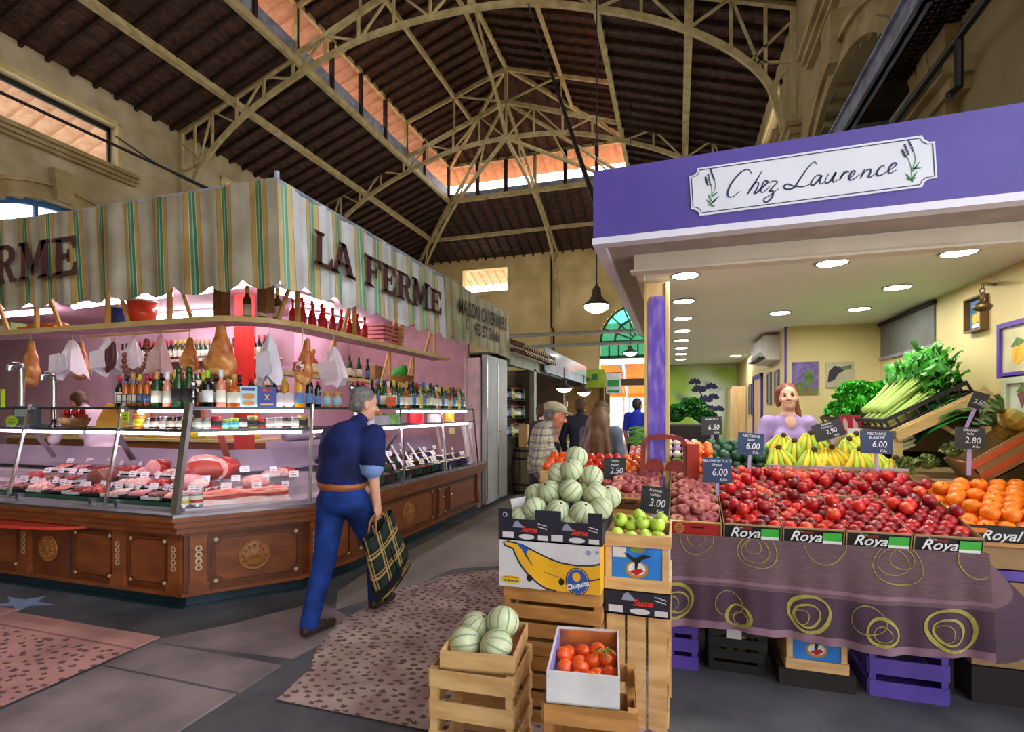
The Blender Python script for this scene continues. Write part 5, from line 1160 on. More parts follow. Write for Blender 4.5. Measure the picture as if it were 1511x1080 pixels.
# tubs of olives and spreads in the straight right part
M_oliv=[mat('green_olives','6f7a2a',.3,col2='4d5a1c',scale=60),mat('black_olives','2a1a1c',.3,col2='4a2a2a',scale=60),mat('red_peppers','a83220',.3,col2='7a2416',scale=40),mat('pale_cheese','e6d6a8',.5,col2='d6bf86',scale=30),mat('brown_tapenade','5a3a24',.5,col2='3f2818',scale=60)]
M_ptray=mat('deep_blue_tray','1d1a5c',.4)
ti=0
for row in range(3):
 for j in range(13):
  if row==2 and j>10:continue
  y0=4.62+j*.218+.05*row;d=.13+row*.2;blue=j>=8
  z=.785+.05*row
  t=thing('deli_tub','%s tub of %s, %s row of straight case, %s from near end'%('dark blue' if blue else('dark green' if j%2 else 'brown'),('green olives','black olives','red peppers','pale cheese','brown spread')[(3 if blue else(j*2+row)%5)],('front','middle','back')[row],(ords+['thirteenth'])[j]),'tub',(-2.93-d,y0,z))
  g=G();w,dp,h=.17,.2,.085
  for a in ((-w/2,-dp/2,-w/2+.006,dp/2),(w/2-.006,-dp/2,w/2,dp/2),(-w/2,-dp/2,w/2,-dp/2+.006),(-w/2,dp/2-.006,w/2,dp/2)):g.bb((a[0],a[1],0),(a[2],a[3],h))
  g.bb((-w/2,-dp/2,0),(w/2,dp/2,.006));lpart('tub',g.mesh('tub',M_ptray if blue else(M_gtray if j%2 else mat('brown_tray','3a2018',.4))),t)
  g=G();g.grid(lambda u,v:(-w/2+.008+(w-.016)*u,-dp/2+.008+(dp-.016)*v,h*.8+.025*math.sin(pi*u)*math.sin(pi*v)+.008*math.sin(u*25+j)*math.sin(v*27+row)),10,10);o=lpart('filling',g.mesh('filling',M_oliv[3 if blue else(j*2+row)%5],True),t);o['kind']='stuff'
  if 3<j<9:
   g=G();g.bar((0,0,.11),(-.12,.06,.23),.02,.008);g.ball((0.005,0,.11),(.03,.02,.012),8,5);lpart('spoon',g.mesh('spoon',C_white),t)
for j in range(26):
 dd=.16+.2*(j%3);p=Vector((-2.93-dd+.05,4.62+j*.108,.87+.05*(j%3)))
 place(cardp,False,tuple(p),pi/2+rr.uniform(-.4,.4),'small white price tag among the olive tubs of the straight case','price tags among the olive tubs',rr.uniform(1.0,1.3))
sign('price_card','pale yellow note on the panel at the far end of the case',R(-.05,-.05,.05,.05),frameM((-3.35,7.5,1.25),(1,0,0),(0,0,1)),mat('pale_yellow_note','e8e0a0',.7),0)
# second rows on the case and goods along the back of the cabin
for i in range(9):p_,a_=spot(1,.1+.095*i,.5,1.586);k=('dark','olive','green','amber','darkb','syr','pale','dark','oil')[i];B[k].put((p_.x-.0,p_.y,1.586 if False else 1.59),i,({'oil':'yellow oil bottle','syr':'dark syrup bottle'}.get(k)or BN[k])+' on the rear ledge at the bend, %s from left'%nth(i),None,.95)
g=G();a_,b_=spot(1,.05,.5,0)[0],spot(1,.95,.5,0)[0];g.bar((a_.x,a_.y,1.575),(b_.x,b_.y,1.575),.12,.022);part('rear_ledge',g,M_brush,ct)
for i in range(10):B[('dark','green','champ','olive','dark')[i%5]].put((-5.0+.085*i,3.6,1.59),i,BN[('dark','green','champ','olive','dark')[i%5]]+' behind the wire rack, %s from left'%nth(i),None,1.0)
g=G();g.bb((-5.1,3.55,1.565),(-4.1,3.66,1.588));part('rear_ledge',g,M_brush,ct)
ham('small dark cured ham hanging at the left of the large golden ham',-4.5,3.9,2.26,.34,.2);ham('cured ham hanging behind the white paper wraps',-6.15,4.0,2.3,.42,.24)
t=thing('back_counter','wooden back counter with cheeses along the deli cabin back wall','counter',(-7.5,6.3,0));g=G();g.bb((-11,6.0,0),(-5.7,6.6,1.1));part('carcass',g,M_cw,t);g=G();g.bb((-11,5.97,1.1),(-5.7,6.6,1.14));part('worktop',g,M_shelfw,t)
for i in range(14):put_=obj('cheese',G().lathe([(.12,0),(.14,.02),(.14,.08),(.12,.1),(.0001,.1)],16).mesh('cheese',(M_hamf,M_laby,M_shelfw)[i%3],True),None,(-10.2+.32*i,6.25,1.142));tag(put_,'round cheese on the back counter of the deli, %s from left'%nth(i),'cheese','cheeses on the deli back counter')
for i in range(3):t=thing('wall_frame','orange framed notice on the deli back wall, %s from left'%nth(i),'notice',(-8.6+1.1*i,6.58,1.55));g=G();g.bb((-.2,0,-.15),(.2,.02,.15));lpart('frame',g.mesh('frame',M_orc),t);g=G();g.bb((-.15,-.004,-.1),(.15,0,.1));lpart('notice',g.mesh('notice',M_dark if i%2 else M_lab),t)
# ================================================================ FRUIT STALL (right): shell
M_purp=mat('purple_sign_board','4f3f9a',0.5,col2='433488',scale=1.2)
M_purpt=mat('purple_timber','5a3fa0',0.55,col2='47308a',scale=5)
M_trimw=mat('lilac_white_trim','dcdcec',0.45,col2='cfcfe2',scale=2)
M_offw=mat('off_white_beam','d9d2c6',0.6,col2='c8c0b2',scale=2)
M_ceil=mat('pale_stall_ceiling','e4e9e6',0.55,col2='dbe0dd',scale=1.0)
M_yel=mat('warm_yellow_wall','d6c78f',0.6,col2='cab97c',scale=0.8)
M_creamw=mat('cream_timber','d8b98a',0.55,col2='c9a673',scale=4,stretch=(4,4,.6))
M_led=mat('downlight_lens','ffffff',.5,emit=72.0,ecol=(1.0,0.97,0.9))
M_sgn=mat('sign_white_panel','d6d9e6',0.5,col2='c8ccda',scale=2);M_navy=mat('navy_script_ink','2a3358',0.6);M_leaf=mat('sprig_green_ink','2f7a4a',.6)
YS=3.1
fs=thing('shop_sign','purple fascia sign reading Chez Laurence over the fruit stall','sign',(0.9,YS,2.55))
g=G();g.add([(-.475,YS,2.56),(2.3,YS,2.585),(2.3,YS,3.03),(-.475,YS,2.965),(-.475,YS+.07,2.56),(2.3,YS+.07,2.585),(2.3,YS+.07,3.03),(-.475,YS+.07,2.965)],[(0,1,2,3),(5,4,7,6),(1,5,6,2),(4,0,3,7),(3,2,6,7),(4,5,1,0)])
g.bb((-.475,YS+.07,2.56),(-.42,7.0,2.96));part('board',g,M_purp,fs)
g=G();g.add([(-.48,YS-.012,2.53),(2.3,YS-.012,2.555),(2.3,YS-.012,2.595),(-.48,YS-.012,2.568),(-.48,YS+.075,2.53),(2.3,YS+.075,2.555),(2.3,YS+.075,2.595),(-.48,YS+.075,2.568)],[(0,1,2,3),(5,4,7,6),(1,5,6,2),(4,0,3,7),(3,2,6,7),(4,5,1,0)])
g.bb((-.48,YS+.075,2.53),(-.415,7.0,2.568));part('lower_trim',g,M_trimw,fs)
PAN=[(0.1029,2.9005),(0.1029,2.8815),(0.0878,2.8665),(0.0622,2.862),(0.0717,2.6773),(0.0954,2.6695),(0.1123,2.6536),(0.1161,2.6352),(1.1556,2.6616),(1.1646,2.6854),(1.1818,2.6982),(1.2174,2.6997),(1.2078,2.8807),(1.1855,2.8797),(1.1646,2.8963),(1.1541,2.9184)]
MS=Matrix(((1,0,0,0),(0,0,-1,YS),(0,1,0,0),(0,0,0,1)))
g=G();g.prism(PAN,0.001,.008,M=MS);part('name_panel',g,M_sgn,fs)
cx=sum(p[0]for p in PAN)/16;cz=sum(p[1]for p in PAN)/16
g=G();stroke(g,[(cx+(p[0]-cx)*.982,cz+(p[1]-cz)*.90)for p in PAN],.005,M=MS,closed=True,z=.0095);part('border_line',g,M_navy,fs)
SIGN=[[(0.3796,2.8339),(0.3662,2.8551),(0.3393,2.854),(0.3033,2.8247),(0.2715,2.7798),(0.2606,2.7419),(0.267,2.7215),(0.2897,2.7216),(0.3214,2.7441)],[(0.4327,2.8412),(0.4062,2.7964),(0.3662,2.7336),(0.3573,2.725)],[(0.3662,2.7434),(0.3885,2.7696),(0.4062,2.7819),(0.415,2.7739),(0.4062,2.748),(0.3929,2.7254),(0.4062,2.7267),(0.4221,2.7411),(0.4415,2.758),(0.459,2.775),(0.4502,2.7857),(0.4371,2.773),(0.4256,2.7407),(0.4309,2.7236),(0.4502,2.7328),(0.4695,2.7544)],[(0.4677,2.769),(0.4808,2.7788),(0.5069,2.7716),(0.4852,2.7475),(0.4677,2.7257),(0.4852,2.7235),(0.4808,2.6953),(0.459,2.672),(0.4415,2.6741),(0.4432,2.6903),(0.4721,2.706),(0.5112,2.7346)],[(0.6895,2.8387),(0.6853,2.8515),(0.6686,2.8464),(0.6434,2.8169),(0.6139,2.7736),(0.5884,2.7343),(0.5628,2.7252),(0.5431,2.7306),(0.5388,2.7454),(0.5543,2.753),(0.5842,2.7396),(0.6224,2.73),(0.6518,2.7356),(0.6661,2.7451)],[(0.7144,2.779),(0.6936,2.7818),(0.6728,2.7611),(0.6644,2.7387),(0.6769,2.7324),(0.6978,2.7531),(0.7144,2.7762),(0.7061,2.7473),(0.7102,2.7327),(0.7309,2.7459)],[(0.7474,2.7839),(0.7309,2.7488),(0.735,2.7342),(0.7515,2.7414),(0.772,2.7713),(0.7801,2.7841),(0.7654,2.7489),(0.7703,2.7343),(0.7899,2.7475)],[(0.8167,2.7837),(0.7948,2.7403)],[(0.8005,2.7535),(0.8207,2.7767),(0.8329,2.7815),(0.8369,2.7745)],[(0.8369,2.744),(0.857,2.7598),(0.865,2.7771),(0.853,2.7788),(0.8385,2.753),(0.8433,2.7367),(0.861,2.7408),(0.8866,2.7604)],[(0.9088,2.7849),(0.889,2.7371)],[(0.8945,2.752),(0.9168,2.7764),(0.9326,2.7788),(0.9342,2.7677),(0.9247,2.7415),(0.9389,2.7423),(0.9601,2.7595)],[(0.9952,2.7802),(0.9875,2.7903),(0.9703,2.7764),(0.9609,2.7549),(0.9679,2.7421),(0.9875,2.7467),(1.0069,2.7595)],[(1.0092,2.7574),(1.0301,2.7726),(1.047,2.7883),(1.0355,2.7962),(1.0185,2.7805),(1.0108,2.7572),(1.0208,2.7476),(1.0455,2.7605)]]
for s in SIGN:
 g=G();P=spline([(a,b,0)for a,b in s],5);stroke(g,[(p.x,p.y)for p in P],lambda t:.0075-.003*math.cos(6.3*t),M=MS,z=.0095);part('script_letter',g,M_navy,fs)
STEM=[[(0.175,2.6782),(0.1796,2.7272),(0.175,2.7972),(0.1564,2.8394)],[(0.1768,2.7375),(0.1954,2.7748),(0.1935,2.8245),(0.1768,2.8763)],[(1.1104,2.6925),(1.1074,2.7663),(1.0876,2.8319)],[(1.1104,2.748),(1.1255,2.7996),(1.118,2.8454),(1.1005,2.8973)]]
BLO=[[(0.147,2.8426),(0.1582,2.8014)],[(0.161,2.8537),(0.1722,2.7996)],[(0.174,2.8787),(0.1907,2.8298)],[(1.0708,2.8542),(1.0845,2.8216)],[(1.0815,2.8796),(1.096,2.8325)],[(1.0975,2.9023),(1.1149,2.8476)]]
LEAF=[[(0.175,2.6931),(0.1517,2.7207)],[(0.175,2.6931),(0.2166,2.7326)],[(0.1778,2.6977),(0.2028,2.7145)],[(0.175,2.6881),(0.1564,2.6903)],[(0.1778,2.6878),(0.1935,2.676)],[(0.1778,2.7324),(0.212,2.7549)],[(0.175,2.708),(0.161,2.7494)],[(1.1089,2.7034),(1.0838,2.7382)],[(1.1089,2.7034),(1.1331,2.7404)],[(1.1089,2.6989),(1.0876,2.7152)],[(1.1104,2.7032),(1.1293,2.7141)],[(1.1089,2.7572),(1.1519,2.7557)],[(1.1104,2.739),(1.1443,2.7879)],[(1.1089,2.7034),(1.1164,2.689)]]
for k in (0,1):
 g=G()
 for s in STEM[2*k:2*k+2]:P=spline([(a,b,0)for a,b in s],4);stroke(g,[(p.x,p.y)for p in P],.0035,M=MS,z=.0093)
 for s in (LEAF[:7]if k==0 else LEAF[7:]):stroke(g,[s[0],((s[0][0]+s[1][0])/2,(s[0][1]+s[1][1])/2),s[1]],lambda t:.002+.008*math.sin(pi*min(1,t+.1)),M=MS,z=.0096)
 part('lavender_stalk',g,M_leaf,fs)
 g=G()
 for s in BLO[3*k:3*k+3]:
  for q in range(5):
   t=q/4;x=s[0][0]+(s[1][0]-s[0][0])*t;z=s[0][1]+(s[1][1]-s[0][1])*t;g.prism(OV8(x,z,.0055,.0065,8),.0097,.0102,M=MS)
 part('lavender_bloom',g,M_navy,fs)
 # shell
g=G();g.bb((-.42,3.17,2.56),(2.1,3.5,2.575));g.bb((-.42,3.5,2.56),(-.24,7.0,2.575));trim_1=struct('trim_1',g,mat('greyish_soffit','a59c98',.6))
g=G();g.bb((-.27,3.47,2.455),(2.1,3.53,2.57));g.bb((-.29,3.45,2.445),(2.1,3.55,2.46));g.bb((-.27,3.53,2.47),(-.22,7,2.57));struct('trim_2',g,M_offw)
g=G();g.bb((-.24,3.53,2.5),(2.1,11.35,2.54));struct('ceiling_stall',g,M_ceil)
g=G();g.bb((-.475,3.17,2.96),(2.3,11.4,2.98));part('roof_sheet',g,M_lgrey,fs)
g=G();g.bb((2.07,3.3,0),(2.11,6.6,2.5));wall_stall_right=struct('wall_stall_right',g,M_yel)
g=G();g.bb((1.16,6.56,0),(2.07,6.6,2.5));wall_stall_back=struct('wall_stall_back',g,M_yel)
g=G();g.bb((1.16,6.6,0),(1.2,11.35,2.5));wall_stall_inner=struct('wall_stall_inner',g,M_yel)
g=G();g.bb((-.5,11.32,0),(1.2,11.38,2.5));wall_stall_end=struct('wall_stall_end',g,M_yel)
# blurred lavender mural: print on the end wall
def mural():
 m=bpy.data.materials.new('blurred_field_print');m.use_nodes=True;n=m.node_tree.nodes;l=m.node_tree.links;b=n['Principled BSDF'];b.inputs['Roughness'].default_value=.5
 tc=n.new('ShaderNodeTexCoord');last=None
 for sc,off,c1,c2,lo,hi in ((1.1,3,'e9f2ea','9cc63e',.42,.62),(1.5,5,None,'5f9a34',.52,.72),(2.0,9,None,'4a3f86',.6,.72)):
  mp=n.new('ShaderNodeMapping');mp.inputs['Location'].default_value=(off,off,off);l.new(tc.outputs['Object'],mp.inputs[0])
  z=n.new('ShaderNodeTexNoise');z.inputs['Scale'].default_value=sc;z.inputs['Detail'].default_value=.5;l.new(mp.outputs[0],z.inputs['Vector'])
  r=n.new('ShaderNodeMapRange');r.inputs['From Min'].default_value=lo;r.inputs['From Max'].default_value=hi;l.new(z.outputs['Fac'],r.inputs['Value'])
  x=n.new('ShaderNodeMix');x.data_type='RGBA';l.new(r.outputs[0],x.inputs['Factor'])
  if last is None:x.inputs['A'].default_value=lin(c1)
  else:l.new(last,x.inputs['A'])
  x.inputs['B'].default_value=lin(c2);last=x.outputs['Result']
 l.new(last,b.inputs['Base Color']);return m
mu=thing('wall_mural','big blurred green field mural with a lavender flower on the stall end wall','mural',(.33,11.3,.2))
g=G();g.bb((-.48,11.29,.1),(1.12,11.318,2.48));part('print',g,mural(),mu)
M_pet=mat('lavender_petal_print','2f2a66',.6,col2='221e4c',scale=20);MM=Matrix(((1,0,0,0),(0,0,-1,11.29),(0,1,0,0),(0,0,0,1)))
for cx,cz,r in ((.33,2.13,.13),(.41,1.97,.15),(.64,2.03,.13),(.53,1.77,.15),(.68,1.82,.12),(.59,1.58,.14),(.78,1.58,.12),(.45,1.6,.1)):
 g=G()
 for k in range(5):
  a=pi*(.05+.9*k/4);x1,z1=cx+r*math.cos(a),cz+r*.8*math.sin(a);L_=[(cx+(x1-cx)*(.5-.5*math.cos(q))+(z1-cz)*.3*math.sin(q),cz+(z1-cz)*(.5-.5*math.cos(q))-(x1-cx)*.3*math.sin(q))for q in [2*pi*w_/12 for w_ in range(12)]];g.prism(L_,.001+k*.0004,.002+k*.0004,M=MM)
 part('petal_cluster',g,M_pet,mu)
g=G();stroke(g,[(.35,2.1),(.45,1.9),(.55,1.7),(.62,1.4),(.62,.9)],.025,M=MM,z=.001);part('stem',g,M_pet,mu)
# column
co=thing('stall_column','cream timber column with a purple marbled panel at the stall corner','column',(-.14,3.92,0))
g=G();g.bb((-.225,3.85,0),(-.055,4.0,2.46));part('post',g,M_creamw,co)
g=G();g.bb((-.2,3.838,.3),(-.085,3.852,2.33));g.bb((-.185,3.838,2.33),(-.1,3.852,2.36));part('purple_panel',g,mat('purple_marbled_panel','6a4fc0',.4,col2='a894e0',scale=9,detail=6,stretch=(3,1,.7),lo=.45,hi=.75),co)
for x in (-.215,-.07):g=G();g.bb((x-.01,3.84,0),(x+.01,3.852,2.46));part('bead',g,M_cream,co)
# downlights
dl=None;ordd='first second third fourth fifth sixth seventh eighth'.split()
for nm,X,ys in (('left',.05,(3.86,4.75,5.62,6.5,7.35,8.25,9.1,10.0)),('middle',.94,(3.81,5.6,9.67)),('right',1.6,(3.79,4.71,5.6))):
 for k,y in enumerate(ys):
  first=dl is None
  if first:
   dl=thing('downlight','x','light');g=G();g.lathe([(.085,0),(.1,-.004),(.103,0.0),(.1,.004)],20);lpart('rim',g.mesh('rim',M_brush),dl);g=G();g.lathe([(.086,.0),(.0001,-.001)],20);lpart('lens',g.mesh('lens',M_led),dl)
  place(dl,first,(X,y,2.494),0,'round white downlight, %s from the front in the %s row of the stall ceiling'%(ordd[k],nm))
  # wall things
def framed(name,label,o,x,up,w,h,mf,fw,art,dep=.03):
 t=thing(name,label,'picture',tuple(o));M=frameM((0,0,0),x,up)
 if fw:
  g=G()
  for a in (R(-w/2,-h/2,w/2,-h/2+fw),R(-w/2,h/2-fw,w/2,h/2),R(-w/2,-h/2+fw,-w/2+fw,h/2-fw),R(w/2-fw,-h/2+fw,w/2,h/2-fw)):g.prism(a,0,dep,M=M)
  lpart('frame',g.mesh('frame',mf),t)
 for k,(q,m) in enumerate(art):g=G();g.prism([(a*(w/2-fw),b*(h/2-fw))for a,b in q],0,.012+.0015*k if fw else dep+.001*k,M=M);lpart('canvas' if k==0 else 'painted_shape',g.mesh('canvas',m),t)
 return t
SQ=R(-1,-1,1,1);M_lem=mat('painted_lemon','e3b83c',.6,col2='c9962a',scale=30);M_gcan=mat('painted_greens','5f7f3a',.6,col2='3a5a2a',scale=20)
MY=(0,-1,0)
framed('picture','blue painting of yellow lemons in a thick frame on the right stall wall',(2.07,4.61,2.25),MY,(0,0,1),.23,.25,mat('brown_frame','7a5a2e',.5),.012,[(SQ,mat('painted_blue','4f7f9c',.6,col2='2f5a74',scale=14)),(OV8(-.35,-.25,.4,.32),M_lem),(OV8(.3,-.2,.42,.34),M_lem),(OV8(.1,.35,.3,.26),M_lem),(R(-.6,-.85,.6,-.6),C_white)],.05)
framed('picture','purple framed print of a yellow fruit on the right stall wall',(2.07,4.15,1.95),MY,(0,0,1),.38,.36,M_purpt,.032,[(SQ,mat('print_beige','c9c49a',.6)),(OV8(.05,-.2,.4,.5),M_lem),([(-.4,.1),(0,.5),(.5,.3),(.1,.1)],M_gcan)],.03)
framed('picture','pale sage framed picture of a root vegetable low on the right wall',(2.07,4.1,1.63),MY,(0,0,1),.36,.3,mat('sage_frame','b4bfa0',.6),.05,[(SQ,mat('print_pale','c2cbb8',.6)),([(-.4,.3),(-.2,-.1),(0,-.6),(.25,-.1),(.4,.3),(0,.5)],mat('painted_beet','7a4a4a',.6)),([(-.5,.4),(0,.9),(.5,.4)],M_gcan)],.03)
framed('picture','painting of purple lavender and green bushes on the back stall wall',(1.35,6.56,1.92),(1,0,0),(0,0,1),.26,.36,M_dark,0,[(SQ,mat('painted_lavender','5a3f7a',.6,col2='7a6aa8',scale=25)),(R(-1,-1,1,-.6),mat('painted_earth','7a5638',.6,col2='5a7a3a',scale=20)),(OV8(.3,0,.38,.5),M_gcan),(OV8(-.4,-.5,.4,.3),M_gcan)],.02)
framed('picture','painting of an aubergine on pale ground on the back stall wall',(1.69,6.56,1.95),(1,0,0),(0,0,1),.27,.28,M_dark,0,[(SQ,mat('print_pale2','b8b49a',.6)),([(-.9,-.6),(-.8,.3),(-.4,.7),(.1,.6),(.3,.3),(-.1,.1),(-.4,-.4)],mat('painted_aubergine','2a1a34',.5)),([(.0,.6),(.8,.75),(.8,.4),(.2,.35)],M_gcan)],.02)
for k,(y,z,w,h) in enumerate(((7.05,1.85,.26,.4),(7.6,1.85,.26,.42),(9.5,1.75,.3,.5))):
 framed('picture','small grey framed picture on the inner stall wall, %s from the front'%ordd[k],(1.16,y,z),MY,(0,0,1),w,h,mat('grey_frame','6a6a70',.5),.03,[(SQ,mat('print_grey','9aa0a8',.6,col2='7f8a74',scale=15))],.025)
g=G();g.bb((1.13,8.2,0),(1.165,8.26,2.1));g.bb((1.13,9.05,0),(1.165,9.11,2.1));g.bb((1.13,8.2,2.04),(1.165,9.11,2.1));door_2=struct('door_2',g,M_purpt);g=G();g.bb((1.15,8.26,0),(1.162,9.05,2.04));part('leaf',g,M_creamw,door_2)
g=G();g.bb((1.145,6.53,0),(1.165,6.565,2.5));struct('trim_3',g,M_purpt)
g=G();g.bb((.0,4.0,0.001),(2.06,6.55,.006));g.bb((.0,6.55,0.001),(1.155,11.28,.006));part('stall_floor_bounce',g,mat('pale_bounce_floor','dcd8cf',.5,col2='cfcabf',scale=3),floor)  # unseen pale floor, added to bounce light up to the stall ceiling
t=thing('room_cabinet','tall pale yellow cabinet against the inner wall near the mural','cabinet',(1.05,10.6,0));g=G();g.bb((.92,10.1,0),(1.15,11.2,2.0));part('body',g,M_creamw,t)
for y in (10.12,10.67):g=G();g.bb((.9,y,.05),(.922,y+.5,1.95));part('door',g,M_yel,t)
t=thing('air_conditioner','white wall air conditioner high on the inner stall wall','air conditioner',(1.05,7.3,2.2));M_ac=mat('white_plastic','dfe0dc',.35)
g=G();g.prism([(1.158,2.17),(1.158,2.46),(.98,2.46),(.95,2.42),(.95,2.27),(1.02,2.17)],0,.95,M=Matrix(((1,0,0,0),(0,0,1,6.9),(0,1,0,0),(0,0,0,1))));part('housing',g,M_ac,t);g=G();g.bar((.965,6.95,2.2),(.965,7.8,2.2),.09,.02);part('louvre',g,M_black,t)
t=thing('roller_blind','grey roller blind over the high window of the right stall wall','blind',(2.05,6.0,2.1));g=G();g.bb((2.055,5.28,2.12),(2.062,6.5,2.46));part('cloth',g,mat('grey_blind_cloth','6a6c68',.7),t);g=G();g.bb((2.045,5.26,2.09),(2.068,6.52,2.12));part('bottom_rail',g,mat('grey_bar','8a8c94',.4),t);g=G();g.tube([(2.05,5.26,2.47),(2.05,6.52,2.47)],.02,8);part('roller',g,M_dark,t)
t=thing('hanging_balance','old brass balance hanging from a wall hook at the right edge','scale',(2.0,4.2,2.25));M_brass=mat('aged_brass','6b5a3a',.4,metal=.8)
g=G();g.tube([(2.07,4.42,2.42),(1.9,4.2,2.385),(1.85,4.05,2.36)],.012,8);part('arm',g,M_brass,t)
for k in range(4):g=G();g.tube([(1.9+.014*math.cos(q)*(k%2),4.2+.014*math.cos(q)*((k+1)%2),2.365-.026*k+.018*math.sin(q))for q in [2*pi*i/10 for i in range(11)]],.004,5);part('chain_link',g,M_brass,t)
g=G();g.lathe([(.0001,0),(.04,.01),(.055,.035),(.03,.06),(.01,.07),(.0001,.072)],14,M=Matrix.Translation((1.9,4.2,2.2)));part('weight',g,M_brass,t,True)
# ================================================================ crates
M_pine=mat('pale_pine','d8b078',.6,col2='c0935a',scale=5,detail=4,stretch=(1,5,5));M_pine2=mat('warm_pine','c08a4c',.6,col2='a06c34',scale=5,stretch=(1,5,5));M_navyc=mat('navy_card','1e1c30',.55,col2='171526',scale=4);M_card=mat('brown_card','9a7a52',.8);M_pcr=mat('purple_crate_paint','5a3fa0',.6,col2='47308a',scale=6)
def slat_crate(t,w,d,h,m,rows,sh,vertical=False,post=.03):
 """open crate of slats on corner posts, local origin at the bottom centre"""
 for sx_ in (-1,1):
  for sy_ in (-1,1):g=G();g.bb((sx_*w/2-(post if sx_>0 else 0),sy_*d/2-(post if sy_>0 else 0),0),(sx_*w/2+(post if sx_<0 else 0),sy_*d/2+(post if sy_<0 else 0),h));lpart('corner_post',g.mesh('corner_post',m),t)
 th=.008
 for k in range(rows):
  z0=k*(h-sh)/max(1,rows-1)
  for s in (-1,1):
   g=G();g.bb((-w/2,s*(d/2),z0),(w/2,s*(d/2+th),z0+sh));lpart('slat',g.mesh('slat',m),t)
   g=G();g.bb((s*(w/2),-d/2,z0),(s*(w/2+th),d/2,z0+sh));lpart('slat',g.mesh('slat',m),t)
 for k in range(4):g=G();y=-d/2+d*(k+.5)/4;g.bb((-w/2,y-d*.1,0),(w/2,y+d*.1,.008));lpart('base_slat',g.mesh('base_slat',m),t)
 return t
def tray_box(t,w,d,h,m,th=.006,back=None):
 for nm,a in (('front_panel',(-w/2,-d/2,0,w/2,-d/2+th,h)),('back_panel',(-w/2,d/2-th,0,w/2,d/2,back or h)),('side_panel',(-w/2,-d/2+th,0,-w/2+th,d/2-th,h)),('side_panel',(w/2-th,-d/2+th,0,w/2,d/2-th,h)),('base',(-w/2,-d/2,0,w/2,d/2,th))):
  g=G();g.bb(a[:3],a[3:]);lpart(nm,g.mesh(nm,m),t)
 return t
def host(t):
 for c in t.children:
  if c.name.split('.')[0] in ('front_panel','carton','board','printed_panel'):return c
 return t
def fprint(t,poly,y,m,name='print',z=.0012):
 t=host(t)
 g=G();g.prism(poly,0,z,M=Matrix(((1,0,0,0),(0,0,-1,y),(0,1,0,0),(0,0,0,1))));lpart(name,g.mesh(name,m),t)
def ftext(t,txt,x,y,z,size,m,name='lettering',rot=0.0,**k):
 me=textmesh(txt,size,**k);me.transform(frameM((x,y,z),(math.cos(rot),0,math.sin(rot)),(-math.sin(rot),0,math.cos(rot))));me.materials.clear();me.materials.append(m);lpart(name,me,host(t))
 # left stack: two slatted crates, banana carton, melon carton
for i,z in enumerate((0,.34)):
 slat_crate(thing('wooden_crate','warm wooden slatted crate under the banana carton, %s of the two'%('lower' if i==0 else 'upper'),'crate',(-.6,2.72,z),.02),.48,.38,.335,M_pine2,4,.068)
M_ban=mat('banana_print_yellow','f0b41e',.5);M_bl=mat('print_outline_navy','1c2f4a',.5);M_blb=mat('print_blue','2354b0',.5);M_wc=mat('grey_white_card','d2cfd0',.6,col2='c2bfc2',scale=3)
t=thing('banana_carton','white Chiquita banana carton with a big yellow banana, under the melons'.replace('Chiquita ',''),'box',(-.6,2.69,.68),0);W2,H2,D2=.252,.228,.2
g=G();g.bb((-W2,-D2,0),(W2,D2,H2));lpart('carton',g.mesh('carton',M_wc),t);g=G();g.bb((W2,-D2,0),(W2+.001,D2,H2));lpart('side_face',g.mesh('side_face',M_ban),t)
def cpt(x,y):return(-W2+(x-40)/1040*2*W2,H2-(y-410-(x-40)*.118)/485*H2)
BANP=[(90,425),(120,425),(280,470),(420,550),(560,625),(700,680),(850,710),(1000,715),(1080,700),(1080,880),(1075,1020),(900,1010),(760,1000),(640,990),(540,940),(450,880),(360,800),(280,700),(220,590),(190,510),(90,465)]
clampz=lambda P:[(max(-W2,min(W2,a)),max(.001,min(H2-.001,b)))for a,b in P]
fprint(t,clampz([cpt(*p)for p in BANP])[::-1],-D2,M_ban)
g=G();MF=Matrix(((1,0,0,0),(0,0,-1,-D2-.0015),(0,1,0,0),(0,0,0,1)))
stroke(g,clampz([cpt(*p)for p in BANP[1:9]]),.008,M=MF);stroke(g,clampz([cpt(*p)for p in BANP[13:]]),.009,M=MF);stroke(g,clampz([cpt(*p)for p in ((520,765),(600,800),(690,830))]),.003,M=MF);stroke(g,clampz([cpt(*p)for p in ((930,860),(1000,862),(1080,850))]),.007,M=MF);stroke(g,[cpt(*p)for p in ((320,575),(360,640),(405,705))],lambda q:.008*(1-q)+.002,M=MF)
lpart('outline',g.mesh('outline',M_bl),t)
fprint(t,[cpt(*p)for p in ((200,430),(280,468),(355,520),(330,570),(310,570),(280,520),(240,470))][::-1],-D2-.0012,M_blb);fprint(t,[cpt(*p)for p in ((85,425),(100,425),(100,465),(85,462))][::-1],-D2-.0012,M_blb)
for x,y in ((365,825),(695,870)):fprint(t,OV8(*cpt(x,y),.014,.017),-D2-.0015,M_black,'hand_hole')
cxx,czz=cpt(855,870);fprint(t,OV8(cxx,czz,.058,.066,24),-D2-.0014,M_bl,'badge');fprint(t,OV8(cxx,czz,.053,.061,24),-D2-.0024,M_ban,'badge');fprint(t,OV8(cxx,czz,.05,.058,24),-D2-.0032,M_blb,'badge');fprint(t,OV8(cxx-.004,czz+.022,.02,.022),-D2-.004,M_ban,'badge')
ftext(t,'Chiquita',cxx,-D2-.006,czz-.018,.034,C_white,rot=.3,bold=.001,shear=.2)
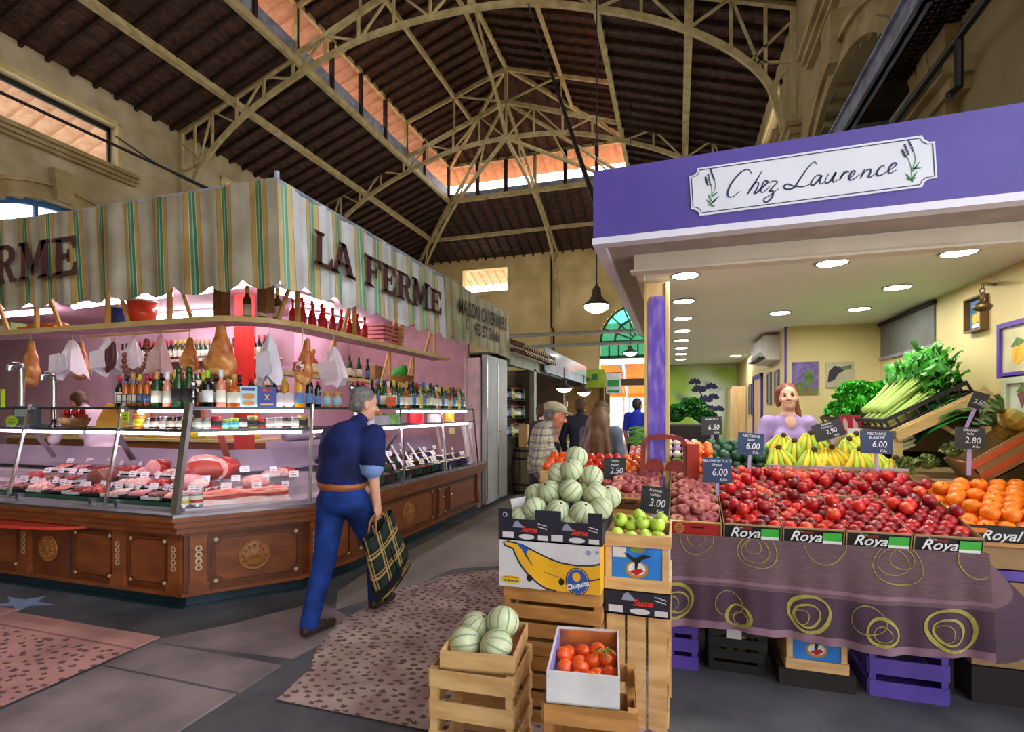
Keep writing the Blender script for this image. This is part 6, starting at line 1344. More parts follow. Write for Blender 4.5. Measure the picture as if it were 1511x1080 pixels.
fprint(t,OV8(*cpt(170,835),.052,.019,20),-D2-.0014,mat('sticker_yellow','e6c21e',.5),'sticker');ftext(t,'CLASE EXTRA',cpt(170,845)[0],-D2-.004,cpt(170,845)[1],.013,M_bl,bold=.0006);ftext(t,'CALIDAD SUPERIOR',cpt(170,812)[0],-D2-.004,cpt(170,812)[1],.009,M_labr,bold=.0004)
for x in (965,1050):fprint(t,OV8(*cpt(x,585),.012 if x<1000 else .008,.012 if x<1000 else .008),-D2-.001,mat('grey_print','8d93ac',.6),'mark')
def prima(t,w,y,z,h,n):
 """dark carton front: red script, white tags"""
 for k in range(n):
  x0=-w/2+w*k/n;u=w/n
  fprint(t,[(x0+u*.26,z+h*.62),(x0+u*.3,z+h*.86),(x0+u*.36,z+h*.95),(x0+u*.42,z+h*.8),(x0+u*.5,z+h*.62)],y,mat('grey_print','8d93ac'),'emblem')
  ftext(t,'Suma',x0+u*.6,y-.003,z+h*.55,h*.36,mat('red_script','e0301c',.5),shear=.3,bold=.0012);g_=[(x0+u*.05,z+h*.1),(x0+u*.28,z+h*.1),(x0+u*.28,z+h*.38),(x0+u*.05,z+h*.38)];fprint(t,g_,y,M_wc,'tag');fprint(t,OV8(x0+u*.55,z+h*.2,u*.16,h*.12,16),y,M_wc,'tag');fprint(t,R(x0+u*.78,z+h*.08,x0+u*.98,z+h*.3),y,M_wc,'tag')
  g=G()
  for q in range(2):stroke(g,[(x0+u*(.78+.18*i/6),z+h*(.85-.14*q-.1*i/6+.03*math.sin(i*3)))for i in range(7)],.004,M=Matrix(((1,0,0,0),(0,0,-1,y-.002),(0,1,0,0),(0,0,0,1))))
  lpart('handwriting',g.mesh('handwriting',M_wc),t)
t=thing('melon_carton','dark navy open carton filled with striped melons','box',(-.6,2.71,.909),0);tray_box(t,.52,.42,.105,M_navyc)
for x0,x1 in ((-.26,-.19),(-.07,.06),(.19,.26)):fprint(t,R(x0,.1,x1,.155),-.205,M_navyc,'tab',.006)
prima(t,.5,-.2105,0,.105,2);fprint(t,OV8(-.225,.125,.012,.012),-.2112,M_wc,'mark');fprint(t,OV8(-.225,.125,.009,.009),-.213,M_navyc,'mark')
# right stack: upright crate, navy carton, eagle crate with apples
t=thing('pale_crate','pale wooden crate standing on end under the apple stack','crate',(-.19,2.82,0),0)
for k in range(3):g=G();x=-.15+k*.1;g.bb((x+.004,-.19,0),(x+.092,-.18,.555));lpart('slat',g.mesh('slat',M_pine),t)
for s in (-1,1):
 for z in (.02,.26,.5):g=G();g.bb((s*.15-(.008 if s>0 else 0),-.18,z),(s*.15+(.008 if s<0 else 0),.18,z+.055));lpart('slat',g.mesh('slat',M_pine),t)
 g=G();g.bb((s*.145-.012,.15,0),(s*.145+.012,.18,.555));lpart('corner_post',g.mesh('corner_post',M_pine),t)
g=G();g.bb((-.15,-.18,.545),(.15,.18,.555));lpart('end_board',g.mesh('end_board',M_pine),t)
t=thing('navy_carton','dark navy carton between the apple crate and the upright crate','box',(-.19,2.81,.557),0);tray_box(t,.31,.4,.122,M_navyc);g=G();g.bb((-.155,-.2,.116),(.155,.2,.122));lpart('lid',g.mesh('lid',M_navyc),t);prima(t,.3,-.2005,0,.12,1)
M_bp=mat('sky_blue_print','2a86d8',.5,col2='1f6cc0',scale=8);M_fr=mat('orange_fruit_print','b8862e',.6)
def bird_crate(label,x,y,z,h=.27):
 t=thing('fruit_crate',label,'crate',(x,y,z),0);w,d=.3,.38
 for sx_ in (-1,1):
  for sy_ in (-1,1):g=G();g.bb((sx_*.15-(.03 if sx_>0 else 0),sy_*.19-(.03 if sy_>0 else 0),0),(sx_*.15+(.03 if sx_<0 else 0),sy_*.19+(.03 if sy_<0 else 0),h));lpart('corner_post',g.mesh('corner_post',M_pine),t)
 for z0,z1 in ((0,.058),(h-.058,h)):
  for s in (-1,1):
   g=G();g.bb((-.155,s*.19,z0),(.155,s*.2,z1));lpart('slat',g.mesh('slat',M_pine),t);g=G();g.bb((s*.15,-.19,z0),(s*.16,.19,z1));lpart('slat',g.mesh('slat',M_pine),t)
 g=G();g.bb((-.12,-.186,.05),(.12,-.18,h-.05));lpart('printed_panel',g.mesh('printed_panel',M_bp),t);g=G();g.bb((.144,-.18,.05),(.152,.18,h-.05));lpart('side_panel',g.mesh('side_panel',mat('pale_cyan','8fd0e8',.5)),t);g=G();g.bb((-.152,-.18,.05),(-.144,.18,h-.05));lpart('side_panel',g.mesh('side_panel',M_pine),t);g=G();g.bb((-.15,-.19,0),(.15,.19,.008));lpart('base',g.mesh('base',M_pine),t)
 c=h/2-.035;fprint(t,OV8(0,c,.055,.042,18),-.187,M_fr);fprint(t,OV8(0,c+.004,.042,.032,18),-.1885,C_white);fprint(t,[(-.035,c-.01),(.0,c-.028),(.035,c-.005),(.02,c+.008),(-.01,c)],-.19,C_red);fprint(t,[(-.06,c+.08),(-.045,c+.078),(-.01,c+.055),(.005,c+.06),(.03,c+.075),(.07,c+.072),(.05,c+.06),(.025,c+.05),(.008,c+.03),(.002,c),(-.008,c+.005),(-.008,c+.035),(-.03,c+.05)][::-1],-.192,M_black)
 fprint(t,R(-.115,h-.115,-.05,h-.065),-.187,M_wc,'tag');fprint(t,OV8(.005,h-.072,.04,.016),-.187,mat('hand_hole_green','7a8f2a',.6),'hand_hole')
 return t
bird_crate('wooden crate with blue bird print holding green apples',-.19,2.8,.682)
# ground crates in front
t=slat_crate(thing('wooden_crate','pale wooden crate on the floor under the front melons','crate',(-.83,2.2,0),.05),.36,.34,.46,M_pine,4,.075)
t=thing('melon_tray','small pale crate with front melons at the bottom of the picture','crate',(-.82,2.22,.466),.12);tray_box(t,.32,.36,.075,M_pine,.008);g=G();g.bb((.142,-.15,.01),(.152,.15,.07));lpart('red_side',g.mesh('red_side',mat('dark_red_card','8a1f2a',.6)),t)
t=slat_crate(thing('wooden_crate','warm wooden crate on the floor under the tray of orange tomatoes','crate',(-.33,2.12,0),.1),.34,.36,.455,M_pine2,4,.075)
t=thing('tomato_tray','white rimmed open tray of orange tomatoes at the bottom of the picture','box',(-.36,2.14,.46),.12);tray_box(t,.27,.42,.12,mat('white_rim_card','d9d6d6',.6));g=G();g.bb((-.127,.195,.012),(.127,.203,.11));lpart('inner_back',g.mesh('inner_back',mat('maroon_print','6a2a3a',.6,col2='c9702a',scale=9)),t);g=G();g.bb((-.1285,-.2,.01),(-.123,.2,.11));lpart('inner_side',g.mesh('inner_side',mat('lilac_inner','8a80c0',.6)),t)
# ================================================================ fruit table
TA=math.radians(13.5)
def tp(x,s,h=0.0):return Vector((x,3.2+s*math.cos(TA)-h*math.sin(TA),.835+s*math.sin(TA)+h*math.cos(TA)))
ft=thing('fruit_table','long sloping wooden table under the peach and nectarine crates','table',(.7,3.65,0))
for x0,x1,s1 in ((-.62,-.045,.63),(-.045,1.47,1.0)):g=G();a=[tp(x0,0,-.02),tp(x1,0,-.02),tp(x1,s1,-.02),tp(x0,s1,-.02)];b=[p+Vector((0,0,.018))for p in a];g.add(a+b,[(3,2,1,0),(4,5,6,7),(0,1,5,4),(1,2,6,5),(2,3,7,6),(3,0,4,7)]);part('table_top',g,M_pine2,ft)
for x in (-.55,.45,1.42):
 for y,z in ((3.5,.86),(4.1 if x>-.1 else 3.72,1.02 if x>-.1 else .92)):g=G();g.bb((x-.025,y-.025,0),(x+.025,y+.025,z));part('leg',g,M_dark,ft)
def royal(x,s,w,label,kind):
 p=tp(x+w/2,s);t=thing('fruit_carton',label,'box',tuple(p),(TA,0,0));d=.48
 mm=M_black if kind=='r' else(mat('red_card','a3221c',.5)if kind=='red' else mat('brown_gold_card','5a3a1e',.6))
 for s_ in (-1,1):g=G();g.bb((s_*w/2-(.006 if s_>0 else-.002),.006,0),(s_*w/2-(.002 if s_>0 else-.006),d,.085));lpart('side_panel',g.mesh('side_panel',M_card),t)
 g=G();g.bb((-w/2+.003,0,0),(w/2-.003,.006,.085));lpart('front_panel',g.mesh('front_panel',mm),t);g=G();g.bb((-w/2+.003,d-.006,0),(w/2-.003,d,.085));lpart('back_panel',g.mesh('back_panel',M_card),t);g=G();g.bb((-w/2+.003,.006,0),(w/2-.003,d-.006,.005));lpart('base',g.mesh('base',M_card),t)
 g=G()
 for a in ((-w/2,.08,w/2,.088),(-w/2,-.001,w/2,.006)):g.bb((a[0]+.002,-.003,a[1]),(a[2]-.002,.007,a[3]))
 for xx in (-w/2+.002,w/2-.008):g.bb((xx,-.003,0),(xx+.006,.007,.088))
 lpart('edge_rim',g.mesh('edge_rim',M_card if kind=='r' else C_gold),t)
 if kind=='r':
  ftext(t,'Royal',-.03,-.004,.038,.078,C_white,shear=.35,bold=.0012,xs=.98);ftext(t,'Terre',-.07,-.004,.07,.016,C_white,shear=.3)
  fprint(t,R(.045,.012,.135,.07),-.004,mat('green_tag','3fae3a',.5),'tag',.002);fprint(t,R(.045,.004,.135,.024),-.006,C_white,'tag',.002);fprint(t,R(-.06,.056,.0,.072),-.001,mat('red_fruit_glimpse','7a1f1c',.5),'hand_hole')
 else:
  fprint(t,OV8(-w*.3,.043,.028,.03,16),-.001,C_gold,'emblem');fprint(t,OV8(-w*.3,.043,.022,.024,16),-.003,mm,'emblem');fprint(t,R(-.02,.048,.05,.058),-.001,M_black,'hand_hole')
  g=G()
  for q in range(3):stroke(g,[(-w*.3-.018+.036*i/6,.03+.012*q+.003*math.sin(i*2))for i in range(7)],.004,M=Matrix(((1,0,0,0),(0,0,-1,-.005),(0,1,0,0),(0,0,0,1))))
  lpart('scroll',g.mesh('scroll',C_gold),t)
 return t
royal(-.05,0,.29,'red and gold fruit carton at the left end of the front row','red')
for k in range(4):royal(.245+k*.302,0,.3,'black Royal carton in the front row, %s from the left'.replace('Royal ','lettered ')%ordd[k],'r')
royal(-.05,.49,.29,'brown carton behind the red and gold one','b')
for k in range(4):royal(.245+k*.302,.49,.3,'black lettered carton of the back row, %s from the left'%ordd[k],'r')
royal(-.52,.3,.42,'brown and gold carton of flat peaches left of the red one','b')
# tablecloth with rings
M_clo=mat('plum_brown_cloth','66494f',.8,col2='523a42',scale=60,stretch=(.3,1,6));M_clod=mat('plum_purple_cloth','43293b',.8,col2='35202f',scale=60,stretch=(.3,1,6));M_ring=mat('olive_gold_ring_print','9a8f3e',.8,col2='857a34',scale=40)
def cy(x,z):k=(.84-z)/.5;return 3.185-.05*k+(.014*math.sin(x*11)+.012*math.sin(x*23+1)+.006*math.sin(x*47))*k
clt=thing('tablecloth','plum coloured cloth with gold rings hanging in front of the fruit table','tablecloth',(.7,3.18,.33))
zb=lambda x:.325+.015*math.sin(x*5)+(.0 if x<1.3 else-.0)
def cf(u,v):x=-.06+1.53*u;zt=.842;zz=zb(x);z=zz+(zt-zz)*v;return(x,cy(x,z),z)
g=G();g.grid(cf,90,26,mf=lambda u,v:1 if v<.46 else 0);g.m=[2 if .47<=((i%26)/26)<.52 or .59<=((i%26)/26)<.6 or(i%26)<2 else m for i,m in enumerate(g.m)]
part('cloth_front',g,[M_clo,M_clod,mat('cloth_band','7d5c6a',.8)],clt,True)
def side(u,v):
 f=math.sin(pi*min(1,u*1.15))**.8;x=1.47+.24*f*(1-v)+.01*math.sin(u*9)*(1-v);y=3.185-.05*(1-v)+.2*u;zt=.842;zz=.325+.52*u**1.3;return(x,y,zz+(zt-zz)*v)
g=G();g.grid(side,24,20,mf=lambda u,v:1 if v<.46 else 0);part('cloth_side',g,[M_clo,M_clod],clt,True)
def ring(cx,cz,rx,rz,w,dash=0):
 g=G();n=48;L_=[];R_=[]
 for i in range(n+1):
  t=2*pi*i/n;wob=1+.05*math.sin(3*t+cx*9);ww=w*(.75+.25*math.sin(2*t+cx*5))
  for s,A_ in ((1,L_),(-1,R_)):
   x=cx+(rx*wob+s*ww/2)*math.cos(t);z=cz+(rz*wob+s*ww/2)*math.sin(t);x=min(1.46,max(-.055,x));z=min(.838,max(zb(x)+.004,z));A_.append((x,cy(x,z)-.003,z))
 g.strip(L_,R_);part('ring_print',g,M_ring,clt)
for cx,cz,r,w in ((-.02,.47,.1,.022),(.0,.46,.06,.012),(-.04,.45,.045,.005),(.27,.48,.07,.005),(.32,.42,.06,.018),(.33,.41,.035,.006),(.67,.47,.098,.022),(.66,.46,.062,.014),(.63,.45,.04,.005),(.94,.47,.075,.005),(1.0,.42,.07,.018),(1.0,.41,.04,.006),(1.3,.46,.105,.022),(1.29,.45,.065,.015),(1.27,.44,.045,.005),(.1,.82,.09,.005),(.1,.83,.05,.004),(.42,.78,.1,.006),(.41,.78,.07,.005),(.4,.8,.04,.004),(.75,.83,.1,.006),(1.08,.76,.11,.006),(1.06,.77,.07,.005),(1.1,.79,.055,.005),(1.42,.8,.08,.006)):ring(cx,cz,r,r*.95,w)
# under the table
def under(kind,label,x,y,w,h,m,rows=4):return slat_crate(thing('slatted_crate',label,'crate',(x,y,0),0),w,.34,h,m,rows,h/rows*.78)
under('p','purple slatted crate under the left end of the fruit table',.03,3.5,.16,.5,M_pcr,5);under('p','purple slatted crate under the right end of the fruit table',1.18,3.5,.36,.33,M_pcr,3)
t=under('b','black ventilated crate of dark fruit under the fruit table',.33,3.55,.3,.42,M_black,6);fprint(t,R(-.05,.2,.03,.29),-.18,M_wc,'tag')
for k in range(10):g=G();g.ball((0,0,0),.035,8,6);lpart('fruit',g.mesh('fruit',mat('dark_yellow_fruit','9a7a1e',.4),True),t,(-.1+.07*(k%4),-.1+.02*(k%3),.08+.1*(k//4)))
bird_crate('wooden crate with blue bird print under the fruit table',.74,3.5,.1,.3);g=G();g.bb((.55,3.3,0),(.93,3.7,.098));single('low_plinth',g,M_dark,'dark low plinth under the bird print crate','plinth')
t=thing('orange_table','brown boarded table with purple stripes at the right edge','table',(1.9,3.7,0))
for k,(z0,z1,m) in enumerate(((.84,.86,M_pine2),(.72,.835,M_card),(.66,.71,M_purpt),(.45,.65,M_card),(.4,.44,M_purpt),(.2,.39,M_card),(0,.19,M_dark))):g=G();g.bb((1.5 if k else 1.44,3.42 if k else 3.4,z0),(2.05,4.15,z1));part('board',g,m,t)
# second row table, leads to the seller
t=thing('back_table','dark table of bananas and avocados behind the nectarines','table',(.7,4.5,0));g=G();g.bb((.06,4.25,1.0),(1.42,4.85,1.04));part('table_top',g,M_pine2,t)
for x in (.1,1.38):g=G();g.bb((x-.03,4.3,0),(x+.03,4.8,1.0));part('leg',g,M_dark,t)
t=thing('side_table','long narrow table of vegetable crates along the aisle behind the column','table',(-.35,5.5,0));g=G();g.bb((-.5,4.6,.82),(.2,7.2,.86));part('table_top',g,M_pine2,t)
for y in (4.7,7.1):g=G();g.bb((-.48,y,0),(.15,y+.05,.82));part('leg',g,M_dark,t)
t=thing('low_table','low table of tomato crates behind the melon pile','table',(-.6,4.1,0));g=G();g.bb((-1.0,3.85,.96),(-.26,4.5,1.0));part('table_top',g,M_pine2,t)
for x in (-.95,-.3):g=G();g.bb((x-.03,3.9,0),(x+.03,4.45,.96));part('leg',g,M_dark,t)
t=thing('red_crate_end','red brown wooden handle frame standing up before the purple column','rack',(-.09,3.76,1.1));M_rb=mat('red_brown_wood','8f2f22',.5,col2='74241a',scale=6)
g=G();P=spline([(-.235,3.76,1.1),(-.225,3.77,1.3),(-.2,3.78,1.36),(-.09,3.78,1.375),(.02,3.78,1.36),(.045,3.77,1.3),(.055,3.76,1.1)],5);[g.bar(a,b,.03,.022,up=(0,1,0))for a,b in zip(P[:-1],P[1:])];part('handle',g,M_rb,t)
for cx in (-.155,-.015):g=G();g.prism([(cx+.07*math.cos(pi*i/12),1.14+.085*math.sin(pi*i/12))for i in range(13)],0,.014,M=Matrix(((1,0,0,0),(0,0,-1,3.77),(0,1,0,0),(0,0,0,1))));part('arched_panel',g,M_rb,t)
g=G();g.bar((-.085,3.765,1.1),(-.085,3.765,1.2),.016,.016);part('divider',g,C_gold,t)
g=G();g.bb((.06,3.74,1.1),(.14,3.8,1.33));part('side_board',g,mat('bright_red_board','b8301f',.5),t)
# ================================================================ produce
def hsh(i):return(math.sin(i*12.9898)*43758.5453)%1.0
def meshes(name,g,mats,smooth=True):return g.mesh(name,mats,smooth)
M_n1=mat('nectarine_dark_red','a3121c',.3,col2='5a0f18',scale=14,rand=.35,detail=4,spec=.5);M_n2=mat('nectarine_red_orange','c42018',.32,col2='e0702a',scale=9,rand=.25,lo=.5,hi=.75);M_n3=mat('nectarine_bright_red','c0141e',.28,col2='8a101a',scale=12,rand=.25)
M_fp=mat('flat_peach_skin','8f3a44',.55,col2='d07f6a',scale=16,rand=.22,lo=.4,hi=.75);M_fp2=mat('flat_peach_yellow_side','c98a6a',.55,col2='a3424a',scale=12,rand=.2)
M_org=mat('orange_peel','f58a14',.38,col2='ea7408',scale=60,bump=.25,rand=.08);M_apl=mat('green_apple_skin','b9d34c',.3,col2='a3c238',scale=9,rand=.1);M_stem=mat('brown_stem','4a3a1e',.8)
M_mel=mat('melon_rind','c6c89e',.55,col2='b0b790',scale=30,bump=.25,rand=.08);M_mels=mat('melon_green_stripe','86a07c',.55,col2='6f9070',scale=20);M_tom=mat('tomato_skin','e83a1c',.22,col2='d22a14',scale=6,rand=.12);M_tomo=mat('orange_tomato_skin','f2641c',.22,col2='e8501a',scale=6,rand=.1);M_avo=mat('dark_green_avocado_skin','23563a',.4,col2='14402a',scale=20,rand=.2,bump=.2)
def fr_ball(r,m,cleft=.06,sq=.95,stem=True,nu=14,nv=10):
 g=G();g.ball((0,0,0),(r,r,r*sq),nu,nv,fn=lambda t,p:1-cleft*math.exp(-((math.sin((t)/2))/.16)**2)-.13*math.exp(-(p/.35)**2))
 if stem:g.tube([(0,0,r*sq*.82),(.002,0,r*sq*.98)],.003,5,1)
 return g.mesh('fruit',[m,M_stem],True)
nect=[fr_ball(.038,M_n1),fr_ball(.038,M_n2),fr_ball(.038,M_n3)]
def put(name,me,loc,label,cat,group=None,rot=None,sc=None):
 o=obj(name,me,None,loc,rot);tag(o,label,cat,group)
 if sc:o.scale=(sc,)*3 if not isinstance(sc,tuple)else sc
 return o
rr=random.Random(21);n=0
def rrot():return(rr.uniform(-.9,.9),rr.uniform(-.9,.9),rr.uniform(0,6.28))
top=[]
def nl(x,s,k):return '%s nectarine, %s of the %s carton from the left'%(('dark red','orange flushed','bright red')[k],('front','middle','back')[min(2,int(s/.33))],('first','second','third','fourth')[max(0,min(3,int((x-.245)/.302)))])
for j in range(15):
 s=.05+j*.0655
 for i in range(16):
  x=.285+i*.0772+(.0386 if j%2 else 0)
  if x>1.425:continue
  p=tp(x+rr.uniform(-.004,.004),s+rr.uniform(-.003,.003),.055+rr.uniform(0,.012));n+=1
  k=1 if(rr.random()<.4 and x<.85)else(2 if x>.8 and rr.random()<.6 else 0)
  put('nectarine',nect[k],p,nl(x,s,k),'nectarine','nectarines on the fruit table',rrot(),rr.uniform(.93,1.03))
  if rr.random()<.22 and .1<s<.85:top.append((x,s))
for x,s in top:
 p=tp(x+.0386,s+.03,.116);put('nectarine',nect[rr.choice((0,1,2))],p,nl(x,s,0).replace('dark red','topmost red'),'nectarine','nectarines on the fruit table',rrot(),.95)
g=G();R1=.043;prof=[(.0001,.013),(.006,.014),(.013,.0205),(.026,.024),(.037,.016),(.043,0),(.039,-.014),(.028,-.021),(.012,-.019),(.0001,-.016)];g.lathe(prof[::-1],16);g.ball((0,0,.0125),(.006,.006,.004),8,4,1)
fpm=[g.mesh('flat_peach',[M_fp,M_stem],True)];me2=fpm[0].copy();me2.materials[0]=M_fp2;fpm.append(me2)
def peaches(x0,x1,s0,s1,h,lab,grp):
 j=0;s=s0
 while s<s1:
  x=x0+(.045 if j%2 else 0)
  while x<x1:
   put('flat_peach',fpm[1 if rr.random()<.3 else 0],tp(x+rr.uniform(-.005,.005),s,h+.012*rr.random()),lab+', %s row'%nth(j),'peach',grp,(rr.uniform(-.3,.3)+.45,rr.uniform(-.3,.3),rr.uniform(-.3,.3)),rr.uniform(.92,1.06));x+=.084
  s+=.064;j+=1
peaches(-.01,.215,.05,.96,.06,'flat dusky peach heaped behind the red and gold carton','flat peaches behind the red carton')
peaches(.03,.18,.12,.9,.108,'flat dusky peach heaped behind the red and gold carton','flat peaches behind the red carton')
peaches(-.48,-.1,.34,.76,.06,'flat dusky peach in the brown and gold carton beside the apples','flat peaches in the brown carton')
peaches(-.4,-.12,.42,.76,.105,'flat dusky peach in the brown and gold carton beside the apples','flat peaches in the brown carton')
# oranges in two cartons
for k in range(2):
 t=thing('fruit_carton','black lettered carton of oranges at the right edge, %s one'%('left' if k==0 else 'right'),'box',(1.585+k*.3,3.42,.862),(math.radians(10),0,0));w=.29;d=.6
 tray_box(t,w,.02,.085,M_black);g=G();g.bb((-w/2,0,0),(w/2,d,.006));lpart('base',g.mesh('base',M_card),t)
 for s in (-1,1):g=G();g.bb((s*(w/2-.004)-.002,0,0),(s*(w/2-.004)+.002,d,.08));lpart('side_panel',g.mesh('side_panel',M_wc),t)
 ftext(t,'Royal',.03,-.012,.036,.075,C_white,shear=.35,bold=.0012);fprint(t,R(-.13,.05,-.03,.075),-.011,mat('orange_glimpse','e07a1a',.5),'hand_hole')
orm=fr_ball(.046,M_org,.0,.93,True,16,12)
for j in range(8):
 for i in range(9):
  x=1.49+i*.091+(.045 if j%2 else 0);y=3.46+j*.079
  if x>2.02:continue
  put('orange',orm,(x,y,.925+j*.019+rr.uniform(-.004,.004)),'orange in the lower layer at the right edge, %s row from the front'%nth(j),'orange','oranges at the right edge',rrot(),rr.uniform(.95,1.04))
for j in range(6):
 for i in range(7):
  x=1.535+i*.091+(.045 if j%2 else 0);y=3.52+j*.082
  if x>1.99 or(i+2*j)%5==0:continue
  put('orange',orm,(x,y,.995+j*.021+rr.uniform(-.004,.004)),'orange on top of the heap at the right edge, %s row from the front'%nth(j),'orange','oranges at the right edge',rrot(),rr.uniform(.95,1.04))
  # striped melons
def melon_mesh(r):
 g=G();nu,nv=50,14
 g.ball((0,0,0),(r,r,r*.93),nu,nv,fn=lambda t,p:1-.035*(abs(math.cos(5*t))<.18)*math.sin(p)-.05*math.exp(-(p/.2)**2))
 k=0
 for j in range(nv):
  for i in range(nu):g.m[k]=1 if i%5==2 and 0<j<nv-1 else 0;k+=1
 g.ball((0,0,r*.9),(.007,.007,.004),8,4,2)
 return g.mesh('melon',[M_mel,M_mels,M_stem],True)
mm=melon_mesh(.0635)
MEL=[(-.775,2.6,.99),(-.70,2.6,1.035),(-.575,2.59,1.035),(-.452,2.59,1.03),(-.37,2.65,1.05),(-.655,2.585,.972),(-.51,2.585,.965),(-.415,2.585,.965),(-.76,2.7,1.0),(-.62,2.69,.99),(-.5,2.68,.98),(-.735,2.76,1.085),(-.65,2.72,1.11),(-.53,2.70,1.125),(-.41,2.72,1.11),(-.77,2.84,1.0),(-.47,2.82,1.11),(-.35,2.83,1.08),(-.6,2.83,1.12),(-.62,2.80,1.2),(-.54,2.77,1.225),(-.44,2.81,1.19),(-.535,2.875,1.285)]
words_m=['low at the left corner','first of the front row','second of the front row','third of the front row','big pale one at the right end of the front row','half hidden low at the front left','half hidden low in the front middle','half hidden low at the front right','deep in the left of the carton','deep in the middle of the carton','deep at the right of the carton','left of the second tier','greenish one near the left of the second tier','centre front of the second tier with a dark stripe','right front of the second tier','rear left corner','rear right of the second tier','rear right corner','rear middle of the second tier','left of the third tier','front of the third tier','right of the third tier','topmost of the pile']
for k,(p,wd) in enumerate(zip(MEL,words_m)):put('melon',mm,(p[0],p[1],p[2]+.012),'pale green striped melon, '+wd,'melon','striped melons in the navy carton',(rr.uniform(-1.1,-.2),rr.uniform(-.4,.4),rr.uniform(0,6)),rr.uniform(.95,1.05))
mb=melon_mesh(.075)
for k,(x,y,z,lb) in enumerate(((-.76,2.27,.572,'large pale melon on top of the small floor tray'),(-.89,2.27,.53,'striped melon at the left of the small floor tray'),(-.9,2.16,.5,'green striped melon low at the front of the small floor tray'),(-.75,2.15,.51,'striped melon at the front right of the small floor tray'))):put('melon',mb,(x,y,z+.02),lb,'melon',None,(-.5+k,.3*k,k),1.0)
# apples and tomatoes
g=G();g.lathe([(.0001,-.026),(.012,-.029),(.024,-.024),(.033,-.006),(.034,.008),(.027,.022),(.014,.027),(.005,.021),(.0001,.018)],16);g.tube([(0,0,.018),(.003,0,.036)],.0018,5,1);apm=g.mesh('apple',[M_apl,M_stem],True)
for k,(x,y,z) in enumerate(((-.29,2.66,.935),(-.22,2.65,.925),(-.15,2.66,.935),(-.09,2.67,.93),(-.28,2.73,.995),(-.225,2.74,.965),(-.17,2.72,.985),(-.095,2.73,.98),(-.19,2.8,1.01),(-.28,2.8,.96),(-.08,2.8,1.0),(-.13,2.79,.965),(-.25,2.87,.96),(-.15,2.88,.96))):put('apple',apm,(x,y,z),'green apple in the bird crate, %s'%('front row, %s from the left'%nth(k)if k<4 else 'middle row, %s from the left'%nth(k-4)if k<8 else 'rear heap, %s'%nth(k-8)),'apple','green apples in the bird crate',rrot(),rr.uniform(.98,1.12))
tmm=fr_ball(.04,M_tomo,.0,.85,False,14,10);tms=fr_ball(.034,M_tom,.0,.85,True)
for j in range(4):
 for i in range(4):
  x=-.45+i*.06+(.015 if j%2 else 0);y=1.99+j*.082;put('tomato',tmm,(x-.1*(y-2.14),y+.0,.51+.012*((i+j)%3)),'orange tomato in the white rimmed floor tray, %s from the left in the %s row'%(nth(i),nth(j)),'tomato','orange tomatoes in the floor tray',rrot(),.9)
t=thing('tomato_vine','green vine of tomato stalks in the floor tray','vine',(-.28,2.13,.58))
for k in range(5):g=G();a=k*1.25;g.tube(spline([(0,0,0),(.02*math.cos(a),.02*math.sin(a),.012),(.05*math.cos(a),.05*math.sin(a),-.01)],4),.003,5);lpart('stalk',g.mesh('stalk',mat('vine_green','5f7a2a',.6)),t)
# crates behind the melons
def crate_of(label,x,y,z,w,d,h,m,rz=0.0):return tray_box(thing('veg_crate',label,'crate',(x,y,z),rz),w,d,h,m,.01)
for k,(x,lb,me,nm,gr) in enumerate(((-.86,'pine crate of orange red tomatoes behind the left of the melons',fr_ball(.04,M_tomo,.0,.85,False),'orange red tomato','tomatoes behind the left of the melons'),(-.56,'pine crate of red tomatoes behind the right of the melons',tms,'red tomato','tomatoes behind the right of the melons'),(-.34,'small pine crate of clementines left of the red frame',fr_ball(.034,mat('clementine_peel','f07a1c',.4,col2='e86410',scale=40,rand=.1),.0,.85,True),'small clementine','clementines left of the red frame'))):
 w=.27 if k<2 else .16;yy=4.02 if k<2 else 3.98;crate_of(lb,x,yy,1.005,w,.32,.1,M_pine)
 for j in range(5):
  for i in range(4 if k<2 else 2):
   for q in range(2):put(nm.split()[-1],me,(x-w/2+.045+i*.066+.02*(j%2),yy-.12+j*.062,1.065+q*.065+.016*j),'%s in the crate behind the melons'%nm if k<2 else nm+' in the small crate left of the red frame',nm.split()[-1],gr,rrot(),.93)
for i in range(3):
 for q in range(3):
  for j in range(3):put('clementine',fpc if(fpc:=bpy.data.meshes.get('clem_mesh'))else(lambda m:(setattr(m,'name','clem_mesh'),m)[1])(fr_ball(.033,mat('clementine_peel','f07a1c'),.0,.85,True)),(.075+i*.064,3.86+.05*j,1.15+q*.06+.02*j),'clementine right of the red frame, %s layer, %s column'%(('bottom','middle','top')[q],('left','middle','right')[i]),'clementine','clementines right of the red frame',rrot(),.95)
g=G();g.bb((.03,3.82,1.0),(.25,4.02,1.11));t=single('veg_crate',g,M_pine,'pine crate under the clementines right of the red frame','crate')
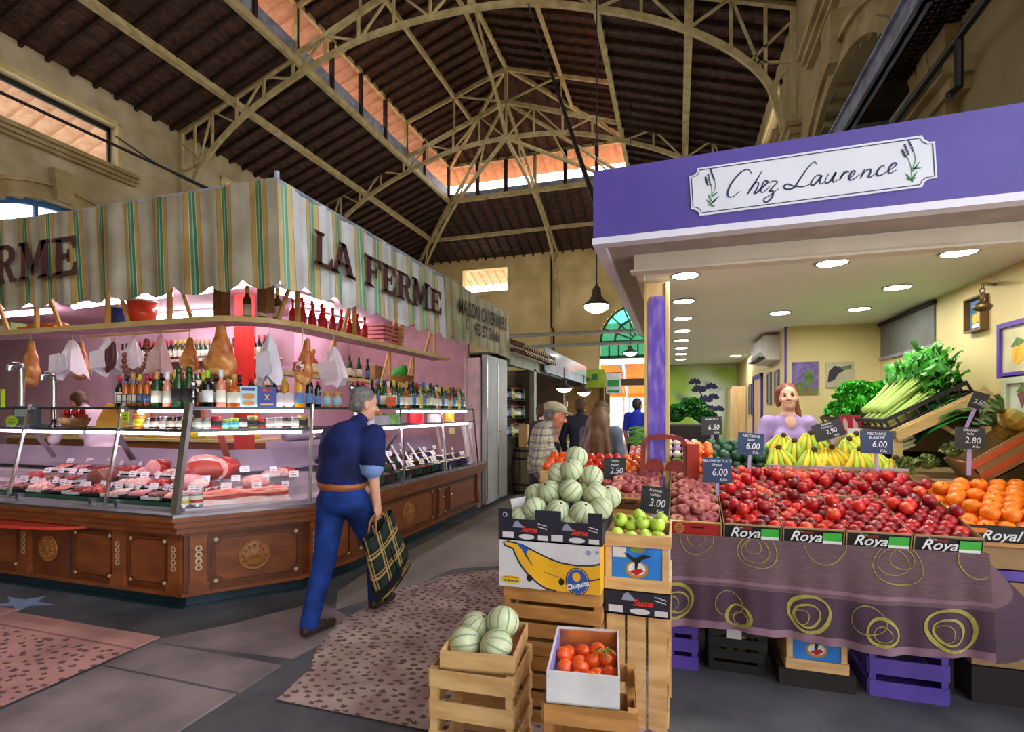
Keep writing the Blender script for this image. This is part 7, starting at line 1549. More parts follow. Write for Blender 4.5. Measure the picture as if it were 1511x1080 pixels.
# vegetables along the aisle
M_cuc=mat('green_cucumber','4f8a2e',.4,col2='2f5f1e',scale=10,rand=.2);M_rad=mat('red_radish','c03a3a',.4,col2='e0b0b0',scale=8,rand=.2);M_pep=mat('light_green_pepper','8fd24a',.35,col2='6fb030',scale=6)
g=G();g.tube([(0,-.1,0),(0,-.09,0),(.006,0,.008),(0,.09,0),(0,.1,0)],[.004,.018,.022,.018,.004],8);cum=g.mesh('cucumber',M_cuc,True)
for k,(y,z,lb) in enumerate(((4.85,.86,'crate of ripe tomatoes, nearest on the long side table'),(5.25,.93,'crate of round red tomatoes, second on the long side table'),(5.7,1.0,'crate of radishes among greens on the long side table'),(6.25,1.06,'crate of green cucumbers, farthest on the long side table'))):crate_of(lb,-.3,y,z,.36,.38,.1,M_pine)
for y,z,me,nm in ((4.85,.97,fr_ball(.045,mat('vine_tomato','d2341c',.25,col2='a8401c',scale=8,rand=.2),.05,.8),'ripe vine'),(5.25,1.04,tms,'round red')):
 for j in range(4):
  for i in range(5):put('tomato',me,(-.445+i*.071,y-.13+j*.085,z+.02*j),'%s tomato in a crate on the long side table'%nm,'tomato','%s tomatoes on the side table'%nm,rrot())
for j in range(4):
 for i in range(6):put('radish',fpr if(fpr:=bpy.data.meshes.get('rad_mesh'))else(lambda m:(setattr(m,'name','rad_mesh'),m)[1])(fr_ball(.03,M_rad,0,.9)),(-.46+i*.06,5.58+j*.07,1.1+.02*j),'red radish in a crate on the long side table','radish','radishes on the side table',rrot())
for j in range(7):
 for i in range(8):put('cucumber',cum,(-.46+i*.045,6.1+.05*j,1.17+.028*j),'small green cucumber on the far end of the side table, %s row'%nth(j),'cucumber','cucumbers on the side table',(rr.uniform(-.3,.3),0,pi/2+rr.uniform(-.5,.5)))
for k in range(4):put('pepper',blobmesh('pepper',[('c',(-.05,0,0),.022,(.04,0,.01),.014,0),('e',(-.05,0,0),(.03,.026,.026),(0,0,0),0)],[M_pep],.007,.02),(-.36+.06*k,4.55+.02*k,.99+.015*k),'light green long pepper on the near end of the side table, %s from the left'%ordd[k],'pepper',None,(0,-.2,.3+.2*k))
# leaves
M_lf1=mat('bright_leaf_green','5fcf3c',.45,col2='2f9a24',scale=9,rand=.15);M_lf2=mat('celery_leaf_green','55b238',.45,col2='2f8a26',scale=12,rand=.15);M_cst=mat('celery_stalk_green','a4cc5a',.35,col2='c6de86',scale=5,stretch=(1,6,6));M_leek=mat('leek_green','2f8f3a',.4,col2='1e6f2a',scale=6);M_lkw=mat('leek_white','d8e0b8',.4)
def curl(g,c,dirv,up,L,w,m=0,n=4):
 """crinkled leaf: a small bent, wavy strip"""
 d=Vector(dirv).normalized();u=Vector(up);s=d.cross(u).normalized();u=s.cross(d);vs=[]
 for i in range(n+1):
  t=i/n;ww=w*(.35+.65*math.sin(pi*min(.95,t*.8+.12)));b=Vector(c)+d*L*t+u*(.25*L*math.sin(t*2.2))
  for k in (-1,-.4,.4,1):vs.append(b+s*ww*k*.5+u*(w*.18*math.sin(k*5+i*2.3)))
 g.add(vs,[(i*4+k,i*4+k+1,i*4+k+5,i*4+k+4)for i in range(n)for k in range(3)],m)
def lettuce(name,label,cat,loc,r,m,seed,n=90,flat=.8):
 r2=random.Random(seed);t=thing(name,label,cat,loc);g=G();g.ball((0,0,r*.45),(r*.7,r*.7,r*.5),10,7)
 for k in range(n):
  a=r2.uniform(0,6.28);e=math.asin(r2.uniform(-.1,1));d=Vector((math.cos(a)*math.cos(e),math.sin(a)*math.cos(e),math.sin(e)*flat));c=Vector((0,0,r*.4))+d*r*.55;curl(g,c,d+Vector((r2.uniform(-.5,.5),r2.uniform(-.5,.5),r2.uniform(-.2,.4))),(r2.uniform(-1,1),r2.uniform(-1,1),1),r*.55,r*.5)
 lpart('leaves',g.mesh('leaves',m,True),t)['kind']='stuff';return t
 # rack on the right wall
RK=math.atan2(.30,.55)
def rk(x,y,h):return Vector((1.47+x*math.cos(RK)-h*math.sin(RK),y,1.385+x*math.sin(RK)+h*math.cos(RK)))
t=thing('produce_rack','cream wooden rack with a sloping shelf along the right stall wall','rack',(1.75,5.3,0));M_rkw=mat('cream_rack_wood','cdb27a',.6,col2='b89c62',scale=5,stretch=(1,4,4))
g=G();g.bar(rk(0,4.4,-.02),rk(.63,4.4,-.02),.035,.07);g.bar(rk(0,4.42,.02),rk(.63,4.42,.02),.02,.02);part('end_board',g,M_rkw,t)
g=G();a=[rk(0,4.4,0),rk(.63,4.4,0),rk(.63,6.35,0),rk(0,6.35,0)];b=[p+Vector((0,0,.012))for p in a];g.add(a+b,[(3,2,1,0),(4,5,6,7),(0,1,5,4),(1,2,6,5),(2,3,7,6),(3,0,4,7)]);part('shelf_board',g,M_rkw,t)
g=G();g.bar(rk(0,4.38,.0),rk(0,6.35,.0),.02,.05);part('front_lip',g,mat('lip_brown','6a5240',.6),t)
for x,y in ((1.5,4.42),(2.02,4.42),(1.5,6.3),(2.02,6.3)):g=G();g.bb((x-.025,y-.025,0),(x+.025,y+.025,1.385+(x-1.47)*math.tan(RK)));part('leg',g,M_rkw,t)
g=G();g.bar((1.72,4.41,1.48),(1.98,4.41,1.3),.03,.03);part('brace',g,M_rkw,t);g=G();g.bb((1.42,4.45,1.12),(2.05,6.3,1.15));part('lower_shelf',g,M_rkw,t);g=G();g.bb((2.03,4.4,1.1),(2.06,6.3,1.6));part('back_board',g,mat('rack_back','7a6240',.7),t)
def plastic(label,y0,y1,hh=.1):
 t=thing('plastic_crate',label,'crate',tuple(rk(.02,(y0+y1)/2,.015)),(0,-RK,0));w=.56;L=(y1-y0)
 for s in (-1,1):
  for q in range(2):g=G();g.bb((0,s*L/2-.006,.0+q*hh*.72),(w,s*L/2+.006,hh*.28+q*hh*.72));lpart('rail',g.mesh('rail',M_black),t)
  for q in range(9):g=G();g.bb((w*q/8-.008,s*L/2-.005,0),(w*q/8+.008,s*L/2+.005,hh));lpart('rib',g.mesh('rib',M_black),t)
 for x in (0,w):
  for q in range(2):g=G();g.bb((x-.006,-L/2,q*hh*.72),(x+.006,L/2,hh*.28+q*hh*.72));lpart('rail',g.mesh('rail',M_black),t)
  for q in range(6):g=G();g.bb((x-.005,-L/2+L*q/5-.008,0),(x+.005,-L/2+L*q/5+.008,hh));lpart('rib',g.mesh('rib',M_black),t)
 return t
plastic('black plastic crate of celery on the sloping rack',4.47,5.12);plastic('black plastic crate of curly lettuce on the sloping rack',5.25,6.25)
def celery(label,loc,rot,seed):
 r2=random.Random(seed);t=thing('celery',label,'celery',loc,rot)
 for k in range(9):
  a=2*pi*k/9;sp=r2.uniform(.02,.05);g=G();P=spline([(0,.012*math.cos(a),.02+.012*math.sin(a)),(.15,.025*math.cos(a),.03+.02*math.sin(a)),(.36,sp*math.cos(a)*1.6,.05+sp*math.sin(a)*1.2)],3);g.tube(P,[.017,.016,.014,.013,.011,.009,.006],7);lpart('stalk',g.mesh('stalk',M_cst,True),t)
 g=G()
 for k in range(90):
  c=Vector((r2.uniform(.3,.56),r2.gauss(0,.055),.06+r2.gauss(.01,.04)));curl(g,c,(r2.uniform(.2,1),r2.uniform(-.9,.9),r2.uniform(-.3,1)),(0,0,1),r2.uniform(.05,.09),r2.uniform(.04,.07),0,3)
 lpart('leaves',g.mesh('leaves',M_lf2,True),t)['kind']='stuff'
for k in range(5):celery('leafy celery head on the sloping rack, %s from the near end'%ordd[k],tuple(rk(.04,4.53+.125*k,.05)),(0,-RK-.12,rr.uniform(-.06,.06)),k)
for k in range(4):celery('leafy celery head of the upper layer on the rack, %s from the near end'%ordd[k],tuple(rk(.07,4.6+.13*k,.13)),(0,-RK-.18,rr.uniform(-.12,.12)),k+10)
for k,(x,y,h) in enumerate(((.12,5.35,.03),(.36,5.36,.06),(.12,5.62,.03),(.36,5.64,.06),(.12,5.9,.03),(.36,5.92,.06),(.2,5.5,.15),(.22,5.78,.15))):lettuce('curly_lettuce','bright green curly lettuce in the rack crate, '+('low nearest','high nearest','low middle','high middle','low farthest','high farthest','nearer top one','farther top one')[k],'lettuce',tuple(rk(x,y,h)),.16,M_lf1,30+k,80)
bpy.context.view_layer.update()
for o in [o for o in bpy.data.objects if o.name.startswith('curly_lettuce')]:o['group']='curly lettuces in the rack crate'
t=thing('produce_card','red card with pale radish pictures clipped on the lettuce crate','sign',(1.44,5.2,1.36));M_c=frameM((0,0,0),(.35,-.94,0),(-.2,0,1));g=G();g.prism(R(-.13,0,.13,.16),0,.006,M=M_c);lpart('card',g.mesh('card',mat('crimson_card','c01f3c',.5)),t)
for x in (-.06,.06):g=G();g.prism(OV8(x,.08,.03,.06),.006,.0075,M=M_c);lpart('print',g.mesh('print',mat('pale_print','d8c0b8',.5)),t)
# leeks on the lower shelf
def leek(label,loc,rot,grp):
 t=thing('leek',label,'leek',loc,rot,grp);g=G();g.tube([(0,0,0),(.02,0,.0),(.16,0,.005)],[.01,.014,.013],8);lpart('white_shaft',g.mesh('white_shaft',M_lkw,True),t);g=G()
 for k in range(5):curl(g,(.14,0,.005),(1,(k-2)*.1,.08*(k%3)),(0,.2*(k-2),1),.38,.035,0,5)
 lpart('green_leaves',g.mesh('green_leaves',M_leek,True),t)
for k in range(12):leek('leek lying in the row on the lower shelf of the rack',(1.47+.02*(k%2),4.43+.022*k,1.25+.028*(k%4)),(0,-.4-.04*(k%2),rr.uniform(-.08,.08)),'leeks on the lower rack shelf')
tray_box(thing('leek_crate','dark crate with a red label under the leeks','crate',(1.72,4.85,1.155),0),.58,.68,.06,M_black)
carton('leek_card','white card standing left of the leeks',1.37,4.9,1.28,.1,.01,.13,-.3,C_white,[])
g=G();g.bb((1.3,4.86,1.03),(1.42,5.0,1.28));single('card_stand',g,M_card,'brown carton block under the white card beside the leeks','box')
# tilted cardboard box with pineapples at the right edge
t=thing('cardboard_box','tilted brown cardboard box with orange stripes at the right edge','box',(1.82,4.1,1.1),(0,-.62,0))
for a in ((0,-.12,0,.55,-.112,.16),(0,.2,0,.55,.208,.16),(0,-.12,0,.008,.208,.16),(0,-.12,0,.55,.208,.008)):g=G();g.bb(a[:3],a[3:]);lpart('panel',g.mesh('panel',M_card),t)
for z in (.03,.11):g=G();g.bb((.0,-.1215,z),(.55,-.12,z+.035));lpart('stripe',g.mesh('stripe',mat('orange_red_stripe','c8562a',.6)),t)
g=G();g.bb((1.44,4.18,.86),(1.6,4.3,1.12));g.bb((1.6,4.0,.86),(2.04,4.3,1.1));single('box_rest',g,M_card,'brown cartons under the tilted cardboard box','box')
M_pin=mat('pineapple_skin','b08a34',.6,col2='6f7a2a',scale=18)
for k,(x,y,z) in enumerate(((1.98,4.02,1.5),(2.0,4.14,1.42))):
 t=thing('pineapple','pineapple lying on the tilted cardboard box, %s one'%('nearer' if k==0 else 'farther'),'pineapple',(x,y,z),(0,-.9,0));g=G()
 g.ball((0,0,0),(.06,.06,.085),16,12,fn=lambda a,p:1+.05*math.sin(8*a+6*p)*math.sin(8*a-6*p));lpart('fruit',g.mesh('fruit',M_pin,False),t);g=G()
 for q in range(14):a=q*2.4;curl(g,(0,0,.075),(math.cos(a)*.5,math.sin(a)*.5,1),(math.cos(a),math.sin(a),0),.11,.025,0,4)
 lpart('crown',g.mesh('crown',mat('pineapple_leaf','4a6a34',.5),True),t)
M_art=mat('pale_artichoke_green','7a8f4a',.6,col2='5a6f34',scale=18)
for k,(x,y,z) in enumerate(((1.5,4.26,1.18),(1.62,4.26,1.2),(1.74,4.2,1.29))):lettuce('artichoke','pale green artichoke behind the oranges, %s from the left'%ordd[k],'artichoke',(x,y,z-.04),.07,M_art,60+k,40,1.0)
# bananas
M_bn=mat('banana_yellow','e6c628',.45,col2='b8c22e',scale=5,rand=.12,lo=.45,hi=.75);M_bng=mat('banana_green_yellow','b4c832',.45,col2='8fb02a',scale=5,rand=.12)
def ban(m):
 g=G();P=[(0,.0,0),(0,.015,-.02),(0,.05,-.05),(0,.075,-.1),(0,.07,-.15),(0,.05,-.185),(0,.04,-.2)];g.tube(spline(P,2),[.006,.007,.009,.013,.0155,.017,.0175,.017,.0165,.015,.011,.008,.006],7);return g.mesh('banana',m,True)
bm=[ban(M_bn),ban(M_bng)];gst=G();gst.ball((0,0,0),(.018,.014,.018),8,6);stm=gst.mesh('stem',M_stem,True);gsk=G();gsk.prism(OV8(0,0,.009,.012,10),0,.001);skm=gsk.mesh('sticker',M_blb)
def bunch(label,loc,rot,n,k0,grp=None):
 t=thing('banana_bunch',label,'bananas',loc,rot);t.scale=(1.28,1.28,1.28);lpart('stem',stm,t)
 for i in range(n):
  a=(i-(n-1)/2)*.28;lpart('banana',bm[(i+k0)%2 if k0!=2 else 0],t,(.012*(i-n/2),.004*(i%2),-.004),(.1*(i%2),a*.6,pi+a*.5))
  if i%2==0:lpart('sticker',skm,t.children[-1],(0,.0925,-.1),(-pi/2,0,0))
BPOS=[(.72,4.35,1.28,5,1),(.84,4.42,1.33,4,0),(.95,4.32,1.27,6,1),(1.07,4.35,1.29,7,2),(1.2,4.42,1.35,6,1),(1.24,4.33,1.28,5,0),(1.36,4.4,1.26,5,0),(1.47,4.36,1.22,5,1),(.8,4.62,1.36,6,1),(1.0,4.65,1.38,6,0),(1.3,4.62,1.38,6,1)]
for k,(x,y,z,n,c) in enumerate(BPOS):bunch('%s banana bunch behind the nectarines, %s'%(('green yellow','mixed','ripe yellow')[c],('front row, '+(ordd+['ninth'])[k]+' from the left')if k<8 else 'back row, '+ordd[k-8]+' from the left'),(x,y,z),(.25,rr.uniform(-.15,.15),rr.uniform(-.3,.3)),n,c)
t=thing('banana_tray','dark carton tray under the banana bunches','box',(1.1,4.48,1.042));tray_box(t,.86,.4,.07,M_black);g=G();g.bb((-.4,-.15,.01),(.4,.18,.1));lpart('packing',g.mesh('packing',mat('green_banana_heap','6f7f24',.6,col2='a8a82e',scale=12)),t)
g=G();g.bar((.62,4.2,1.155),(1.5,4.22,1.15),.02,.02);single('steel_rail',g,M_brush,'thin steel rail between the nectarines and the bananas','rail')
# avocados
avm=fr_ball(.045,M_avo,0,1.15,True)
for k in range(26):
 r_=k%13;lv=k//13;put('avocado',avm,(.26+.085*(r_%5)+.03*(r_//5%2),4.4+.085*(r_//5),1.13+.075*lv+.04*(r_//5)),'dark green avocado heaped left of the bananas','avocado','avocados left of the bananas',rrot(),rr.uniform(.9,1.05))
t=thing('avocado_crate','dark crate under the avocados','crate',(.42,4.5,1.042));tray_box(t,.46,.34,.06,M_black)
# mixed heap behind the column
for k,(x,y,z,r) in enumerate(((-.02,5.3,1.45,.13),(.12,5.4,1.5,.14),(.25,5.35,1.43,.11))):lettuce('parsley_bunch','dark green leafy bunch right of the column, %s from the left'%ordd[k],'herbs',(x,y,z),r,mat('parsley_green','2a7a22',.5,col2='1a5a18',scale=10),70+k,90)
t=thing('stall_step','stepped wooden stand of vegetables behind the column','stand',(.1,5.2,.86));
for k,(y0,y1,z) in enumerate(((4.9,5.15,1.12),(5.15,5.6,1.42))):g=G();g.bb((-.14,y0,.862),(.36,y1,z));part('step',g,M_dark,t)
M_oni=mat('white_onion','e6e0d0',.4,col2='d0c4a8',scale=6,rand=.1);M_gar=mat('purple_garlic','9a6fae',.5,col2='c9b0d0',scale=8)
for k in range(14):put('onion' if k%3 else 'garlic',fr_ball(.038,M_oni if k%3 else M_gar,0,1.0),(-.08+.075*(k%5),4.97+.07*(k//5),1.16+.05*(k//5)),'white onion on the step behind the column' if k%3 else 'purple garlic on the step behind the column','onion' if k%3 else 'garlic','onions on the step' if k%3 else 'garlic on the step',rrot())
for k in range(3):lettuce('green_sprouts','lime green small lettuce right of the column, %s from the left'%ordd[k],'lettuce',(.0+.12*k,4.72,1.06),.07,mat('lime_leaf','9ad23a',.5),80+k,40)
carton('blue_carton','dark blue carton right of the column before the onions',.16,4.84,1.045,.16,.08,.14,0,mat('indigo_card','1e1c5a',.5),[])
for k in range(5):put('ginger_root',blobmesh('ginger_root',[('c',(-.05,0,0),.015,(.04,0,.01),.017,0),('c',(0,0,0),.014,(.02,.04,.01),.01,0),('c',(.03,0,0),.014,(.06,-.02,.02),.009,0)],[mat('ginger_tan','b09a62',.7,col2='8f7a48',scale=12)],.007,.012),(.14+.045*k,4.24+.012*k,1.13+.015*(k%2)),'tan ginger root before the avocados','ginger','ginger roots before the avocados',(0,.4*k,k))
# price slates
M_slk=mat('black_slate','26272c',.6,col2='1c1d22',scale=8);M_slb=mat('blue_slate','1f3660',.6,col2='192c50',scale=8);M_chk=mat('chalk_white','e8eaf0',.8);M_peg=mat('lilac_peg','a893c8',.5)
def slate(loc,w,h,m,lines,price,unit,label,tilt=0.0,yaw=0.1,peg=.16,lean=.12):
 t=thing('price_slate',label,'price sign',loc,(-lean,tilt,yaw));g=G();g.bb((-w/2,-.004,-h/2),(w/2,.004,h/2));lpart('board',g.mesh('board',m),t)
 for k,ln in enumerate(lines):ftext(t,ln,0,-.0055,h*(.36-.16*k),h*.16,M_chk,shear=.2,xs=.85)
 ftext(t,price,w*.08,-.0055,-h*.1,h*.4,M_chk,shear=.15,xs=.85);ftext(t,unit,w*.2,-.0055,-h*.38,h*.17,M_chk,shear=.25)
 g=G();g.bb((-.01,.0,-h/2-peg),(.01,.008,-h/2+.01));lpart('peg',g.mesh('peg',M_peg),t)
slate((-.43,3.8,1.14),.155,.155,M_slk,['Tomate','grappe'],'2.50','Kilo','black price slate reading 2.50 before the red tomatoes')
slate((-.12,3.03,1.055),.155,.15,M_slk,['Pommes','Golden'],'3.00','Kilo','black price slate reading 3.00 above the green apples',.06,-.1,.1)
slate((.24,3.6,1.175),.175,.16,M_slb,['BRUGNON PLATE','France'],'6.00','Kilo','blue price slate reading 6.00 among the flat peaches')
slate((.5,4.12,1.315),.175,.158,M_slb,['NECTARINE','Jaune'],'6.00','Kilo','blue price slate reading 6.00 before the avocados',.08)
slate((1.03,4.28,1.415),.195,.125,M_slk,['BANANE','Martinique'],'2.90','Kilo','tilted black price slate reading 2.90 stuck in the bananas',-.32,.05,.03)
slate((1.26,4.06,1.345),.19,.152,M_slb,['NECTARINE','BLANCHE'],'6.00','Kilo','blue price slate reading 6.00 before the right bananas',.03)
slate((1.71,3.92,1.385),.15,.134,M_slk,['ORANGE','Italie'],'2.80','Kilo','black price slate reading 2.80 behind the oranges',.06,-.05)
slate((.27,4.68,1.43),.165,.155,M_slk,['HARICOTS'],'6.50','Kilo','black price slate reading 6.50 among vegetables right of the column',-.04,.1,.3)
slate((1.88,4.2,1.62),.085,.11,M_slk,[],'3.50','','small leaning black slate at the end of the sloping rack',.35,-.3,.2)
M_wb=mat('white_paper_bags','dcd6d6',.7)
t=thing('paper_bag_wad','wad of white paper bags tucked at the left corner of the melon carton','paper bags',(-.8,2.62,1.02));g=G();g.add([(-.035,0,.07),(.04,.02,.085),(.025,.0,-.03),(-.01,-.01,-.04),(-.035,.01,.07),(.04,.03,.085),(.025,.01,-.03),(-.01,0,-.04)],[(0,3,2,1),(4,5,6,7),(0,1,5,4),(1,2,6,5),(2,3,7,6),(3,0,4,7)]);lpart('paper',g.mesh('paper',M_wb),t)
# ================================================================ people
def skinm(name,c):return mat(name,c,.5,col2=c,scale=12,spec=.4)
def plaid(name,base,a,b,per,w1=.35,w2=.12):
 m=bpy.data.materials.new(name);m.use_nodes=True;n=m.node_tree.nodes;l=m.node_tree.links;bs=n['Principled BSDF'];bs.inputs['Roughness'].default_value=.85;bs.inputs['Specular IOR Level'].default_value=.2
 tc=n.new('ShaderNodeTexCoord');sp=n.new('ShaderNodeSeparateXYZ');l.new(tc.outputs['Object'],sp.inputs[0])
 def M_(op,x,y=None):
  q=n.new('ShaderNodeMath');q.operation=op
  for i,v in enumerate((x,y)):
   if v is None:continue
   if isinstance(v,(int,float)):q.inputs[i].default_value=v
   else:l.new(v,q.inputs[i])
  return q.outputs[0]
 h=M_('ADD',sp.outputs[0],sp.outputs[1]);v=sp.outputs[2];col=None
 def band(c,lo,wd,sh):f=M_('FRACT',M_('ADD',M_('DIVIDE',c,per),50+sh));return M_('MULTIPLY',M_('GREATER_THAN',f,lo),M_('LESS_THAN',f,lo+wd))
 def mix(A,f,cB):
  x=n.new('ShaderNodeMix');x.data_type='RGBA';l.new(f,x.inputs['Factor'])
  if isinstance(A,tuple):x.inputs['A'].default_value=A
  else:l.new(A,x.inputs['A'])
  x.inputs['B'].default_value=cB;return x.outputs['Result']
 col=lin(base)
 for c in (h,v):col=mix(col,M_('MULTIPLY',band(c,.1,w1,0),.6),lin(a))
 for c in (h,v):
  col=mix(col,M_('MULTIPLY',band(c,.62,w2,0),.8),lin(b));col=mix(col,M_('MULTIPLY',band(c,.82,w2*.6,0),.7),lin(b))
 l.new(col,bs.inputs['Base Color']);MATS[name]=m;return m
def head_prims(c,yaw,pitch,roll=0.0,s=1.0,hair=3,skin=0,bald=False,long=False,back=True,eye=6,lip=7):
 Rm=Euler((pitch,roll,yaw)).to_matrix();C0=Vector(c);out=[]
 T=lambda p:tuple(C0+Rm@(Vector(p)*s));eu=tuple(Rm.to_euler())
 def e(p,r,m,k=.012):out.append(('e',T(p),tuple(x*s for x in r),eu,m,{'k':k}))
 def cp(p,r,q,r2,m,k=.01):out.append(('c',T(p),r*s,T(q),r2*s,m,{'k':k}))
 e((0,-.008,.03),(.074,.094,.09),skin,.02);e((0,.03,-.045),(.056,.058,.07),skin,.03);e((0,.055,-.085),(.03,.026,.02),skin,.02)
 cp((0,.084,.02),.009,(0,.108,-.022),.013,skin,.012);e((-.014,.094,-.026),(.01,.01,.008),skin);e((.014,.094,-.026),(.01,.01,.008),skin)
 for q in (-1,1):e((q*.031,.077,.014),(.0155,.0115,.0095),eye,.003);cp((q*.018,.088,.034),.005,(q*.046,.078,.036),.004,hair,.004);e((q*.074,-.006,-.008),(.011,.02,.03),skin,.008);e((q*.04,.062,-.025),(.022,.02,.02),skin,.02)
 e((0,.083,-.056),(.024,.01,.0075),lip,.004)
 if not bald:e((0,-.024,.045),(.08,.094,.09),hair,.006);e((0,-.06,-.01),(.068,.055,.06),hair,.01)
 return out
def hand_prims(w,d,palm,m,s=1.0,curl_=.6,side=1):
 """palm grows from the wrist along d; fingers curl towards palm direction"""
 w=Vector(w);d=Vector(d).normalized();p=Vector(palm);p=(p-d*p.dot(d)).normalized();a=d.cross(p);out=[]
 c=w+d*.045*s;M_=Matrix((a,d,p)).transposed();out.append(('e',tuple(c),(.04*s,.05*s,.018*s),tuple(M_.to_euler()),m,{'k':.015}))
 for k,(o,L) in enumerate(((-.028,.065),(-.01,.075),(.01,.07),(.027,.055))):
  b=w+d*.085*s+a*o*s;k1=b+(d*math.cos(curl_*.6)+p*math.sin(curl_*.6))*L*.5*s;k2=k1+(d*math.cos(curl_*1.7)+p*math.sin(curl_*1.7))*L*.5*s
  out.append(('c',tuple(b),.0095*s,tuple(k1),.009*s,m,{'k':.004}));out.append(('c',tuple(k1),.009*s,tuple(k2),.0075*s,m,{'k':.004}))
 b=w+d*.03*s+a*side*.032*s;k1=b+(d*.7+a*side*.6+p*.4).normalized()*.035*s;k2=k1+(d*.8+p*.6).normalized()*.03*s
 out.append(('c',tuple(b),.012*s,tuple(k1),.011*s,m,{'k':.008}));out.append(('c',tuple(k1),.011*s,tuple(k2),.008*s,m,{'k':.004}))
 return out
def person(label,base,yaw,mats,P,vox=.012,s=1.0,female=False,sleeve='long',head=(0,0,0),hairkw=None,belly=0.0,belt=None,cuff=None,hands=(1,1),lw=1.0,more=()):
 """P overrides default standing joints (x right, y forward, z up, metres for a 1.7 m figure); mats: skin, top, legs, hair, shoe, belt, eye, lip, cuff"""
 J=dict(pel=(0,0,.95),chest=(0,.0,1.25),neck=(0,.01,1.44),head=(0,.03,1.585),rsh=(.175,0,1.39),rel=(.22,-.02,1.12),rwr=(.22,.06,.88),lsh=(-.175,0,1.39),lel=(-.22,-.02,1.12),lwr=(-.22,.06,.88),rhip=(.09,0,.9),rkn=(.1,.02,.5),ran=(.1,-.02,.09),rto=(.12,.14,.03),lhip=(-.09,0,.9),lkn=(-.1,.02,.5),lan=(-.1,-.02,.09),lto=(-.12,.14,.03),rhd=(0,.2,-1),lhd=(0,.2,-1),rpl=(-1,0,0),lpl=(1,0,0));J.update(P)
 V={k:Vector(v)for k,v in J.items()};q=[];sw=.16 if female else .175
 q.append(('e',tuple(V['chest']+Vector((0,0,.02))),(sw,.115,.2),(0,0,0),1,{'k':.04}));mid=V['pel'].lerp(V['chest'],.5)
 q.append(('e',tuple(mid+Vector((0,belly*.5,0))),(.15+belly*.3,.115+belly,.16),(0,0,0),1,{'k':.05}));q.append(('e',tuple(V['pel']+Vector((0,0,-.01))),(.165,.125,.12),(0,0,0),2,{'k':.03}))
 q.append(('e',tuple(V['pel']+Vector((0,belly*.4,.085))),(.158+belly*.2,.122+belly*.7,.07),(0,0,0),1,{'k':.03}))
 if belt:q.append(('e',tuple(V['pel']+Vector((0,0,.07))),(.168,.13,.024),(0,0,0),5,{'k':.012}))
 q.append(('c',tuple(V['lsh']),.062,tuple(V['rsh']),.062,1,{'k':.05}));cz=-.045 if female else 0.0;q.append(('c',tuple(V['neck']+Vector((0,0,-.03+cz))),.068,tuple(V['neck']+Vector((0,0,.02+cz))),.06,1,{'k':.03}))
 if female:q.append(('e',tuple(V['neck']+Vector((0,.055,-.06))),(.042,.035,.07),(.5,0,0),0,{'k':.02}));q.append(('c',tuple(V['neck']+Vector((0,0,.0))),.054,tuple(V['head']+Vector((0,-.01,-.06))),.05,0,{'k':.02}))
 if female:q+=[('e',tuple(V['chest']+Vector((x,.09,-.0))),(.07,.06,.07),(0,0,0),1,{'k':.05})for x in (-.075,.075)]
 for a in 'rl':
  sh,el,wr=V[a+'sh'],V[a+'el'],V[a+'wr']
  if sleeve=='long':q.append(('c',tuple(sh),.06,tuple(el),.05,1,{'k':.03}));q.append(('c',tuple(el),.05,tuple(el.lerp(wr,.9)),.04,1,{'k':.02}));q.append(('c',tuple(el.lerp(wr,.8)),.03,tuple(wr),.028,0,{'k':.01}))
  elif sleeve=='rolled':q.append(('c',tuple(sh),.062,tuple(el),.055,1,{'k':.03}));q.append(('c',tuple(el),.056,tuple(el.lerp(wr,.3)),.054,1,{'k':.02}));q.append(('c',tuple(el),.043,tuple(wr),.029,0,{'k':.01}))
  else:
   q.append(('c',tuple(sh),.066,tuple(sh.lerp(el,.8)),.062,1,{'k':.03}));q.append(('c',tuple(sh.lerp(el,.5)),.046,tuple(el),.04,0,{'k':.02}));q.append(('c',tuple(el),.041,tuple(wr),.028,0,{'k':.02}))
   if cuff:q.append(('c',tuple(sh.lerp(el,.8)),.066,tuple(sh.lerp(el,.97)),.064,8,{'k':.006}))
  if hands[0 if a=='r' else 1]:q+=hand_prims(wr,V[a+'hd'],V[a+'pl'],0,1.0,.8,1 if a=='r' else-1)
  h,k,n,t=V[a+'hip'],V[a+'kn'],V[a+'an'],V[a+'to']
  q.append(('c',tuple(h),.092*lw,tuple(k),.066*lw,2,{'k':.03}));q.append(('c',tuple(k),.066*lw,tuple(n+Vector((0,0,.0))),.052*lw,2,{'k':.02}));f=(t-n);f.z=0;f.normalize()
  q.append(('c',tuple(n+Vector((0,0,-.035))-f*.03),.042,tuple(t),.034,4,{'k':.012}));q.append(('e',tuple(n.lerp(t,.5)+Vector((0,0,-.005))),(.04,.06,.035),(0,0,math.atan2(-f.x,f.y)),4,{'k':.01}));q.append(('c',tuple(n),.057,tuple(n+(k-n).normalized()*.1),.056,2,{'k':.01}))
 q+=list(more)
 q+=head_prims(V['head'],head[0],head[1],head[2],1.0,**(hairkw or{}))
 M=Matrix.Scale(s,4);t=thing('person',label,'person',base,yaw)
 lpart('body',blobmesh('body',q,mats,vox,.02,M),t);return t,V
S_l=skinm('fair_skin','d9a084');S_r=skinm('ruddy_skin','cf8468');S_p=skinm('pale_skin','e0ac92');M_eye=mat('dark_eye','1c1614',.3);M_lip=mat('lip_tone','b06058',.5);M_hgr=mat('grey_hair','7d7a78',.7,col2='55504e',scale=40);M_hbr=mat('brown_hair','5a3a22',.6,col2='3d2616',scale=40,stretch=(6,6,1));M_hrd=mat('auburn_hair','8a4424',.6,col2='6a3018',scale=40);M_hdk=mat('dark_hair','2a1c16',.6)
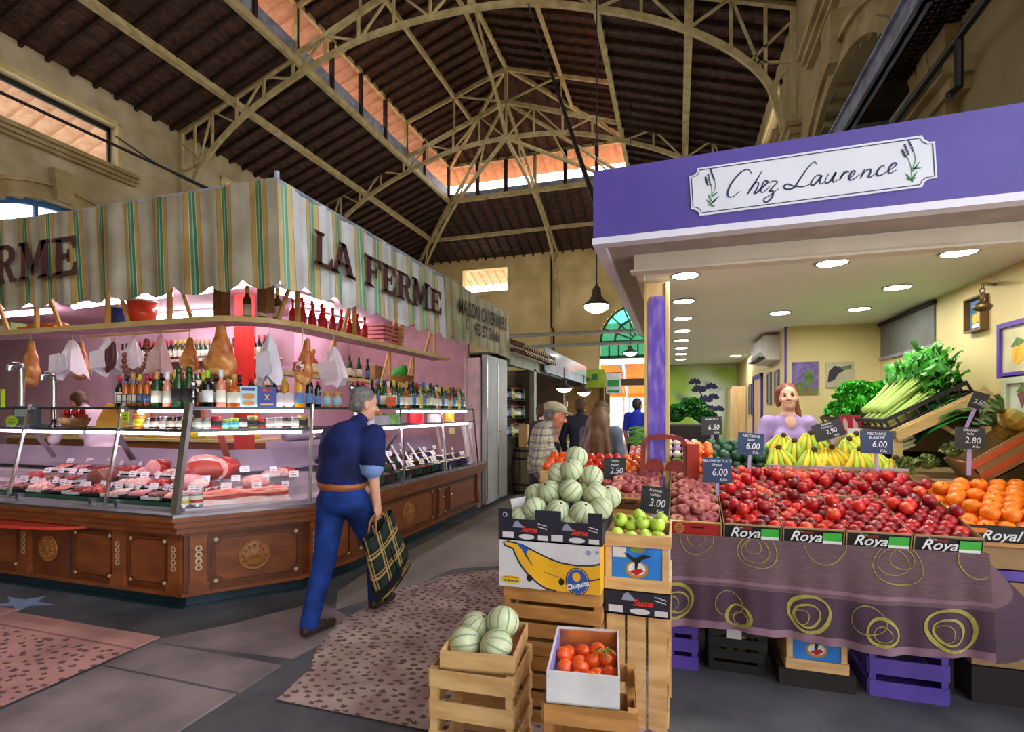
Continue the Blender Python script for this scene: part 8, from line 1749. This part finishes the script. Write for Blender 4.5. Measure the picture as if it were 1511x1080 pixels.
M_nvs=mat('navy_work_shirt','1f2c68',.8,col2='131a3c',scale=5,bump=1.0,spec=.2);M_jean=mat('blue_jeans','1f3d8a',.85,col2='132858',scale=7,bump=1.0,spec=.2);M_shoe=mat('dark_brown_shoe','33221c',.4);M_belt=mat('tan_belt','a8602c',.5);M_cuff=mat('pale_blue_cuff','7f9cd8',.8);M_ntr=mat('navy_trousers','1e2236',.85)
# the walking man: feet along +Y, bag in the right hand, head turned right
man,VJ=person('man in navy shirt and blue jeans striding past the deli counter with a tartan bag',(-2.3,3.25,0),0.0,[S_l,M_nvs,M_jean,M_hgr,M_shoe,M_belt,M_eye,M_lip,M_cuff],dict(pel=(0.02,-.05,.95),chest=(.0,.02,1.24),neck=(.045,.12,1.445),head=(.065,.165,1.6),rsh=(.205,.08,1.385),rel=(.265,-.04,1.13),rwr=(.275,.0,.9),lsh=(-.165,.1,1.36),lel=(-.24,.2,1.14),lwr=(-.16,.38,.98),rhip=(.12,-.03,.9),rkn=(.11,.25,.51),ran=(.06,.33,.1),rto=(.07,.55,.045),lhip=(-.06,-.05,.9),lkn=(-.085,-.1,.5),lan=(-.1,-.25,.1),lto=(-.08,-.03,.035),rhd=(.05,.15,-1),lhd=(.2,.6,-.6)),vox=.0062,s=1.0,sleeve='short',head=(-.65,-.2,0),belt=1,cuff=1,lw=1.16,more=[('e',(.0,.02,1.24),(.2,.14,.2),(.15,0,0),1,{'k':.06}),('e',(.005,-.02,1.1),(.185,.145,.13),(0,0,0),1,{'k':.06}),('e',(.03,-.07,.92),(.155,.11,.1),(0,0,0),2,{'k':.04}),('c',(-.15,.09,1.345),.08,(.02,.06,1.39),.085,1,{'k':.07}),('c',(.2,.06,1.35),.078,(.262,-.02,1.2),.076,1,{'k':.05})])
M_tart=plaid('green_tartan','131b19','27352f','b8955a',.16,.4,.12)
bg=thing('shopping_bag','dark green tartan shopping bag hanging from the walking man\'s hand','bag',(-2.03,3.25,.8),(.42,0,0))
g=G();g.grid(lambda u,v:((.05+.012*math.sin(v*7))*(1 if u<.5 else-1)*(1-.35*v)if False else(.065-.025*v+.006*math.sin(5*v+9*u))*math.cos(2*pi*u),(.235-.05*v)*(abs(math.sin(2*pi*u))**.45)*(1 if math.sin(2*pi*u)>=0 else-1),-.56+.5*v),32,10);g.f.append([i*11 for i in range(32)][::-1]);g.m.append(0)
lpart('cloth',g.mesh('cloth',M_tart,True),bg);g=G();g.grid(lambda u,v:((.066*(1 if v>.1 else .98))*math.cos(2*pi*u),.235*(abs(math.sin(2*pi*u))**.45)*(1 if math.sin(2*pi*u)>=0 else-1),-.565+.11*v),32,2);lpart('dark_base',g.mesh('dark_base',M_black,True),bg)
for x in (-.03,.03):g=G();g.tube(spline([(x,-.09,-.07),(x*.8,-.05,-.005),(x*.3,0,.02),(x*.8,.05,-.005),(x,.09,-.07)],4),.008,6);lpart('handle',g.mesh('handle',mat('tan_leather','a86a3a',.5),True),bg)
# man in a flat cap
M_chk=plaid('plaid_shirt','cfc8b4','3f4a6a','9a8f6a',.066,.38,.1)
cm,VC=person('elderly man in a pale flat cap and plaid shirt behind the melons',(-1.2,4.72,0),-1.25,[S_r,M_chk,M_ntr,M_hgr,M_shoe,M_belt,M_eye,M_lip,M_cuff],dict(neck=(0,.05,1.42),head=(0,.13,1.53),rel=(.24,-.06,1.1),rwr=(.22,.02,.86)),vox=.008,s=.985,sleeve='rolled',head=(0,-.3,0),belly=.045)
hc=VC['head']*.985;g=G();g.ball((0,0,0),(.088,.115,.06),16,10);g.ball((0,.1,-.02),(.07,.075,.012),14,6);lpart('cap',g.mesh('cap',mat('pale_green_cap','b9b498',.8,col2='a49f82',scale=30),True),cm,tuple(hc+Vector((0,-.002,.075))),(-.25,0,0))
t=thing('carrier_bag','red handled bag in the hand of the man with the flat cap','bag',(-1.1,4.47,.45));lpart('bag',blobmesh('bag',[('e',(0,0,.14),(.06,.14,.14),(0,0,0),0),('e',(0,0,.05),(.07,.13,.06),(0,0,0),0)],[mat('pinkish_bag','c98a90',.5)],.012,.03),t);g=G();g.tube(spline([(0,-.08,.24),(0,-.02,.36),(0,.02,.36),(0,.08,.24)],4),.008,6);lpart('handle',g.mesh('handle',mat('red_strap','d23440',.5)),t)
# woman with long hair, seen from behind
M_hgold=mat('golden_brown_hair','7a5632',.5,col2='4a3220',scale=30,stretch=(8,8,.6))
wl_,VW=person('woman with very long brown hair and grey blue jacket seen from behind',(-.74,5.32,0),-.35,[S_p,mat('grey_blue_jacket','6a7488',.8,col2='545e72',scale=8),mat('grey_trousers','55545c',.8),M_hbr,M_shoe,M_belt,M_eye,M_lip,M_cuff],dict(rel=(.22,.02,1.12),rwr=(.14,.2,1.05),lel=(-.22,.02,1.12),lwr=(-.14,.2,1.05)),vox=.012,s=.965,female=True)
hp=[('e',(0,-.0,1.6),(.088,.1,.1),(0,0,0),0),('c',(0,-.05,1.55),.085,(0,-.11,1.3),.075,0),('c',(-.07,-.06,1.5),.04,(-.13,-.1,1.12),.035,0),('c',(.07,-.06,1.5),.04,(.11,-.11,1.1),.035,0),('c',(0,-.1,1.35),.07,(-.03,-.14,1.05),.05,0),('c',(.05,-.1,1.35),.06,(.06,-.14,1.05),.045,0),('c',(-.07,-.1,1.3),.05,(-.1,-.14,1.04),.035,0),('c',(-.09,-.08,1.45),.04,(-.2,-.1,1.1),.028,0),('c',(.09,-.08,1.45),.04,(.17,-.12,1.12),.028,0),('e',(0,-.06,1.5),(.12,.09,.12),(0,0,0),0)]
lpart('hair',blobmesh('hair',hp,[M_hgold],.011,.03,Matrix.Scale(.965,4)),wl_)
# man in a dark jacket, man in blue, woman and child farther off
person('man in a dark navy hooded jacket walking away down the aisle',(-1.32,7.4,0),-.1,[S_r,mat('navy_jacket','161c2e',.7),mat('blue_grey_trousers','2f3f6a',.8),M_hbr,M_shoe,M_belt,M_eye,M_lip,M_cuff],dict(lel=(-.26,.0,1.14)),vox=.015,s=1.02)
person('man in a bright blue polo shirt near the hall exit',(-.74,10.2,0),-.4,[S_r,mat('bright_blue_polo','1f34c8',.8,col2='1828a0',scale=40,stretch=(.1,.1,3)),M_ntr,M_hdk,M_shoe,M_belt,M_eye,M_lip,M_cuff],dict(rel=(.27,.05,1.13)),vox=.016,s=1.05,sleeve='short')
person('brown haired person in black seen behind the flat capped man',(-1.86,7.3,0),-.6,[S_p,mat('black_top','1a1a1e',.8),M_ntr,M_hbr,M_shoe,M_belt,M_eye,M_lip,M_cuff],{},vox=.016,s=.97,female=True)
person('stallholder in a pale top behind the far glass counter',(-2.25,9.6,0),-2.6,[S_p,mat('pale_pink_top','d8a0a0',.8),M_ntr,M_hdk,M_shoe,M_belt,M_eye,M_lip,M_cuff],{},vox=.016,s=.97,female=True)
# seller
se,VS=person('woman in a lilac blouse with tied auburn hair standing behind the bananas',(1.01,5.62,0),pi+.12,[S_p,mat('lilac_blouse','b49ad2',.75,col2='a288c4',scale=6),mat('dark_skirt','33304a',.8),M_hrd,M_shoe,M_belt,M_eye,M_lip,M_cuff],dict(neck=(0,.02,1.46),head=(0.0,.035,1.62),lel=(-.26,.02,1.14),rel=(.26,.02,1.14)),vox=.006,s=1.035,female=True,sleeve='short',head=(-.3,.12,.03))
lpart('hair',blobmesh('hair',[('e',(0,-.02,1.69),(.088,.1,.075),(0,0,0),0),('c',(-.06,-.05,1.66),.04,(-.085,-.02,1.5),.03,0),('c',(-.085,-.02,1.5),.032,(-.1,.06,1.36),.018,0),('c',(.06,-.05,1.68),.04,(.07,-.04,1.56),.022,0)],[M_hrd],.009,.02,Matrix.Scale(1.035,4)),se)
# deli man bending over the counter
dm,VD=person('deli man in a pink white shirt bending over behind the glass counter',(-6.62,4.5,0),1.5,[S_r,mat('pinkish_white_shirt','e6cfe0',.8,col2='d2b8d0',scale=6),M_ntr,M_hbr,M_shoe,M_belt,M_eye,M_lip,M_cuff],dict(pel=(0,-.15,.95),chest=(0,.05,1.28),neck=(0,.22,1.46),head=(.0,.33,1.56),rsh=(.17,.17,1.42),rel=(.26,.3,1.15),rwr=(.2,.5,1.1),lsh=(-.17,.17,1.42),lel=(-.26,.3,1.15),lwr=(-.15,.5,1.1)),vox=.011,s=1.06,sleeve='long',head=(0,-.55,0))
# ================================================================ far stalls along the aisle
ws=thing('wine_shop','dark wine shop front under a small tiled roof beyond the deli','shop',(-3.3,11,0))
g=G();g.bb((-4.2,9.1,0),(-4.14,13.6,2.6));g.bb((-4.2,13.55,0),(-2.95,13.6,2.6));g.bb((-4.2,9.06,0),(-3.0,9.1,2.6));part('interior_wall',g,mat('dark_shop_wall','5a4636',.8),ws)
g=G();g.bb((-3.0,10.75,0),(-2.9,10.95,2.45));g.bb((-3.0,9.1,2.4),(-2.9,13.6,2.6));part('door_frame',g,mat('sage_green_timber','8a937a',.6),ws)
g=G();g.bb((-4.2,9.1,2.6),(-2.8,11.7,2.64));part('canopy_board',g,M_white,ws)
g=G()
tl=G();tl.grid(lambda u,v:((.38*v),.085*math.cos(pi*u),.075*math.sin(pi*u)),8,1);tl.grid(lambda u,v:((.38*v),.072*math.cos(pi*(1-u)),.058*math.sin(pi*(1-u))),8,1)
a_=[(.38,.085*math.cos(pi*i/8),.075*math.sin(pi*i/8))for i in range(9)];b_=[(.38,.06*math.cos(pi*i/8),.05*math.sin(pi*i/8))for i in range(9)];tl.add(a_+b_,[(i,i+1,i+10,i+9)for i in range(8)],1);tm=tl.mesh('roof_tile',[mat('weathered_roof_tile','8a5a44',.8,col2='5f3c30',scale=8),mat('pale_mortar','b8a888',.8)],False)
for row in range(2):
 for k in range(15):o=obj('roof_tile',tm,ws,Vector((-3.3+row*.3,9.15+k*.172,2.95-row*.11))-WLOC[ws.name],(0,.38,0))
for k in range(15):o=obj('roof_tile',tm,ws,Vector((-3.0,9.15+k*.172,2.66))-WLOC[ws.name],(0,.2,0))
for i,z in enumerate((.95,1.4,1.85)):
 t=thing('wine_shelf','dark wine shelf in the wine shop, %s of three'%('lowest','middle','top')[i],'shelf',(-3.95,10,z));g=G();g.bb((-4.13,9.15,z-.03),(-3.8,13.5,z));part('board',g,M_dark,t)
 for k in range(22):B[('dark','green','darkb','pale')[(k//3)%4]].put((-3.9,11.5+k*.09,z+.002),k,BN[('dark','green','darkb','pale')[(k//3)%4]]+' on the %s wine shop shelf'%('lowest','middle','top')[i],BN[('dark','green','darkb','pale')[(k//3)%4]]+' on the %s wine shop shelf'%('lowest','middle','top')[i])
brl=None
for i,(x,y,lb) in enumerate(((-2.72,9.55,'old oak barrel standing before the wine shop, nearer'),(-2.75,10.35,'old oak barrel standing before the wine shop, farther'))):
 if i==0:
  brl=thing('barrel',lb,'barrel');M_oak=mat('grey_oak_staves','7a6f56',.7,col2='5a4f3a',scale=5,stretch=(6,6,.6))
  for k in range(18):
   a0,a1=2*pi*k/18+.012,2*pi*(k+1)/18-.012;g=G();pr=[(.24,0),(.285,.22),(.3,.44),(.285,.66),(.24,.88)]
   g.add([(r*math.cos(a),r*math.sin(a),z)for r,z in pr for a in (a0,a1)],[(2*j,2*j+1,2*j+3,2*j+2)for j in range(4)]);lpart('stave',g.mesh('stave',M_oak),brl)
  for z,r in ((.06,.258),(.2,.284),(.68,.284),(.82,.258)):g=G();g.lathe([(r,z-.02),(r+.006,z),(r,z+.02)],24);lpart('hoop',g.mesh('hoop',M_black),brl)
  g=G();g.lathe([(.236,.85),(.0001,.851)],24);lpart('lid',g.mesh('lid',M_oak),brl)
 place(brl,i==0,(x,y,0),i,lb)
for i,(y,h) in enumerate(((9.42,.42),(9.58,.36),(9.72,.4))):
 t=thing('wine_box','pale upright wooden wine box on the nearer barrel, %s of three'%('left','middle','right')[i],'box',(-2.74,y,.885));g=G();g.bb((-.08,-.06,0),(.08,.06,h));lpart('box',g.mesh('box',M_pine),t);g=G();g.bb((-.084,-.05,.03),(.084,.05,h-.03));lpart('panel',g.mesh('panel',M_rkw),t)
gs=thing('glass_fascia','long glossy glass fascia of the far stall reflecting the roof','sign',(-2.9,14,2.45));g=G();g.bb((-2.83,11.3,2.45),(-2.8,16.8,2.98));part('glass',g,mat('glossy_white_glass','b9c4cc',.12,col2='9aa6b0',scale=.7,spec=.9),gs);g=G();g.bb((-2.85,11.3,2.42),(-2.78,16.8,2.46));part('frame',g,M_steelb,gs)
fsx=thing('far_stall','brown timber stall with shelves beyond the wine shop','stall',(-3.8,15.5,0));g=G();g.bb((-4.6,13.7,0),(-4.5,22,2.6));g.bb((-4.6,21.9,0),(-2.9,22,2.6));part('back_wall',g,mat('brown_stall_wall','b08a4c',.7),fsx);g=G();g.bb((-4.6,13.65,2.6),(-2.8,22,2.66));part('roof_board',g,M_dark,fsx)
for z in (1.2,1.7,2.15):g=G();g.bb((-4.5,13.8,z),(-4.2,21.8,z+.03));part('shelf',g,M_wood,fsx)
for y in (13.75,17,21.8):g=G();g.bb((-3.0,y,0),(-2.9,y+.1,2.6));part('post',g,M_wood,fsx)
for k in range(24):put('stall_box',G().box((0,0,.11),(.22,.24,.22)).mesh('stall_box',[M_card,M_dark,M_labr,M_wc][k%4]),(-4.35,14.0+(k%12)*.62,1.232+.5*(k//12)),'goods box on the shelves of the far brown stall','box','boxes on the far stall shelves')
fc=thing('glass_counter','far refrigerated glass counter lit pale blue beside the aisle','counter',(-2.4,12,0));g=G();g.bb((-2.8,10.9,0),(-2.1,14.5,.8));part('base',g,M_white,fc);g=G();g.bb((-2.11,10.9,.55),(-2.09,14.5,.72));part('band',g,M_orc,fc);g=G();g.add([(-2.1,10.9,.82),(-2.1,14.5,.82),(-2.4,14.5,1.35),(-2.4,10.9,1.35)],[(0,1,2,3)]);part('glass_pane',g,M_glass,fc);g=G();g.bb((-2.8,10.9,1.33),(-2.38,14.5,1.37));part('top',g,M_brush,fc)
for k in range(8):put('pale_cheese',G().lathe([(.11,0),(.12,.02),(.12,.07),(.11,.09),(.0001,.09)],14).mesh('pale_cheese',mat('cheese_rind','e0c890',.5),True),(-2.42,11.2+.42*k,.802),'round pale cheese in the far glass counter','cheese','cheeses in the far counter')
t=thing('green_sign','square lime green shop sign with a dark cross patch','sign',(-2.6,17.6,2.4));g=G();g.bb((-2.95,17.6,2.35),(-2.3,17.66,2.95));part('board',g,mat('lime_sign','a8c42a',.5),t);g=G();g.bb((-2.75,17.585,2.6),(-2.55,17.6,2.8));part('patch',g,M_leaf,t)
t=thing('hanging_sign','white green and yellow hanging shop sign beyond the lime one','sign',(-2.2,18.2,2.2));g=G();g.bb((-2.35,18.2,2.15),(-1.85,18.24,2.85));part('board',g,C_white,t);g=G();g.bb((-2.98,18.21,2.86),(-1.85,18.23,2.89));g.bb((-2.98,18.21,2.6),(-2.95,18.23,2.89));part('bracket',g,M_black,t);g=G();g.bb((-2.3,18.19,2.4),(-1.9,18.2,2.62));g.bb((-2.3,18.19,2.2),(-1.9,18.2,2.28));part('print',g,mat('shop_green','2f9a4a',.5),t)
# lamps
M_lampm=mat('dark_lamp_metal','6a5f4c',.45,col2='4a4236',scale=6,metal=.4);M_bulb=mat('lit_lamp_glass','ffffff',.3,emit=9.0,ecol=(1,.97,.9));M_bulbd=mat('dim_lamp_glass','e8c8b8',.3,emit=7.0,ecol=(1,.85,.7))
for i,(x,y,z,bm_,lb,top) in enumerate(((-1.31,8.92,3.22,M_bulb,'lit pendant lamp with a bell shade hanging over the aisle, nearer one',11.6),(-1.46,17.4,3.35,M_bulbd,'dim pendant lamp with a wide flat shade farther down the aisle',11.65),(-2.6,12.4,2.0,M_bulbd,'small pendant lamp with dark dish over the far glass counter',2.6),(-2.6,15.2,2.0,M_bulbd,'pale dish lamp over the far brown stall',2.6))):
 t=thing('pendant_lamp',lb,'lamp',(x,y,z));r=.23 if i<2 else .2
 g=G();g.lathe([(r,.12),(r*.93,.15),(r*.55,.22),(r*.35,.3),(r*.32,.4),(r*.15,.45),(.012,.5),(.0001,.5)]if i==0 else[(r*1.2,.1),(r*1.1,.13),(r*.4,.2),(r*.25,.3),(.012,.33),(.0001,.33)],20);lpart('shade',g.mesh('shade',M_lampm,True),t)
 g=G();g.lathe([(.0001,0),(r*.5,.015),(r*.85,.07),(r*.92,.13)],20);lpart('globe',g.mesh('globe',bm_,True),t);g=G();g.tube([(0,0,.3),(0,0,top-z)],.012,6);lpart('cord',g.mesh('cord',M_black),t)
